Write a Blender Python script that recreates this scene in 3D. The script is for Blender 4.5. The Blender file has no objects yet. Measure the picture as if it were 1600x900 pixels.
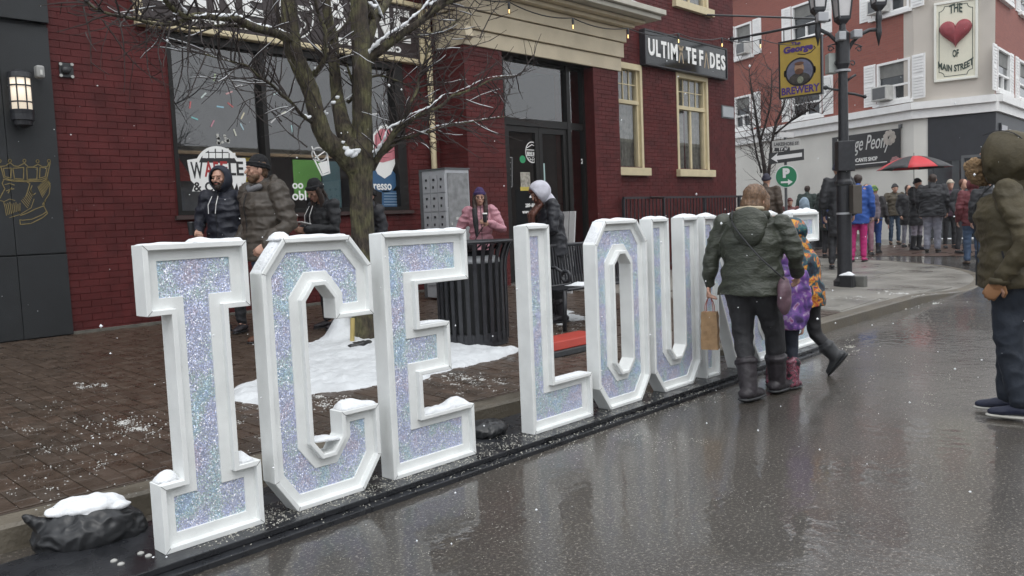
import bpy, bmesh, math, random
import numpy as np
from mathutils import Vector, Matrix, noise
from mathutils.geometry import tessellate_polygon
R = math.radians
rnd = random.Random(7)
sc = bpy.context.scene
COL = sc.collection
V = Vector

# ------------------------------------------------------------------ camera, world, sun, exposure
EYE = V((0, 0, 1.36)); FPX = 1295.18
_y, _p, _r = R(46.755), R(4.615), R(-2.379)
FW = V((math.sin(_y)*math.cos(_p), math.cos(_y)*math.cos(_p), -math.sin(_p)))
_r0 = FW.cross(V((0, 0, 1))).normalized(); _u0 = _r0.cross(FW)
RT = math.cos(_r)*_r0 + math.sin(_r)*_u0
UP = -math.sin(_r)*_r0 + math.cos(_r)*_u0
cam = bpy.data.objects.new('camera', bpy.data.cameras.new('camera')); COL.objects.link(cam)
cam.matrix_world = Matrix(((RT.x, UP.x, -FW.x, EYE.x), (RT.y, UP.y, -FW.y, EYE.y), (RT.z, UP.z, -FW.z, EYE.z), (0, 0, 0, 1)))
cam.data.sensor_width = 36; cam.data.lens = FPX/1600*36; cam.data.clip_end = 500; cam.data.clip_start = .05
sc.camera = cam
w = bpy.data.worlds.new('World'); sc.world = w; w.use_nodes = True
nt = w.node_tree; nt.nodes.clear()
OC_H, OC_Z = 7.5, 10.5
SUN_EL, SUN_AZ = R(58), R(205)      # azimuth measured clockwise from +Y
sky = nt.nodes.new('ShaderNodeTexSky'); sky.sky_type = 'NISHITA'; sky.sun_disc = False
sky.sun_elevation = SUN_EL; sky.sun_rotation = SUN_AZ; sky.dust_density = 6; sky.air_density = 1.5
hs = nt.nodes.new('ShaderNodeHueSaturation'); hs.inputs['Saturation'].default_value = .12
bg = nt.nodes.new('ShaderNodeBackground'); bg.inputs['Strength'].default_value = .115
ow = nt.nodes.new('ShaderNodeOutputWorld')
# an even overcast layer, brighter overhead than at the horizon, over the clear sky
tco = nt.nodes.new('ShaderNodeTexCoord'); sxyz = nt.nodes.new('ShaderNodeSeparateXYZ'); nt.links.new(tco.outputs['Generated'], sxyz.inputs[0])
ocr = nt.nodes.new('ShaderNodeMapRange'); ocr.inputs['To Min'].default_value = OC_H; ocr.inputs['To Max'].default_value = OC_Z; nt.links.new(sxyz.outputs['Z'], ocr.inputs['Value'])
ocs = nt.nodes.new('ShaderNodeVectorMath'); ocs.operation = 'SCALE'; ocs.inputs[0].default_value = (.96, 1.0, 1.05); nt.links.new(ocr.outputs[0], ocs.inputs['Scale'])
mixs = nt.nodes.new('ShaderNodeMix'); mixs.data_type = 'RGBA'; mixs.inputs[0].default_value = .85
nt.links.new(sky.outputs[0], hs.inputs['Color']); nt.links.new(hs.outputs[0], mixs.inputs[6]); nt.links.new(ocs.outputs[0], mixs.inputs[7]); nt.links.new(mixs.outputs[2], bg.inputs[0]); nt.links.new(bg.outputs[0], ow.inputs[0])
sl = bpy.data.lights.new('sun', 'SUN'); sl.energy = .55; sl.angle = R(30); sl.color = (1, .97, .93)
so = bpy.data.objects.new('sun', sl); COL.objects.link(so)
sd = V((math.sin(SUN_AZ)*math.cos(SUN_EL), math.cos(SUN_AZ)*math.cos(SUN_EL), math.sin(SUN_EL)))
so.rotation_euler = sd.to_track_quat('Z', 'Y').to_euler()
sc.view_settings.view_transform = 'Standard'; sc.view_settings.look = 'None'
sc.view_settings.exposure = 0.6; sc.view_settings.gamma = 1
sc.cycles.max_bounces = 8; sc.cycles.transparent_max_bounces = 12

# ------------------------------------------------------------------ measuring helpers (real planes of the place)
def ray(px, py): return FW + RT*((px-800)/FPX) - UP*((py-450)/FPX)
def onZ(px, py, z): d = ray(px, py); return EYE + d*((z-EYE.z)/d.z)
def onY(px, py, Y): d = ray(px, py); return EYE + d*(Y/d.y)
def onX(px, py, X): d = ray(px, py); return EYE + d*(X/d.x)
def sm(a, b, x): t = min(max((x-a)/(b-a), 0), 1); return t*t*(3-2*t)
def road_z(X, Y=0): return .014*max(0, X-8)
def curb_y(X):
    y = 4.08 - .055*(min(max(X, -8), 13.5)-1)
    if X > 13.5: y += 6.1*(1-math.sqrt(max(0, 1-((min(X, 19.6)-13.5)/6.1)**2)))
    return y
def walk_z(X, Y):
    return road_z(X) + .12*(1-sm(11.3, 13.4, X)) + .012*sm(11.3, 13.4, X) + .035*min(max(Y-curb_y(X), 0), 6)*(1-sm(10, 18, X))
def zg(X, Y): return walk_z(X, Y) if (Y > curb_y(X) and X < 19.6 and Y < 10) else road_z(X)
def G(px, py):
    z = .1
    for _ in range(60):
        P = onZ(px, py, z); z = .6*z + .4*zg(P.x, P.y)
    return V((P.x, P.y, zg(P.x, P.y)))

# ------------------------------------------------------------------ materials
MC = {}
def mat(name, col, rough=.6, metal=0, var=.12, vs=6, bump=0, bs=40, spec=None, coat=0, emit=None, sheen=0, rvar=0, detail=4):
    if name in MC: return MC[name]
    m = bpy.data.materials.new(name); MC[name] = m; m.use_nodes = True
    n = m.node_tree; b = n.nodes['Principled BSDF']; L = n.links.new
    c = (*col, 1) if len(col) == 3 else col
    b.inputs['Roughness'].default_value = rough; b.inputs['Metallic'].default_value = metal
    if spec is not None: b.inputs['Specular IOR Level'].default_value = spec
    if coat: b.inputs['Coat Weight'].default_value = coat; b.inputs['Coat Roughness'].default_value = .1
    if sheen: b.inputs['Sheen Weight'].default_value = sheen
    geo = n.nodes.new('ShaderNodeNewGeometry')
    if var:
        t = n.nodes.new('ShaderNodeTexNoise'); t.inputs['Scale'].default_value = vs; t.inputs['Detail'].default_value = detail
        L(geo.outputs['Position'], t.inputs['Vector'])
        mr = n.nodes.new('ShaderNodeMapRange'); mr.inputs['From Min'].default_value = .3; mr.inputs['From Max'].default_value = .7
        mr.inputs['To Min'].default_value = 1-var; mr.inputs['To Max'].default_value = 1+var
        L(t.outputs['Fac'], mr.inputs['Value'])
        mx = n.nodes.new('ShaderNodeVectorMath'); mx.operation = 'SCALE'; mx.inputs[0].default_value = c[:3]
        L(mr.outputs[0], mx.inputs['Scale']); L(mx.outputs[0], b.inputs['Base Color'])
        if rvar:
            m2 = n.nodes.new('ShaderNodeMapRange'); m2.inputs['From Min'].default_value = .3; m2.inputs['From Max'].default_value = .7
            m2.inputs['To Min'].default_value = max(0, rough-rvar); m2.inputs['To Max'].default_value = rough+rvar
            L(t.outputs['Fac'], m2.inputs['Value']); L(m2.outputs[0], b.inputs['Roughness'])
    else: b.inputs['Base Color'].default_value = c
    if bump:
        t2 = n.nodes.new('ShaderNodeTexNoise'); t2.inputs['Scale'].default_value = bs; t2.inputs['Detail'].default_value = 5
        L(geo.outputs['Position'], t2.inputs['Vector'])
        bm_ = n.nodes.new('ShaderNodeBump'); bm_.inputs['Strength'].default_value = bump; bm_.inputs['Distance'].default_value = .01
        L(t2.outputs['Fac'], bm_.inputs['Height']); L(bm_.outputs[0], b.inputs['Normal'])
    if emit: b.inputs['Emission Color'].default_value = (*emit[0], 1); b.inputs['Emission Strength'].default_value = emit[1]
    return m

def ramp_mat(name, stops, scale, rough=.7, kind='noise', bump=0, bs=60, distortion=0):
    m = bpy.data.materials.new(name); MC[name] = m; m.use_nodes = True
    n = m.node_tree; b = n.nodes['Principled BSDF']; L = n.links.new
    geo = n.nodes.new('ShaderNodeNewGeometry')
    t = n.nodes.new('ShaderNodeTexNoise'); t.inputs['Scale'].default_value = scale; t.inputs['Detail'].default_value = 3; t.inputs['Distortion'].default_value = distortion
    L(geo.outputs['Position'], t.inputs['Vector'])
    cr = n.nodes.new('ShaderNodeValToRGB'); e = cr.color_ramp.elements
    while len(e) < len(stops): e.new(.5)
    for i, (p, c) in enumerate(stops): e[i].position = p; e[i].color = (*c, 1)
    L(t.outputs['Fac'], cr.inputs[0]); L(cr.outputs[0], b.inputs['Base Color']); b.inputs['Roughness'].default_value = rough
    if bump:
        t2 = n.nodes.new('ShaderNodeTexNoise'); t2.inputs['Scale'].default_value = bs; L(geo.outputs['Position'], t2.inputs['Vector'])
        bm_ = n.nodes.new('ShaderNodeBump'); bm_.inputs['Strength'].default_value = bump; bm_.inputs['Distance'].default_value = .01
        L(t2.outputs['Fac'], bm_.inputs['Height']); L(bm_.outputs[0], b.inputs['Normal'])
    return m

def road_mat(name, c1, c2, patch=.45, r0=.08, r1=.42, agg=.5, bumpd=.004):
    """wet asphalt: dark binder with pale aggregate, smooth where water stands"""
    m = bpy.data.materials.new(name); m.use_nodes = True
    n = m.node_tree; b = n.nodes['Principled BSDF']; L = n.links.new; N = n.nodes.new
    geo = N('ShaderNodeNewGeometry')
    def nz(scale, det=4, vec=None, rough=.5):
        t = N('ShaderNodeTexNoise'); t.inputs['Scale'].default_value = scale; t.inputs['Detail'].default_value = det; t.inputs['Roughness'].default_value = rough
        L(vec or geo.outputs['Position'], t.inputs['Vector']); return t.outputs['Fac']
    big = nz(.55, 5); fine = nz(62, 4, rough=.9); vor = N('ShaderNodeTexVoronoi'); vor.inputs['Scale'].default_value = 110
    L(geo.outputs['Position'], vor.inputs['Vector'])
    mx = N('ShaderNodeMix'); mx.data_type = 'RGBA'; mx.inputs[6].default_value = (*c1, 1); mx.inputs[7].default_value = (*c2, 1)
    mr = N('ShaderNodeMapRange'); mr.inputs['From Min'].default_value = .35; mr.inputs['From Max'].default_value = .65; L(big, mr.inputs['Value']); L(mr.outputs[0], mx.inputs[0])
    sp = N('ShaderNodeMapRange'); sp.inputs['From Min'].default_value = .54; sp.inputs['From Max'].default_value = .64; sp.inputs['To Max'].default_value = agg; L(fine, sp.inputs['Value'])
    m2 = N('ShaderNodeMix'); m2.data_type = 'RGBA'; L(sp.outputs[0], m2.inputs[0]); L(mx.outputs[2], m2.inputs[6]); m2.inputs[7].default_value = (.40, .36, .31, 1)
    L(m2.outputs[2], b.inputs['Base Color'])
    wet = nz(patch, 6, rough=.62)
    rr = N('ShaderNodeMapRange'); rr.inputs['From Min'].default_value = .42; rr.inputs['From Max'].default_value = .58; rr.inputs['To Min'].default_value = r0; rr.inputs['To Max'].default_value = r1
    L(wet, rr.inputs['Value']); L(rr.outputs[0], b.inputs['Roughness'])
    bs_ = N('ShaderNodeMapRange'); bs_.inputs['From Min'].default_value = .42; bs_.inputs['From Max'].default_value = .56; bs_.inputs['To Min'].default_value = .05; bs_.inputs['To Max'].default_value = .40
    L(wet, bs_.inputs['Value'])
    hgt = N('ShaderNodeMath'); hgt.operation = 'ADD'; L(fine, hgt.inputs[0]); L(vor.outputs['Distance'], hgt.inputs[1])
    bu = N('ShaderNodeBump'); bu.inputs['Distance'].default_value = bumpd; L(bs_.outputs[0], bu.inputs['Strength']); L(hgt.outputs[0], bu.inputs['Height'])
    rip = nz(7, 3); b2 = N('ShaderNodeBump'); b2.inputs['Strength'].default_value = .1; b2.inputs['Distance'].default_value = .02; L(rip, b2.inputs['Height']); L(bu.outputs[0], b2.inputs['Normal'])
    L(b2.outputs[0], b.inputs['Normal']); b.inputs['Specular IOR Level'].default_value = .5; b.inputs['Roughness'].default_value = .5
    for l_ in list(b.inputs['Roughness'].links): n.links.remove(l_)
    rp = N('ShaderNodeMapping'); rp.inputs['Scale'].default_value = (1, 1, 1); L(geo.outputs['Position'], rp.inputs['Vector'])
    f1 = nz(38, 3, rp.outputs[0]); f2 = nz(9, 2, rp.outputs[0]); b3 = N('ShaderNodeBump'); b3.inputs['Distance'].default_value = .003; L(bs_.outputs[0], b3.inputs['Strength']); L(f1, b3.inputs['Height'])
    b4 = N('ShaderNodeBump'); b4.inputs['Distance'].default_value = .012; b4.inputs['Strength'].default_value = .22; L(f2, b4.inputs['Height']); L(b3.outputs[0], b4.inputs['Normal'])
    b.inputs['Coat Weight'].default_value = 1; b.inputs['Coat IOR'].default_value = 1.33; L(b4.outputs[0], b.inputs['Coat Normal']); L(rr.outputs[0], b.inputs['Coat Roughness'])
    return m

M_WHITE = mat('white_paint', (.80, .82, .81), .45, var=.07, vs=7, bump=.05, bs=60, detail=10)
M_SNOW = mat('snow', (.74, .76, .78), .75, var=.03, vs=20, bump=.5, bs=70)
M_GSNOW = mat('wet_ground_snow', (.55, .57, .585), .7, var=.13, vs=5, bump=1.0, bs=26, detail=8)
M_BLACKWOOD = mat('black_wet_wood', (.018, .019, .022), .28, var=.3, vs=8, bump=.12, bs=50, rvar=.15)
M_BLACKPL = mat('black_plastic', (.016, .017, .019), .4, var=.2, vs=14, bump=.12, bs=35)
M_IRON = mat('black_iron', (.022, .023, .027), .42, var=.25, vs=20, bump=.15, bs=90)
M_BRICK = mat('painted_red_brick', (.082, .0165, .0165), .6, var=.28, vs=4, bump=.6, bs=60, detail=7, spec=.22)
M_BRICKB = mat('painted_red_mortar', (.066, .013, .013), .8, var=.2, vs=12, spec=.15)
M_CREAM = mat('cream_paint', (.56, .48, .31), .55, var=.07, vs=5, bump=.06, bs=30)
M_BEIGE = mat('beige_cladding', (.50, .43, .31), .6, var=.10, vs=2.5, bump=.05, bs=30)
M_DARKP = mat('charcoal_panel', (.014, .016, .018), .6, var=.2, vs=3, bump=.35, bs=120)
M_FRAME = mat('dark_bronze_frame', (.012, .011, .0105), .45, var=.1, spec=.3)
M_SIGNBR = mat('sign_dark_brown', (.028, .018, .018), .4, var=.12, vs=3)
M_TXT = mat('white_lettering', (.80, .80, .78), .5, var=0)
M_GREY = mat('grey_steel', (.37, .38, .40), .45, var=.08, vs=9, bump=.05)
M_GREYD = mat('grey_steel_dark', (.10, .105, .11), .45, var=.1)
M_SKIN = mat('skin', (.52, .30, .22), .5, var=.1, vs=40)
M_SKIN2 = mat('skin_brown', (.36, .20, .14), .5, var=.1, vs=40)
M_CONC = mat('wet_concrete', (.19, .18, .16), .4, var=.28, vs=1.3, bump=.35, bs=90, rvar=.2, detail=8)
M_CURB = mat('kerb_concrete', (.11, .095, .072), .5, var=.35, vs=3, bump=.6, bs=50, rvar=.2, detail=8)
M_ROAD = road_mat('wet_asphalt', (.022, .0175, .0135), (.052, .043, .034), r0=.04, r1=.22, agg=.62)
M_GOLD = mat('gold_line_paint', (.21, .16, .06), .5, var=.2, vs=30)
def bark_mat():
    m = bpy.data.materials.new('mossy_bark'); m.use_nodes = True; n = m.node_tree; b = n.nodes['Principled BSDF']; N = n.nodes.new; L = n.links.new
    g = N('ShaderNodeNewGeometry'); mp = N('ShaderNodeMapping'); mp.inputs['Scale'].default_value = (1, 1, .22); L(g.outputs['Position'], mp.inputs['Vector'])
    t = N('ShaderNodeTexNoise'); t.inputs['Scale'].default_value = 42; t.inputs['Detail'].default_value = 7; t.inputs['Roughness'].default_value = .65; L(mp.outputs[0], t.inputs['Vector'])
    k = N('ShaderNodeTexNoise'); k.inputs['Scale'].default_value = 7; k.inputs['Detail'].default_value = 5; L(g.outputs['Position'], k.inputs['Vector'])
    c1 = N('ShaderNodeMix'); c1.data_type = 'RGBA'; c1.inputs[6].default_value = (.050, .038, .028, 1); c1.inputs[7].default_value = (.105, .098, .048, 1)
    mr = N('ShaderNodeMapRange'); mr.inputs['From Min'].default_value = .4; mr.inputs['From Max'].default_value = .62; L(k.outputs['Fac'], mr.inputs['Value']); L(mr.outputs[0], c1.inputs[0])
    sc2 = N('ShaderNodeMapRange'); sc2.inputs['From Min'].default_value = .35; sc2.inputs['From Max'].default_value = .62; sc2.inputs['To Min'].default_value = .35; sc2.inputs['To Max'].default_value = 1.4; L(t.outputs['Fac'], sc2.inputs['Value'])
    v = N('ShaderNodeVectorMath'); v.operation = 'SCALE'; L(c1.outputs[2], v.inputs[0]); L(sc2.outputs[0], v.inputs['Scale']); L(v.outputs[0], b.inputs['Base Color']); b.inputs['Roughness'].default_value = .85
    bu = N('ShaderNodeBump'); bu.inputs['Strength'].default_value = 1; bu.inputs['Distance'].default_value = .03; L(t.outputs['Fac'], bu.inputs['Height']); L(bu.outputs[0], b.inputs['Normal']); return m
M_BARK = bark_mat()
M_TWIG = mat('twig_bark', (.035, .026, .024), .7, var=.3, vs=20)

def glass_mat(name, tint=(.93, .94, .95), ior=2.25):
    m = bpy.data.materials.new(name); m.use_nodes = True; n = m.node_tree; n.nodes.clear(); N = n.nodes.new; L = n.links.new
    f = N('ShaderNodeFresnel'); f.inputs[0].default_value = ior
    t = N('ShaderNodeBsdfTransparent'); t.inputs[0].default_value = (*tint, 1)
    g = N('ShaderNodeBsdfGlossy'); g.inputs['Roughness'].default_value = .015
    x = N('ShaderNodeMixShader'); o = N('ShaderNodeOutputMaterial')
    gb = N('ShaderNodeNewGeometry'); iv = N('ShaderNodeMath'); iv.operation = 'SUBTRACT'; iv.inputs[0].default_value = 1; L(gb.outputs['Backfacing'], iv.inputs[1]); mu = N('ShaderNodeMath'); mu.operation = 'MULTIPLY'; L(f.outputs[0], mu.inputs[0]); L(iv.outputs[0], mu.inputs[1])
    L(mu.outputs[0], x.inputs[0]); L(t.outputs[0], x.inputs[1]); L(g.outputs[0], x.inputs[2]); L(x.outputs[0], o.inputs[0]); return m
M_GLASS = glass_mat('shop_glass')

def glitter_mat():
    m = bpy.data.materials.new('holographic_glitter'); m.use_nodes = True; n = m.node_tree; b = n.nodes['Principled BSDF']; N = n.nodes.new; L = n.links.new
    geo = N('ShaderNodeNewGeometry')
    v = N('ShaderNodeTexVoronoi'); v.inputs['Scale'].default_value = 250; L(geo.outputs['Position'], v.inputs['Vector'])
    big = N('ShaderNodeTexNoise'); big.inputs['Scale'].default_value = 6.5; big.inputs['Detail'].default_value = 3; L(geo.outputs['Position'], big.inputs['Vector'])
    sep = N('ShaderNodeSeparateColor'); L(v.outputs['Color'], sep.inputs[0])
    a = N('ShaderNodeMath'); a.operation = 'MULTIPLY_ADD'; a.inputs[1].default_value = .15; a.inputs[2].default_value = -.075; L(sep.outputs[0], a.inputs[0])
    s = N('ShaderNodeMath'); s.operation = 'ADD'; L(big.outputs['Fac'], s.inputs[0]); L(a.outputs[0], s.inputs[1])
    cr = N('ShaderNodeValToRGB'); st = [(.22, (.50, .60, .84)), (.36, (.50, .66, .80)), (.42, (.54, .70, .68)), (.47, (.62, .65, .70)), (.54, (.52, .58, .86)), (.60, (.58, .62, .76)), (.67, (.66, .58, .70)), (.78, (.50, .60, .84))]
    e = cr.color_ramp.elements
    while len(e) < len(st): e.new(.5)
    for i, (p, c) in enumerate(st): e[i].position = p; e[i].color = (*c, 1)
    L(s.outputs[0], cr.inputs[0])
    br = N('ShaderNodeMapRange'); br.inputs['From Min'].default_value = 0; br.inputs['From Max'].default_value = 1; br.inputs['To Min'].default_value = .74; br.inputs['To Max'].default_value = 1.22; L(sep.outputs[1], br.inputs['Value'])
    sc_ = N('ShaderNodeVectorMath'); sc_.operation = 'SCALE'; L(cr.outputs[0], sc_.inputs[0]); L(br.outputs[0], sc_.inputs['Scale'])
    fl = N('ShaderNodeMath'); fl.operation = 'GREATER_THAN'; fl.inputs[1].default_value = .955; L(sep.outputs[2], fl.inputs[0])
    mx = N('ShaderNodeMix'); mx.data_type = 'RGBA'; L(fl.outputs[0], mx.inputs[0]); L(sc_.outputs[0], mx.inputs[6]); mx.inputs[7].default_value = (.95, .95, 1, 1)
    L(mx.outputs[2], b.inputs['Base Color']); b.inputs['Metallic'].default_value = .28; b.inputs['Roughness'].default_value = .3
    sub = N('ShaderNodeVectorMath'); sub.operation = 'SUBTRACT'; sub.inputs[1].default_value = (.5, .5, .5); L(v.outputs['Color'], sub.inputs[0])
    sca = N('ShaderNodeVectorMath'); sca.operation = 'SCALE'; sca.inputs['Scale'].default_value = .75; L(sub.outputs[0], sca.inputs[0])
    ad = N('ShaderNodeVectorMath'); ad.operation = 'ADD'; L(geo.outputs['Normal'], ad.inputs[0]); L(sca.outputs[0], ad.inputs[1])
    no = N('ShaderNodeVectorMath'); no.operation = 'NORMALIZE'; L(ad.outputs[0], no.inputs[0]); L(no.outputs[0], b.inputs['Normal'])
    return m
M_GLIT = glitter_mat()

def brick_tex_mat(name, c1, c2, mortar, scale=1.0, axis=None):
    m = bpy.data.materials.new(name); m.use_nodes = True; n = m.node_tree; b = n.nodes['Principled BSDF']; N = n.nodes.new; L = n.links.new
    tc = N('ShaderNodeTexCoord'); br = N('ShaderNodeTexBrick'); L(tc.outputs['UV'], br.inputs['Vector'])
    br.inputs['Color1'].default_value = (*c1, 1); br.inputs['Color2'].default_value = (*c2, 1); br.inputs['Mortar'].default_value = (*mortar, 1)
    br.inputs['Scale'].default_value = scale; br.inputs['Mortar Size'].default_value = .006; br.inputs['Brick Width'].default_value = .215; br.inputs['Row Height'].default_value = .075
    L(br.outputs['Color'], b.inputs['Base Color']); b.inputs['Roughness'].default_value = .75
    return m

# ------------------------------------------------------------------ mesh builder
ORG = {}
def link(o, parent=None):
    COL.objects.link(o)
    if parent is not None: o.parent = parent; ORG[o.name] = ORG[parent.name]
    else: ORG[o.name] = V((0, 0, 0))
    return o
def tag(o, label=None, cat=None, group=None, kind=None):
    if label: o['label'] = label
    if cat: o['category'] = cat
    if group: o['group'] = group
    if kind: o['kind'] = kind
    return o
def thing(name, label, cat, loc, group=None):
    o = bpy.data.objects.new(name, None); o.empty_display_size = .1
    COL.objects.link(o); o.location = loc; ORG[o.name] = V(loc); return tag(o, label, cat, group)
def meshobj(name, me, mats, parent=None, smooth=False):
    """me in world coordinates; becomes local to the thing's origin"""
    if not isinstance(mats, (list, tuple)): mats = [mats]
    me.materials.clear()
    for m in mats: me.materials.append(m)
    if parent is not None and ORG[parent.name].length > 0: me.transform(Matrix.Translation(-ORG[parent.name]))
    if smooth: me.polygons.foreach_set('use_smooth', [True]*len(me.polygons))
    o = bpy.data.objects.new(name, me); return link(o, parent)

class MB:
    def __init__(s): s.v = []; s.f = []; s.m = []
    def add(s, vs, fs, mi=0):
        k = len(s.v); s.v += [tuple(p) for p in vs]; s.f += [tuple(i+k for i in f) for f in fs]; s.m += [mi]*len(fs); return s
    def box(s, a, b, mi=0):
        (x0, y0, z0), (x1, y1, z1) = a, b
        return s.hexa([(x0, y0, z0), (x1, y0, z0), (x1, y1, z0), (x0, y1, z0), (x0, y0, z1), (x1, y0, z1), (x1, y1, z1), (x0, y1, z1)], mi)
    def hexa(s, p, mi=0):
        return s.add(p, [(0, 3, 2, 1), (4, 5, 6, 7), (0, 1, 5, 4), (1, 2, 6, 5), (2, 3, 7, 6), (3, 0, 4, 7)], mi)
    def tube(s, pts, rad, n=8, mi=0, cap=True, side=None, flat=1.0):
        pts = [V(p) for p in pts]
        if not isinstance(rad, (list, tuple)): rad = [rad]*len(pts)
        rings = []; prev = side.normalized() if side is not None else None
        for i, p in enumerate(pts):
            t = (pts[min(i+1, len(pts)-1)] - pts[max(i-1, 0)])
            t = t.normalized() if t.length > 1e-9 else V((0, 0, 1))
            if prev is None: prev = t.orthogonal().normalized()
            a = (prev - t*prev.dot(t)); a = a.normalized() if a.length > 1e-6 else t.orthogonal().normalized()
            b = t.cross(a); prev = a
            rings.append([p + a*(math.cos(2*math.pi*k/n)*rad[i]) + b*(math.sin(2*math.pi*k/n)*rad[i]*flat) for k in range(n)])
        vs = [q for r in rings for q in r]; fs = []
        for i in range(len(rings)-1):
            for k in range(n): fs.append((i*n+k, i*n+(k+1) % n, (i+1)*n+(k+1) % n, (i+1)*n+k))
        if cap: fs.append(tuple(range(n-1, -1, -1))); fs.append(tuple(range((len(rings)-1)*n, len(rings)*n)))
        return s.add(vs, fs, mi)
    def limb(s, pts, rad, n=14, side=None, flat=1.0):
        """tube with rounded ends"""
        pts = [V(p) for p in pts]; rad = list(rad) if isinstance(rad, (list, tuple)) else [rad]*len(pts)
        d0 = (pts[0]-pts[1]).normalized(); d1 = (pts[-1]-pts[-2]).normalized(); P = []; Q = []
        for a in (85, 60, 30): P.append(pts[0]+d0*rad[0]*math.sin(R(a))); Q.append(rad[0]*math.cos(R(a)))
        P += pts; Q += rad
        for a in (30, 60, 85): P.append(pts[-1]+d1*rad[-1]*math.sin(R(a))); Q.append(rad[-1]*math.cos(R(a)))
        return s.tube(P, Q, n, side=side, flat=flat)
    def ell(s, c, r, rot=None, nu=16, nv=10, mi=0):
        c = V(c); vs = []; fs = []
        for j in range(nv+1):
            th = math.pi*j/nv
            for i in range(nu):
                p = V((r[0]*math.sin(th)*math.cos(2*math.pi*i/nu), r[1]*math.sin(th)*math.sin(2*math.pi*i/nu), r[2]*math.cos(th)))
                vs.append(c + (rot @ p if rot is not None else p))
        for j in range(nv):
            for i in range(nu): fs.append((j*nu+i, (j+1)*nu+i, (j+1)*nu+(i+1) % nu, j*nu+(i+1) % nu))
        return s.add(vs, fs, mi)
    def lathe(s, c, prof, n=24, mi=0, cap=True):
        c = V(c); vs = []; fs = []
        for (r, z) in prof:
            for k in range(n): vs.append(c+V((r*math.cos(2*math.pi*k/n), r*math.sin(2*math.pi*k/n), z)))
        for i in range(len(prof)-1):
            for k in range(n): fs.append((i*n+k, i*n+(k+1) % n, (i+1)*n+(k+1) % n, (i+1)*n+k))
        if cap: fs.append(tuple(range(n-1, -1, -1))); fs.append(tuple(range((len(prof)-1)*n, len(prof)*n)))
        return s.add(vs, fs, mi)
    def mesh(s, name='m'):
        me = bpy.data.meshes.new(name); me.from_pydata(s.v, [], s.f); me.polygons.foreach_set('material_index', s.m); me.validate(); me.update(); return me
    def build(s, name, mats, parent=None, smooth=False, bevel=0):
        o = meshobj(name, s.mesh(name), mats, parent, smooth)
        if bevel:
            b = o.modifiers.new('bevel', 'BEVEL'); b.width = bevel; b.segments = 2; b.limit_method = 'ANGLE'; b.angle_limit = R(40)
        return o

def blob(mb, voxel, smooth=3, disp=None):
    """unite overlapping volumes into one continuous surface"""
    me = mb.mesh('tmp'); o = bpy.data.objects.new('tmp', me); COL.objects.link(o)
    r = o.modifiers.new('r', 'REMESH'); r.mode = 'VOXEL'; r.voxel_size = voxel
    if smooth: q = o.modifiers.new('s', 'SMOOTH'); q.factor = .5; q.iterations = smooth
    dg = bpy.context.evaluated_depsgraph_get(); out = bpy.data.meshes.new_from_object(o.evaluated_get(dg))
    bpy.data.objects.remove(o); bpy.data.meshes.remove(me)
    if disp:
        nv = len(out.vertices); co = np.empty(nv*3); out.vertices.foreach_get('co', co); co = co.reshape(-1, 3)
        no = np.empty(nv*3); out.vertices.foreach_get('normal', no); no = no.reshape(-1, 3)
        co = co + no*disp(co)[:, None]; out.vertices.foreach_set('co', co.ravel()); out.update()
    return out
def nz3(co, sc_=8, amp=.01, seed=0):
    return np.array([noise.noise(V((p[0]*sc_+seed, p[1]*sc_, p[2]*sc_)))*amp for p in co])

class Plane:
    """vertical facade plane: s along d, z up, o outwards"""
    def __init__(s, P0, d, n): s.P0 = V((*P0, 0)); s.d = V((*d, 0)).normalized(); s.n = V((*n, 0)).normalized()
    def at(s, px, py, o=0):
        d = ray(px, py); q = s.P0 + s.n*o; t = (q-EYE).dot(s.n)/d.dot(s.n); P = EYE + d*t
        return (P-q).dot(s.d), P.z
    def W(s, a, z, o=0): return s.P0 + s.d*a + s.n*o + V((0, 0, z))
    def box(s, mb, s0, s1, z0, z1, o0, o1, mi=0):
        p = [s.W(s0, z0, o1), s.W(s1, z0, o1), s.W(s1, z0, o0), s.W(s0, z0, o0), s.W(s0, z1, o1), s.W(s1, z1, o1), s.W(s1, z1, o0), s.W(s0, z1, o0)]
        return mb.hexa(p, mi)
    def poly(s, mb, pts, o, th=.004, mi=0):
        """flat shape of small thickness facing out; pts list of (s,z)"""
        return prism(mb, [[s.W(a, z, o) for a, z in pts]], s.n*th, mi)
def prism(mb, loops, ext, mi=0):
    """loops of 3D points (outer, holes); front face at loop+ext"""
    tri = tessellate_polygon(loops); flat = [p for l in loops for p in l]; n = len(flat)
    vs = [p+ext for p in flat] + flat; fs = [tuple(t) for t in tri] + [tuple(i+n for i in reversed(t)) for t in tri]
    k = 0
    for l in loops:
        m = len(l)
        for i in range(m): a = k+i; b = k+(i+1) % m; fs.append((a, b, b+n, a+n))
        k += m
    return mb.add(vs, fs, mi)

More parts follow.
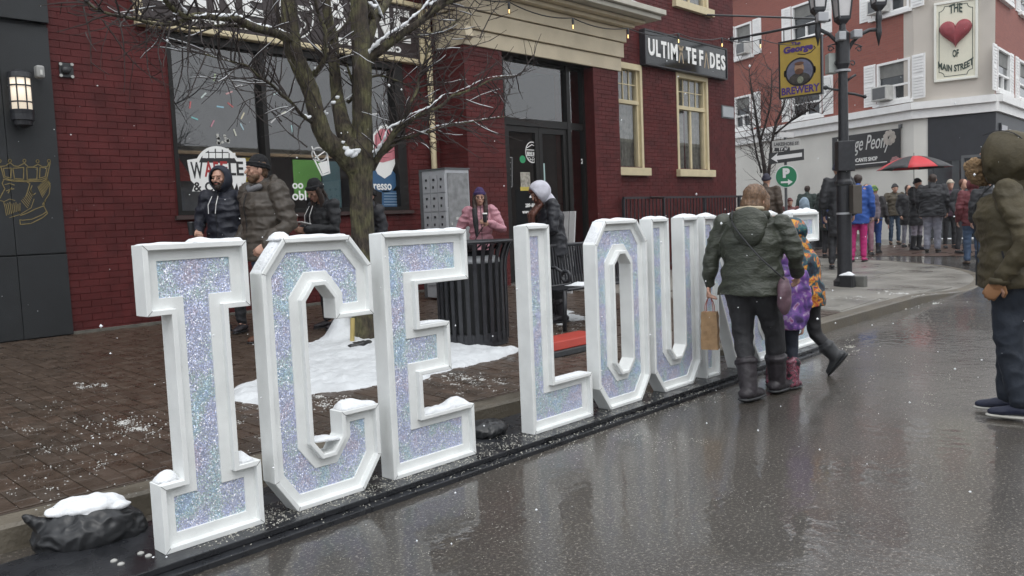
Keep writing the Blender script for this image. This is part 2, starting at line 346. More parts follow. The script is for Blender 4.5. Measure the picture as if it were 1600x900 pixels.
def text(s, pl, a, z, o, height, width=None, th=.006, bold=0.0, shear=0, align='L', curve=None):
    """lettering standing on a facade plane; returns MB in world coordinates"""
    c = bpy.data.curves.new('t', 'FONT'); c.body = s; c.size = 1; c.offset = bold; c.shear = shear; c.resolution_u = 3
    ob = bpy.data.objects.new('t', c); COL.objects.link(ob); dg = bpy.context.evaluated_depsgraph_get(); me = bpy.data.meshes.new_from_object(ob.evaluated_get(dg))
    vs = [v.co.copy() for v in me.vertices]; fs = [tuple(p.vertices) for p in me.polygons]
    bpy.data.objects.remove(ob); bpy.data.curves.remove(c); bpy.data.meshes.remove(me)
    mb = MB()
    if not vs: return mb
    x0 = min(v.x for v in vs); x1 = max(v.x for v in vs); y0 = min(v.y for v in vs); y1 = max(v.y for v in vs)
    ky = height/max(1e-6, (y1-y0)); kx = (width/(x1-x0)) if width else ky
    W_ = (x1-x0)*kx; sh = 0 if align == 'L' else (-W_/2 if align == 'C' else -W_)
    out = []
    for v in vs:
        u = (v.x-x0)*kx+sh; t = (v.y-y0)*ky
        if curve: t += curve*(1-(2*(u-sh)/W_-1)**2)
        out.append(pl.W(a+u, z+t, o+th))
    n = len(out); back = [p - pl.n*th for p in out]
    # boundary edges for the sides
    from collections import Counter
    cnt = Counter(); dirs = {}
    for f in fs:
        for i in range(len(f)): e = (f[i], f[(i+1) % len(f)]); k = tuple(sorted(e)); cnt[k] += 1; dirs[k] = e
    sides = [(e[1], e[0], e[0]+n, e[1]+n) for k, e in dirs.items() if cnt[k] == 1]
    mb.add(out+back, fs+sides); return mb
def merge(*mbs):
    m = MB()
    for b in mbs:
        k = len(m.v); m.v += b.v; m.f += [tuple(i+k for i in f) for f in b.f]; m.m += b.m
    return m

# ================================================================== the setting
def sheet(name, xs, ys, zf, m, keep=None, kind='structure'):
    vs = [(x, y if not callable(y) else y(x), 0) for y in ys for x in xs]
    vs = [(a, b, zf(a, b)) for a, b, _ in vs]; nx = len(xs); fs = []
    for j in range(len(ys)-1):
        for i in range(nx-1):
            if keep and not keep(i, j): continue
            fs.append((j*nx+i, j*nx+i+1, (j+1)*nx+i+1, (j+1)*nx+i))
    me = bpy.data.meshes.new(name); me.from_pydata(vs, [], fs); me.update()
    o = meshobj(name, me, m); tag(o, kind=kind); return o
lin = lambda a, b, n: [a+(b-a)*i/(n-1) for i in range(n)]
road = sheet('road', [-30, -20, 0, 4, 8] + lin(9, 60, 30) + [90], [-24, -20, -5, 0, 3, 6, 12, 30, 60], lambda x, y: road_z(x), M_ROAD)
# sidewalk: from the kerb back to the shop fronts
xs = lin(-20, 0, 6)+lin(.5, 13.4, 28)+lin(13.6, 19.58, 40)
vs = []; fs = []; NV = 9
for x in xs:
    y0 = curb_y(x)+.16; y1 = 9.8 if x < 18.4 else max(9.8, y0)
    for j in range(NV): y = y0+(y1-y0)*j/(NV-1); vs.append((x, y, walk_z(x, y)))
for i in range(len(xs)-1):
    for j in range(NV-1): a = i*NV+j; fs.append((a, a+NV, a+NV+1, a+1))
me = bpy.data.meshes.new('sidewalk'); me.from_pydata(vs, [], fs); me.update()
M_BED = mat('paver_joint_grit', (.055, .040, .030), .6, var=.3, vs=10, bump=.4, bs=90)
conc_i = 1
sidewalk = meshobj('sidewalk', me, [M_BED, M_CONC]); tag(sidewalk, kind='structure')
for p in me.polygons: p.material_index = 0 if p.center.x < 9.6 else 1
# kerb
mb = MB()
for i in range(len(xs)-1):
    P = []
    for x in (xs[i], xs[i+1]):
        y = curb_y(x); zt = walk_z(x, y); zr = road_z(x)
        P.append([V((x, y, zr-.05)), V((x, y+.004, zt-.015)), V((x, y+.018, zt+.002)), V((x, y+.165, zt+.004)), V((x, y+.165, zt-.1))])
    vs_ = P[0]+P[1]; mb.add(vs_, [(k, k+1, k+6, k+5) for k in range(4)])
kerb = mb.build('kerb', M_CURB, smooth=False); tag(kerb, kind='structure')

# brick pavers: nearest 300 singly, the rest joined
M_PAV = []
for i, c in enumerate([(.062, .043, .031), (.057, .041, .030), (.067, .045, .032), (.054, .040, .030)]):
    M_PAV.append(mat('wet_clay_paver_%s' % 'abcd'[i], c, .38, var=.24, vs=9, bump=.45, bs=70, rvar=.2, detail=7))
pav = []
PW, PL = .104, .208
nx_ = int((9.6-.1)/PW)
for i in range(nx_):
    x = .1+i*PW+PW/2; y0 = curb_y(x)+.18 + (PL/2 if i % 2 else 0) - PL/2
    j = 0
    while True:
        a = max(y0+j*PL, curb_y(x)+.18); b = min(y0+(j+1)*PL, 9.66); j += 1
        if a > 9.6: break
        if b-a > .03: pav.append((x, a, b))
def vis(P):
    q = P-EYE; w_ = q.dot(FW)
    if w_ < .3: return False
    u = 800+FPX*q.dot(RT)/w_; v_ = 450-FPX*q.dot(UP)/w_
    return -20 < u < 1620 and -20 < v_ < 920
full = [(x, a, b) for x, a, b in pav if abs(b-a-PL) < .002 and vis(V((x, (a+b)/2, walk_z(x, a))))]
full.sort(key=lambda t: math.hypot(t[0], t[1])); near = set(full[:296])
pm = MB()
def paver_geo(mb, cx, a, b, z0, z1, e=.004):
    g = .0018; x0, x1 = cx-PW/2+g, cx+PW/2-g; a += g; b -= g
    p = [(x0, a), (x1, a), (x1, b), (x0, b)]; zz = [z0, z0, z1, z1]; q = [(x0+e, a+e), (x1-e, a+e), (x1-e, b-e), (x0+e, b-e)]
    vs = [(u[0], u[1], t-.012) for u, t in zip(p, zz)]+[(u[0], u[1], t+.008-e*.6) for u, t in zip(p, zz)]+[(u[0], u[1], t+.008) for u, t in zip(q, zz)]
    mb.add(vs, [(0, 1, 5, 4), (1, 2, 6, 5), (2, 3, 7, 6), (3, 0, 4, 7), (4, 5, 9, 8), (5, 6, 10, 9), (6, 7, 11, 10), (7, 4, 8, 11), (8, 9, 10, 11)], 0)
pme = []
for m in M_PAV:
    t_ = MB(); paver_geo(t_, 0, -PL/2, PL/2, -.035*PL/2, .035*PL/2); me = t_.mesh('paver'); me.materials.append(m); pme.append(me)
rest = [MB() for _ in M_PAV]
for x, a, b in pav:
    k = rnd.choice([0, 0, 1, 1, 2, 3]); dz = rnd.uniform(-.0025, .0025)
    if (x, a, b) in near:
        o = bpy.data.objects.new('paver', pme[k]); link(o, sidewalk); o.location = (x, (a+b)/2, walk_z(x, (a+b)/2)+dz)
    else: paver_geo(rest[k], x, a, b, walk_z(x, a)+dz, walk_z(x, b)+dz)
allp = MB()
for k, m in enumerate(rest):
    n0 = len(allp.v); allp.v += m.v; allp.f += [tuple(i+n0 for i in f) for f in m.f]; allp.m += [k]*len(m.f)
o = allp.build('paving_bricks', M_PAV, sidewalk); tag(o, kind='stuff')
# concrete slabs beyond the pavers: thin recessed joints cut as real slabs
slab = MB()
for ix in range(7):
    for iy in range(4):
        x0 = 9.62+ix*1.3; x1 = x0+1.288; yb = curb_y(x0)+.2; y0 = yb+iy*1.55; y1 = min(y0+1.538, 9.7)
        if x1 > 18.2 or y1 <= y0 or max(curb_y(x1), curb_y(x0))+.1 > y0: continue
        o = MB().hexa([(x0, y0, walk_z(x0, y0)-.02), (x1, y0, walk_z(x1, y0)-.02), (x1, y1, walk_z(x1, y1)-.02), (x0, y1, walk_z(x0, y1)-.02),
                       (x0, y0, walk_z(x0, y0)+.008), (x1, y0, walk_z(x1, y0)+.008), (x1, y1, walk_z(x1, y1)+.008), (x0, y1, walk_z(x0, y1)+.008)]).build('concrete_slab', M_CONC, sidewalk)
# brown brick crosswalk beyond the corner, on the road
M_XW = mat('brown_crosswalk_brick', (.085, .052, .04), .35, var=.25, vs=3, bump=.4, bs=60, rvar=.15)
sheet('crosswalk', lin(20.2, 24.5, 5), lin(1.5, 9.5, 4), lambda x, y: road_z(x)+.006, M_XW)

# ------------------------------------------------------------------ brick shop building
MAIN = Plane((0, 9.7), (1, 0), (0, -1)); YB = 9.07; BAY = Plane((0, YB), (1, 0), (0, -1))
XS = 8.80      # where the entrance bay's side stands
BSIDE = Plane((XS, 9.7), (0, -1), (-1, 0))
bld = thing('brick_building', 'dark red painted brick corner building with shop window, entrance bay and cream trimmed windows', 'building', (11, 9.7, .3))
XL = 3.26; XR = 18.3; ZT = 9.0
WX0, WX1, WZ0, WZ1 = 4.555, 8.13, 1.59, 3.66      # shop window opening
U1 = (13.30, 14.42, 2.33, 4.40)   # sash window behind the bay corner
U2 = (15.72, 17.05, 2.33, 4.42)
U3 = (15.72, 17.15, 5.92, 7.8)
core = MB()
def wall_with_holes(mb, pl, s0, s1, z0, z1, holes, o0, o1):
    ss = sorted(set([s0, s1]+[h[i] for h in holes for i in (0, 1) if s0 < h[i] < s1])); zs = sorted(set([z0, z1]+[h[i] for h in holes for i in (2, 3) if z0 < h[i] < z1]))
    for i in range(len(ss)-1):
        for j in range(len(zs)-1):
            cs = (ss[i]+ss[i+1])/2; cz = (zs[j]+zs[j+1])/2
            if any(h[0] < cs < h[1] and h[2] < cz < h[3] for h in holes): continue
            pl.box(mb, ss[i], ss[i+1], zs[j], zs[j+1], o0, o1)
HOLES = [(WX0, WX1, WZ0, WZ1+.12), U1, U2, U3]
wall_with_holes(core, MAIN, XL, XR, .0, ZT, HOLES+[(9.64, 11.96, .3, 4.0)], -.28, -.007)
# side wall of the building on the cross street
MAIN.box(core, XR-.3, XR-.012, 0, ZT, -14, -.28)
MAIN.box(core, XL-8, XL+.1, ZT-.01, ZT+.2, -14, 0)
core.build('wall', M_BRICKB, bld)
# bay core : pillars and side
DX0, DX1, DZ1 = 9.63, 11.97, 4.02
bc = MB()
BAY.box(bc, XS+.007, DX0, 0, DZ1, -.62, -.007); BAY.box(bc, DX1, 12.72, 0, DZ1, -.62, -.007)
BAY.box(bc, XS+.007, 12.72, DZ1, 5.1, -.62, -.012)
bc.build('bay_wall', M_BRICKB, bld)
# bricks
BL, BH, GAP = .216, .076, .0045
def brick_cells(pl, s0, s1, z0, z1, holes):
    out = []; j = 0; z = z0
    while z < z1-.01:
        zt = min(z+BH, z1); s = s0 - (BL/2 if j % 2 else 0)
        while s < s1-.001:
            a, b = max(s, s0), min(s+BL, s1); s += BL
            segs = [(a, b)]
            for h in holes:
                if h[2] < (z+zt)/2 < h[3]:
                    ns = []
                    for (c, d) in segs:
                        if d <= h[0] or c >= h[1]: ns.append((c, d)); continue
                        if c < h[0]: ns.append((c, h[0]))
                        if d > h[1]: ns.append((h[1], d))
                    segs = ns
            for c, d in segs:
                if d-c > .02: out.append((c, d, z, zt))
        z = zt; j += 1
    return out
def brick_geo(mb, pl, a, b, z0, z1, o=0):
    g = GAP/2; a += g*.4; b -= g*.4; z0 += g; z1 -= g; e = .002
    f = [pl.W(a+e, z0+e, o), pl.W(b-e, z0+e, o), pl.W(b-e, z1-e, o), pl.W(a+e, z1-e, o)]
    k = [pl.W(a, z0, o-.004), pl.W(b, z0, o-.004), pl.W(b, z1, o-.004), pl.W(a, z1, o-.004)]
    r_ = [pl.W(a, z0, o-.010), pl.W(b, z0, o-.010), pl.W(b, z1, o-.010), pl.W(a, z1, o-.010)]
    fs = [(0, 1, 2, 3)]
    for i in range(4): j = (i+1) % 4; fs += [(4+i, 4+j, j, i), (8+i, 8+j, 4+j, 4+i)]
    mb.add(f+k+r_, fs)
cells = [(MAIN, c) for c in brick_cells(MAIN, XL+.01, XR, .30, 7.6, [(WX0-.03, WX1+.03, WZ0-.03, 4.66), (XS-.0, 12.72, 0, 5.0)] + HOLES[1:])]
cells += [(BAY, c) for c in brick_cells(BAY, XS, DX0, .3, DZ1, [])+brick_cells(BAY, DX1, 12.72, .3, DZ1, [])]
cells += [(BSIDE, c) for c in brick_cells(BSIDE, .0, .63, .3, 4.3, [])]
vc = []
for pl, c in cells:
    P = pl.W((c[0]+c[1])/2, (c[2]+c[3])/2)
    vc.append(((P-EYE).length + (0 if vis(P) else 1000), pl, c))
vc.sort(key=lambda t: t[0])
t_ = MB(); TP = Plane((0, 0), (1, 0), (0, -1)); brick_geo(t_, TP, -BL/2, BL/2, -BH/2, BH/2); bme = t_.mesh('brick'); bme.materials.append(M_BRICK)
cnt = 0; restb = MB()
for d_, pl, c in vc:
    if cnt < 298 and pl is MAIN and abs(c[1]-c[0]-BL) < .002 and abs(c[3]-c[2]-BH) < .002 and d_ < 900:
        o = bpy.data.objects.new('brick', bme); link(o, bld); o.location = pl.W((c[0]+c[1])/2, (c[2]+c[3])/2, rnd.uniform(-.0025, .002)) - ORG[bld.name]; cnt += 1
    else: brick_geo(restb, pl, *c, rnd.uniform(-.0025, .002))
o = restb.build('brickwork', M_BRICK, bld); tag(o, kind='stuff')
# concrete footing along the wall
ft = MB()
for a in lin(XL, XS-.25, 8)[:-1]:
    b = a+(XS-.25-XL)/7; MAIN.box(ft, a, b, 0, walk_z(a, 9.7)+.035, -.01, .05)
ft.build('footing', mat('grey_footing', (.11, .105, .09), .7, var=.3, vs=9, bump=.5), bld)

# shop window ---------------------------------------------------
def W_(pl, name, mats, parent, boxes, smooth=False, bevel=0):
    m = MB()
    for b in boxes: pl.box(m, *b)
    return m.build(name, mats, parent, smooth, bevel)
XM = 5.80
sw = W_(MAIN, 'shop_window', M_FRAME, bld, [(WX0, WX1, WZ0, WZ0+.055, -.16, .0), (WX0, WX1, WZ1, WZ1+.12, -.16, .0), (WX0, WX0+.05, WZ0+.055, WZ1, -.16, 0), (WX1-.16, WX1, WZ0+.055, WZ1, -.16, 0), (XM-.03, XM+.035, WZ0+.055, WZ1, -.16, .0)])
tag(sw, label='wide dark framed shop window with stickers on the glass')
W_(MAIN, 'window_sill', mat('sill_dark', (.05, .03, .028), .5), bld, [(WX0-.05, WX1+.05, WZ0-.05, WZ0-.003, -.1, .05)])
for a, b in ((WX0+.05, XM-.03), (XM+.035, WX1-.16)): W_(MAIN, 'pane', M_GLASS, sw, [(a, b, WZ0+.055, WZ1, -.10, -.094)])
# the room behind the glass
M_ROOM = mat('dim_interior', (.16, .16, .16), .8, var=.2, vs=2)
W_(MAIN, 'shop_interior', M_ROOM, bld, [(WX0-.3, WX1+.3, .4, .5, -3.5, -.3), (WX0-.3, WX1+.3, .4, 4.4, -3.6, -3.5), (WX0-.3, WX0-.2, .5, 4.4, -3.5, -.3), (WX1+.2, WX1+.3, .5, 4.4, -3.5, -.3), (WX0-.3, WX1+.3, 4.4, 4.5, -3.6, -.3)])
W_(MAIN, 'window_shelf', mat('pale_wood', (.35, .24, .14), .6), bld, [(WX0+.06, WX1-.17, 2.36, 2.40, -.42, -.32)])
def panel(name, m, x0, y0, x1, y1, o, pl=MAIN, parent=None, th=.01, label=None):
    a, z1 = pl.at(x0, y0, o); b, _ = pl.at(x1, y0, o); _, z0 = pl.at((x0+x1)/2, y1, o); _, z1 = pl.at((x0+x1)/2, y0, o)
    ob = W_(pl, name, m, parent if parent is not None else bld, [(a, b, z0, z1, o-th, o)])
    if label: ob['label'] = label
    return ob
panel('display_board', mat('green_board', (.16, .42, .08), .6, var=.05), 457, 250, 500, 308, -.33, label='green board standing inside the shop window')
panel('display_board', mat('yellow_board', (.6, .45, .06), .6, var=.05), 378, 246, 402, 322, -.36, label='yellow board standing inside the shop window')
panel('display_board', mat('teal_board', (.07, .14, .15), .6, var=.1), 502, 252, 530, 345, -.3, label='dull teal board inside the shop window')
panel('display_board', mat('dim_poster', (.16, .17, .18), .7, var=.3, vs=6), 272, 284, 330, 330, -.5, label='grey poster low in the shop window')
tm = MB(); MAIN.poly(tm, [MAIN.at(*p, -.45) for p in ((272, 283), (302, 283), (272, 236))], -.45, .01); MAIN.poly(tm, [MAIN.at(*p, -.45) for p in ((304, 283), (322, 283), (322, 240))], -.45, .01)
tm.build('tent_reflection', mat('reflected_tent_red', (.28, .03, .025), .7), bld)  # red triangles put in as a tent's reflection in the pane, painted as shapes

# stickers on the glass -------------------------------------------
GO = -.09
def pix(pl, pts, o): return [pl.at(px, py, o) for px, py in pts]
def circ(pl, cx, cy, r_, o, n=28, ky=1.0, a0=0, a1=360):
    """circle in the plane, centre and radius measured in the picture"""
    a, z = pl.at(cx, cy, o); b, _ = pl.at(cx+r_, cy, o); _, z2 = pl.at(cx, cy-r_*ky, o); rx, rz = b-a, z2-z
    return [(a+rx*math.cos(R(a0+(a1-a0)*i/n)), z+rz*math.sin(R(a0+(a1-a0)*i/n))) for i in range(n if a1-a0 == 360 else n+1)]
def line(mb, pl, pts, wd, o, th=.003, n=None):
    for (a, z), (b, y) in zip(pts[:-1], pts[1:]):
        d = V((b-a, y-z)); L_ = d.length
        if L_ < 1e-5: continue
        d /= L_; nn = V((-d.y, d.x))*wd/2; e = d*wd*.25
        q = [(a-e.x+nn.x, z-e.y+nn.y), (a-e.x-nn.x, z-e.y-nn.y), (b+e.x-nn.x, y+e.y-nn.y), (b+e.x+nn.x, y+e.y+nn.y)]
        vs = [pl.W(s_, t_, o+th) for s_, t_ in q]+[pl.W(s_, t_, o) for s_, t_ in q]
        mb.add(vs, [(0, 1, 2, 3), (4, 7, 6, 5), (0, 4, 5, 1), (1, 5, 6, 2), (2, 6, 7, 3), (3, 7, 4, 0)])
# waffle sticker
m = MB(); MAIN.poly(m, circ(MAIN, 342, 268, 36, GO, ky=1.1, a0=15, a1=165), GO, .002)
MAIN.poly(m, pix(MAIN, [(292, 250), (318, 246), (383, 247), (386, 262), (384, 282), (382, 300), (378, 284), (374, 303), (370, 286), (366, 296), (360, 280), (356, 284), (352, 300), (300, 299), (304, 288), (298, 282)], GO), GO+.002, .002)
st = m.build('sticker', M_TXT, sw); st['label'] = 'white waffle logo sticker with dripping edge'
m = MB(); MAIN.poly(m, circ(MAIN, 342, 266, 31, GO, ky=1.08, a0=20, a1=160), GO+.0035, .002); m.build('waffle_ground', mat('black_print', (.02, .02, .022), .5, var=0), sw)
m = MB()
for dx in (-20, -7, 7, 20): line(m, MAIN, pix(MAIN, [(342+dx, 238+abs(dx)*.22), (342+dx, 247)], GO), .013, GO+.006)
for k in range(5): MAIN.poly(m, pix(MAIN, [(316+k*10.6, 247), (325+k*10.6, 247), (325+k*10.6, 239), (316+k*10.6, 239)], GO), GO+.0055, .0015)
for k in range(3): MAIN.poly(m, pix(MAIN, [(326+k*11, 237.5), (335+k*11, 237.5), (335+k*11, 232), (326+k*11, 232)], GO), GO+.0055, .0015)
m.build('waffle_grid', M_TXT, sw)
MT = MC['black_print']; MRED = mat('red_print', (.35, .03, .03), .5, var=0)
def gtext(s, pl, px, py, pxr, hpx, o, m, parent, name='lettering', bold=.02, shear=0, th=.003, align='L'):
    a, z = pl.at(px, py, o); b, _ = pl.at(pxr, py, o); _, z2 = pl.at(px, py-hpx, o)
    return text(s, pl, a, z, o, z2-z, b-a, th, bold, shear).build(name, m, parent)
gtext('W', MAIN, 299, 279, 318, 26, GO+.004, MT, sw); gtext('AF', MAIN, 320, 276, 342, 24, GO+.004, MRED, sw); gtext('F', MAIN, 345, 274, 356, 22, GO+.004, MRED, sw); gtext('LE', MAIN, 358, 274, 381, 22, GO+.004, MT, sw)
gtext('& C', MAIN, 303, 299, 333, 15, GO+.004, MT, sw)
# sprinkles
SPR = [((335, 121), (.45, .55, .35)), ((373, 134), (.6, .6, .6)), ((358, 145), (.6, .35, .35)), ((318, 149), (.55, .62, .6)), ((297, 164), (.5, .15, .15)), ((344, 167), (.3, .5, .6)), ((360, 164), (.5, .15, .15)), ((379, 181), (.6, .55, .4)), ((304, 185), (.2, .45, .45)), ((332, 193), (.5, .25, .3)), ((378, 198), (.4, .55, .6)), ((367, 207), (.6, .6, .5)), ((432, 145), (.5, .6, .6)), ((442, 177), (.6, .6, .5)), ((427, 188), (.6, .6, .6)), ((456, 201), (.4, .6, .6)), ((598, 158), (.6, .6, .6)), ((587, 178), (.6, .6, .6))]
for i, ((x, y), c) in enumerate(SPR):
    an = rnd.uniform(0, math.pi); dx, dy = 5*math.cos(an), 5*math.sin(an); m = MB(); line(m, MAIN, pix(MAIN, [(x-dx, y-dy), (x+dx, y+dy)], GO), .018, GO)
    m.build('sprinkle_sticker', mat('sprinkle_%s' % 'abcdefghijklmnopqr'[i], c, .5, var=0), sw)
# iced drink sticker
m = MB(); cup = pix(MAIN, [(489, 238), (512, 244), (516, 272), (507, 277), (501, 274), (488, 246)], GO)
for ring in (circ(MAIN, 499, 241, 11.5, GO, ky=.9),): line(m, MAIN, ring+[ring[0]], .02, GO)
line(m, MAIN, pix(MAIN, [(487, 229), (492, 241), (505, 258)], GO), .02, GO); line(m, MAIN, pix(MAIN, [(489, 245), (503, 274), (515, 270), (511, 240)], GO), .022, GO)
MAIN.poly(m, pix(MAIN, [(497, 255), (511, 251), (514, 268), (504, 272)], GO), GO, .002); line(m, MAIN, pix(MAIN, [(489, 249), (511, 234)], GO), .016, GO)
m.build('drink_sticker', M_TXT, sw)
gtext('oo', MAIN, 457, 295, 474, 9, GO, M_TXT, sw); gtext('obl', MAIN, 457, 313, 479, 15, GO, M_TXT, sw)
# ice cream sticker
MP = mat('pink_print', (.50, .17, .20), .5, var=.15, vs=14); MBL = mat('blue_print', (.035, .10, .20), .5, var=.05)
m = MB(); MAIN.poly(m, pix(MAIN, [(583, 210), (592, 197), (606, 194), (619, 203), (622, 216), (630, 226), (629, 248), (618, 254), (611, 272), (601, 279), (590, 272), (583, 258)], GO), GO, .002); m.build('ice_cream_outline', M_TXT, sw)
m = MB(); MAIN.poly(m, pix(MAIN, [(585, 212), (594, 202), (606, 200), (616, 208), (618, 219), (626, 230), (624, 244), (612, 250), (598, 254), (585, 252)], GO), GO+.003, .002); m.build('ice_cream_swirl', MP, sw)
m = MB(); MAIN.poly(m, circ(MAIN, 600, 281, 21, GO, ky=.95), GO-.004, .002); MAIN.poly(m, pix(MAIN, [(597, 298), (629, 298), (629, 324), (597, 324)], GO), GO-.004, .002); m.build('blue_logo', MBL, sw)
gtext('resso', MAIN, 584, 297, 612, 10, GO+.001, M_TXT, sw)
m = MB()
for k in range(5): line(m, MAIN, pix(MAIN, [(600, 302+k*4.5), (627, 302+k*4.5)], GO), .01, GO)
m.build('sticker_rules', mat('pale_blue_print', (.3, .4, .5), .5, var=0), sw)
# faint lace ornament
m = MB()
for k in range(16):
    c_ = circ(MAIN, 348+rnd.uniform(-9, 9), 217+rnd.uniform(-8, 8), 2.4, GO, n=6); MAIN.poly(m, c_, GO, .002)
m.build('snowflake_sticker', mat('pale_print', (.45, .45, .42), .6, var=0), sw)

# fascia sign BENE o BENE --------------------------------------------
SX0, SX1, SZ0, SZ1 = 4.19, 8.50, 3.76, 4.66
sg = thing('fascia_sign', 'long dark brown shop sign with cream frame and white BENE lettering', 'sign', MAIN.W(6.3, 4.2, .1))
W_(MAIN, 'board', M_SIGNBR, sg, [(SX0+.06, SX1-.06, SZ0+.06, SZ1-.06, .0, .07)])
W_(MAIN, 'frame', M_CREAM, sg, [(SX0, SX1, SZ0, SZ0+.07, .0, .12), (SX0, SX1, SZ1-.07, SZ1, .0, .12), (SX0, SX0+.07, SZ0+.07, SZ1-.07, .0, .12), (SX1-.07, SX1, SZ0+.07, SZ1-.07, .0, .12)], bevel=.012)
def lett(s, a, z, wd, h_, pl=MAIN, o=.07, m=M_TXT, par=None, bold=.03, name='letter', shear=0, th=.02, align='L', curve=None, label=None):
    ob = text(s, pl, a, z, o, h_, wd, th, bold, shear, align, curve).build(name, m, par if par is not None else sg)
    if label: ob['label'] = label
    return ob
for i, ch in enumerate('BENE'):
    lett(ch, 4.38+i*.385, 4.07, .28, .46, bold=.03); lett(ch, 6.80+i*.385, 4.05, .29, .47, bold=.03)
lett('WAFFLE • ICE CREAM', 4.75, 3.89, 1.35, .085, name='lettering'); lett('CREPES • ESPRESSO', 6.75, 3.89, 1.3, .085, name='lettering')
m = MB(); cc = [(6.32+.25*math.cos(R(a)), 4.22+.32*math.sin(R(a))) for a in range(0, 361, 12)]; line(m, MAIN, cc, .022, .072); ci = [(6.32+.1*math.cos(R(a))*(1+.25*math.cos(R(a*4))), 4.07+.1*math.sin(R(a))*(1+.25*math.cos(R(a*4)))) for a in range(0, 361, 12)]; line(m, MAIN, ci, .018, .072)
m.build('emblem', M_TXT, sg); lett('BENE BENE', 6.13, 4.24, .38, .07, name='lettering')

# drain pipe
pp = MB(); PX = 8.60; pp.tube([(PX, 9.62, 4.6), (PX, 9.62, .35)], .045, 12)
for z in (1.2, 2.6, 3.9): pp.tube([(PX, 9.62, z), (PX, 9.62, z+.04)], .055, 12)
o = pp.build('drain_pipe', M_CREAM, bld, smooth=True)

# entrance bay: door set ----------------------------------------------
DB = .30  # recess
XA, XB, XC, XD = 9.63, 9.84, 11.48, 11.97; ZD = 2.98
W_(BAY, 'door_frame', M_FRAME, bld, [(XA, XA+.05, .3, DZ1, -DB, -DB+.09), (XB-.05, XB+.03, .3, DZ1, -DB, -DB+.1), (XC-.03, XC+.06, .3, DZ1, -DB, -DB+.1), (XD-.06, XD, .3, DZ1, -DB, -DB+.09),
    (XA+.05, XB-.05, ZD-.06, ZD+.06, -DB, -DB+.08), (XB+.03, XC-.03, ZD-.06, ZD+.06, -DB, -DB+.095), (XC+.06, XD-.06, ZD-.06, ZD+.06, -DB, -DB+.08), (XA, XD, DZ1-.05, DZ1-.001, -DB, -DB+.07)])
tr = W_(BAY, 'transom_window', M_GLASS, bld, [(XB+.03, XC-.03, ZD+.06, DZ1-.05, -DB+.03, -DB+.036)])
for a, b in ((XA+.05, XB-.05), (XC+.06, XD-.06)):
    W_(BAY, 'side_light', M_GLASS, bld, [(a, b, .35, ZD-.06, -DB+.03, -DB+.036), (a, b, ZD+.06, DZ1-.05, -DB+.03, -DB+.036)])
XDM = 10.70
doors = []
for a, b in ((XB+.035, XDM-.004), (XDM+.004, XC-.035)):
    d = W_(BAY, 'door', M_FRAME, bld, [(a, a+.09, .34, ZD-.065, -DB+.01, -DB+.07), (b-.09, b, .34, ZD-.065, -DB+.01, -DB+.07), (a+.09, b-.09, ZD-.16, ZD-.065, -DB+.01, -DB+.07), (a+.09, b-.09, .34, .55, -DB+.01, -DB+.07)]); doors.append(d)
    W_(BAY, 'pane', M_GLASS, d, [(a+.09, b-.09, .55, ZD-.16, -DB+.03, -DB+.036)])
for s_, d in ((XDM-.05, doors[0]), (XDM+.05, doors[1])):
    m = MB(); m.tube([BAY.W(s_, 1.2, -DB+.12), BAY.W(s_, 1.75, -DB+.12)], .015, 8); m.build('handle', M_GREY, d)
W_(BAY, 'door_soffit', M_FRAME, bld, [(XA, XD, DZ1-.004, DZ1+.05, -DB+.08, -.02)])
W_(BAY, 'door_step', M_CONC, bld, [(XA, XD, .1, .345, -.5, -.0)])
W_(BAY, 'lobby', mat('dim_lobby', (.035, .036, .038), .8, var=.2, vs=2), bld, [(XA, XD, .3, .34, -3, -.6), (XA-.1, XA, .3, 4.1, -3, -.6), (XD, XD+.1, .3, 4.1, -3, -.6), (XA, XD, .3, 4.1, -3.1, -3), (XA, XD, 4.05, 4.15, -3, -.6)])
OG = -DB+.037; D0, D1 = doors
m = MB(); e = circ(BAY, 831.5, 238, 10, OG, ky=1.6); line(m, BAY, e+[e[0]], .018, OG); line(m, BAY, pix(BAY, [(823, 231), (831, 226), (840, 231)], OG), .012, OG); line(m, BAY, pix(BAY, [(822, 234), (841, 235)], OG), .012, OG); line(m, BAY, pix(BAY, [(822, 243), (841, 244)], OG), .012, OG)
for k in range(4):
    c_ = circ(BAY, 827+k*3, 248+(k % 2)*3, 1.8, OG, n=8); line(m, BAY, c_+[c_[0]], .008, OG)
m.build('emblem', M_TXT, D0); gtext('BENE BENE', BAY, 823.5, 242, 840, 5, OG, M_TXT, D0)
m = MB(); BAY.poly(m, circ(BAY, 816.5, 249, 4.6, OG, ky=1.3), OG, .002); m.build('round_sticker', mat('green_print', (.02, .25, .10), .5, var=0), D0)
panel('notice', mat('pale_teal_paper', (.36, .50, .48), .7, var=.03), 837.5, 255, 851, 283, OG+.002, BAY, D0, .002, 'pale teal paper taped in the door')
panel('notice', mat('poster_paper', (.30, .28, .24), .7, var=.5, vs=22), 813, 269, 828, 292, OG+.002, BAY, D0, .002, 'small poster with yellow foot in the door')
panel('notice', mat('yellow_paper', (.5, .4, .08), .7, var=.1), 813, 292, 828, 298, OG+.002, BAY, D0, .002, 'yellow foot of the poster')
gtext('234', BAY, 827, 309, 844, 11, OG, M_TXT, D0, bold=.04); gtext('289-803', BAY, 821, 324, 838, 6, OG, M_TXT, D0); gtext('www.ben', BAY, 816, 334, 837, 6, OG, M_TXT, D0); gtext('234', BAY, 908, 256, 917, 8, OG, M_TXT, bld, bold=.03); gtext('1', BAY, 884, 312, 887, 9, OG, M_TXT, D1)
m = MB(); q = pix(BAY, [(785, 246), (800, 246), (800, 292), (785, 292)], OG); line(m, BAY, q+[q[0]], .01, OG)
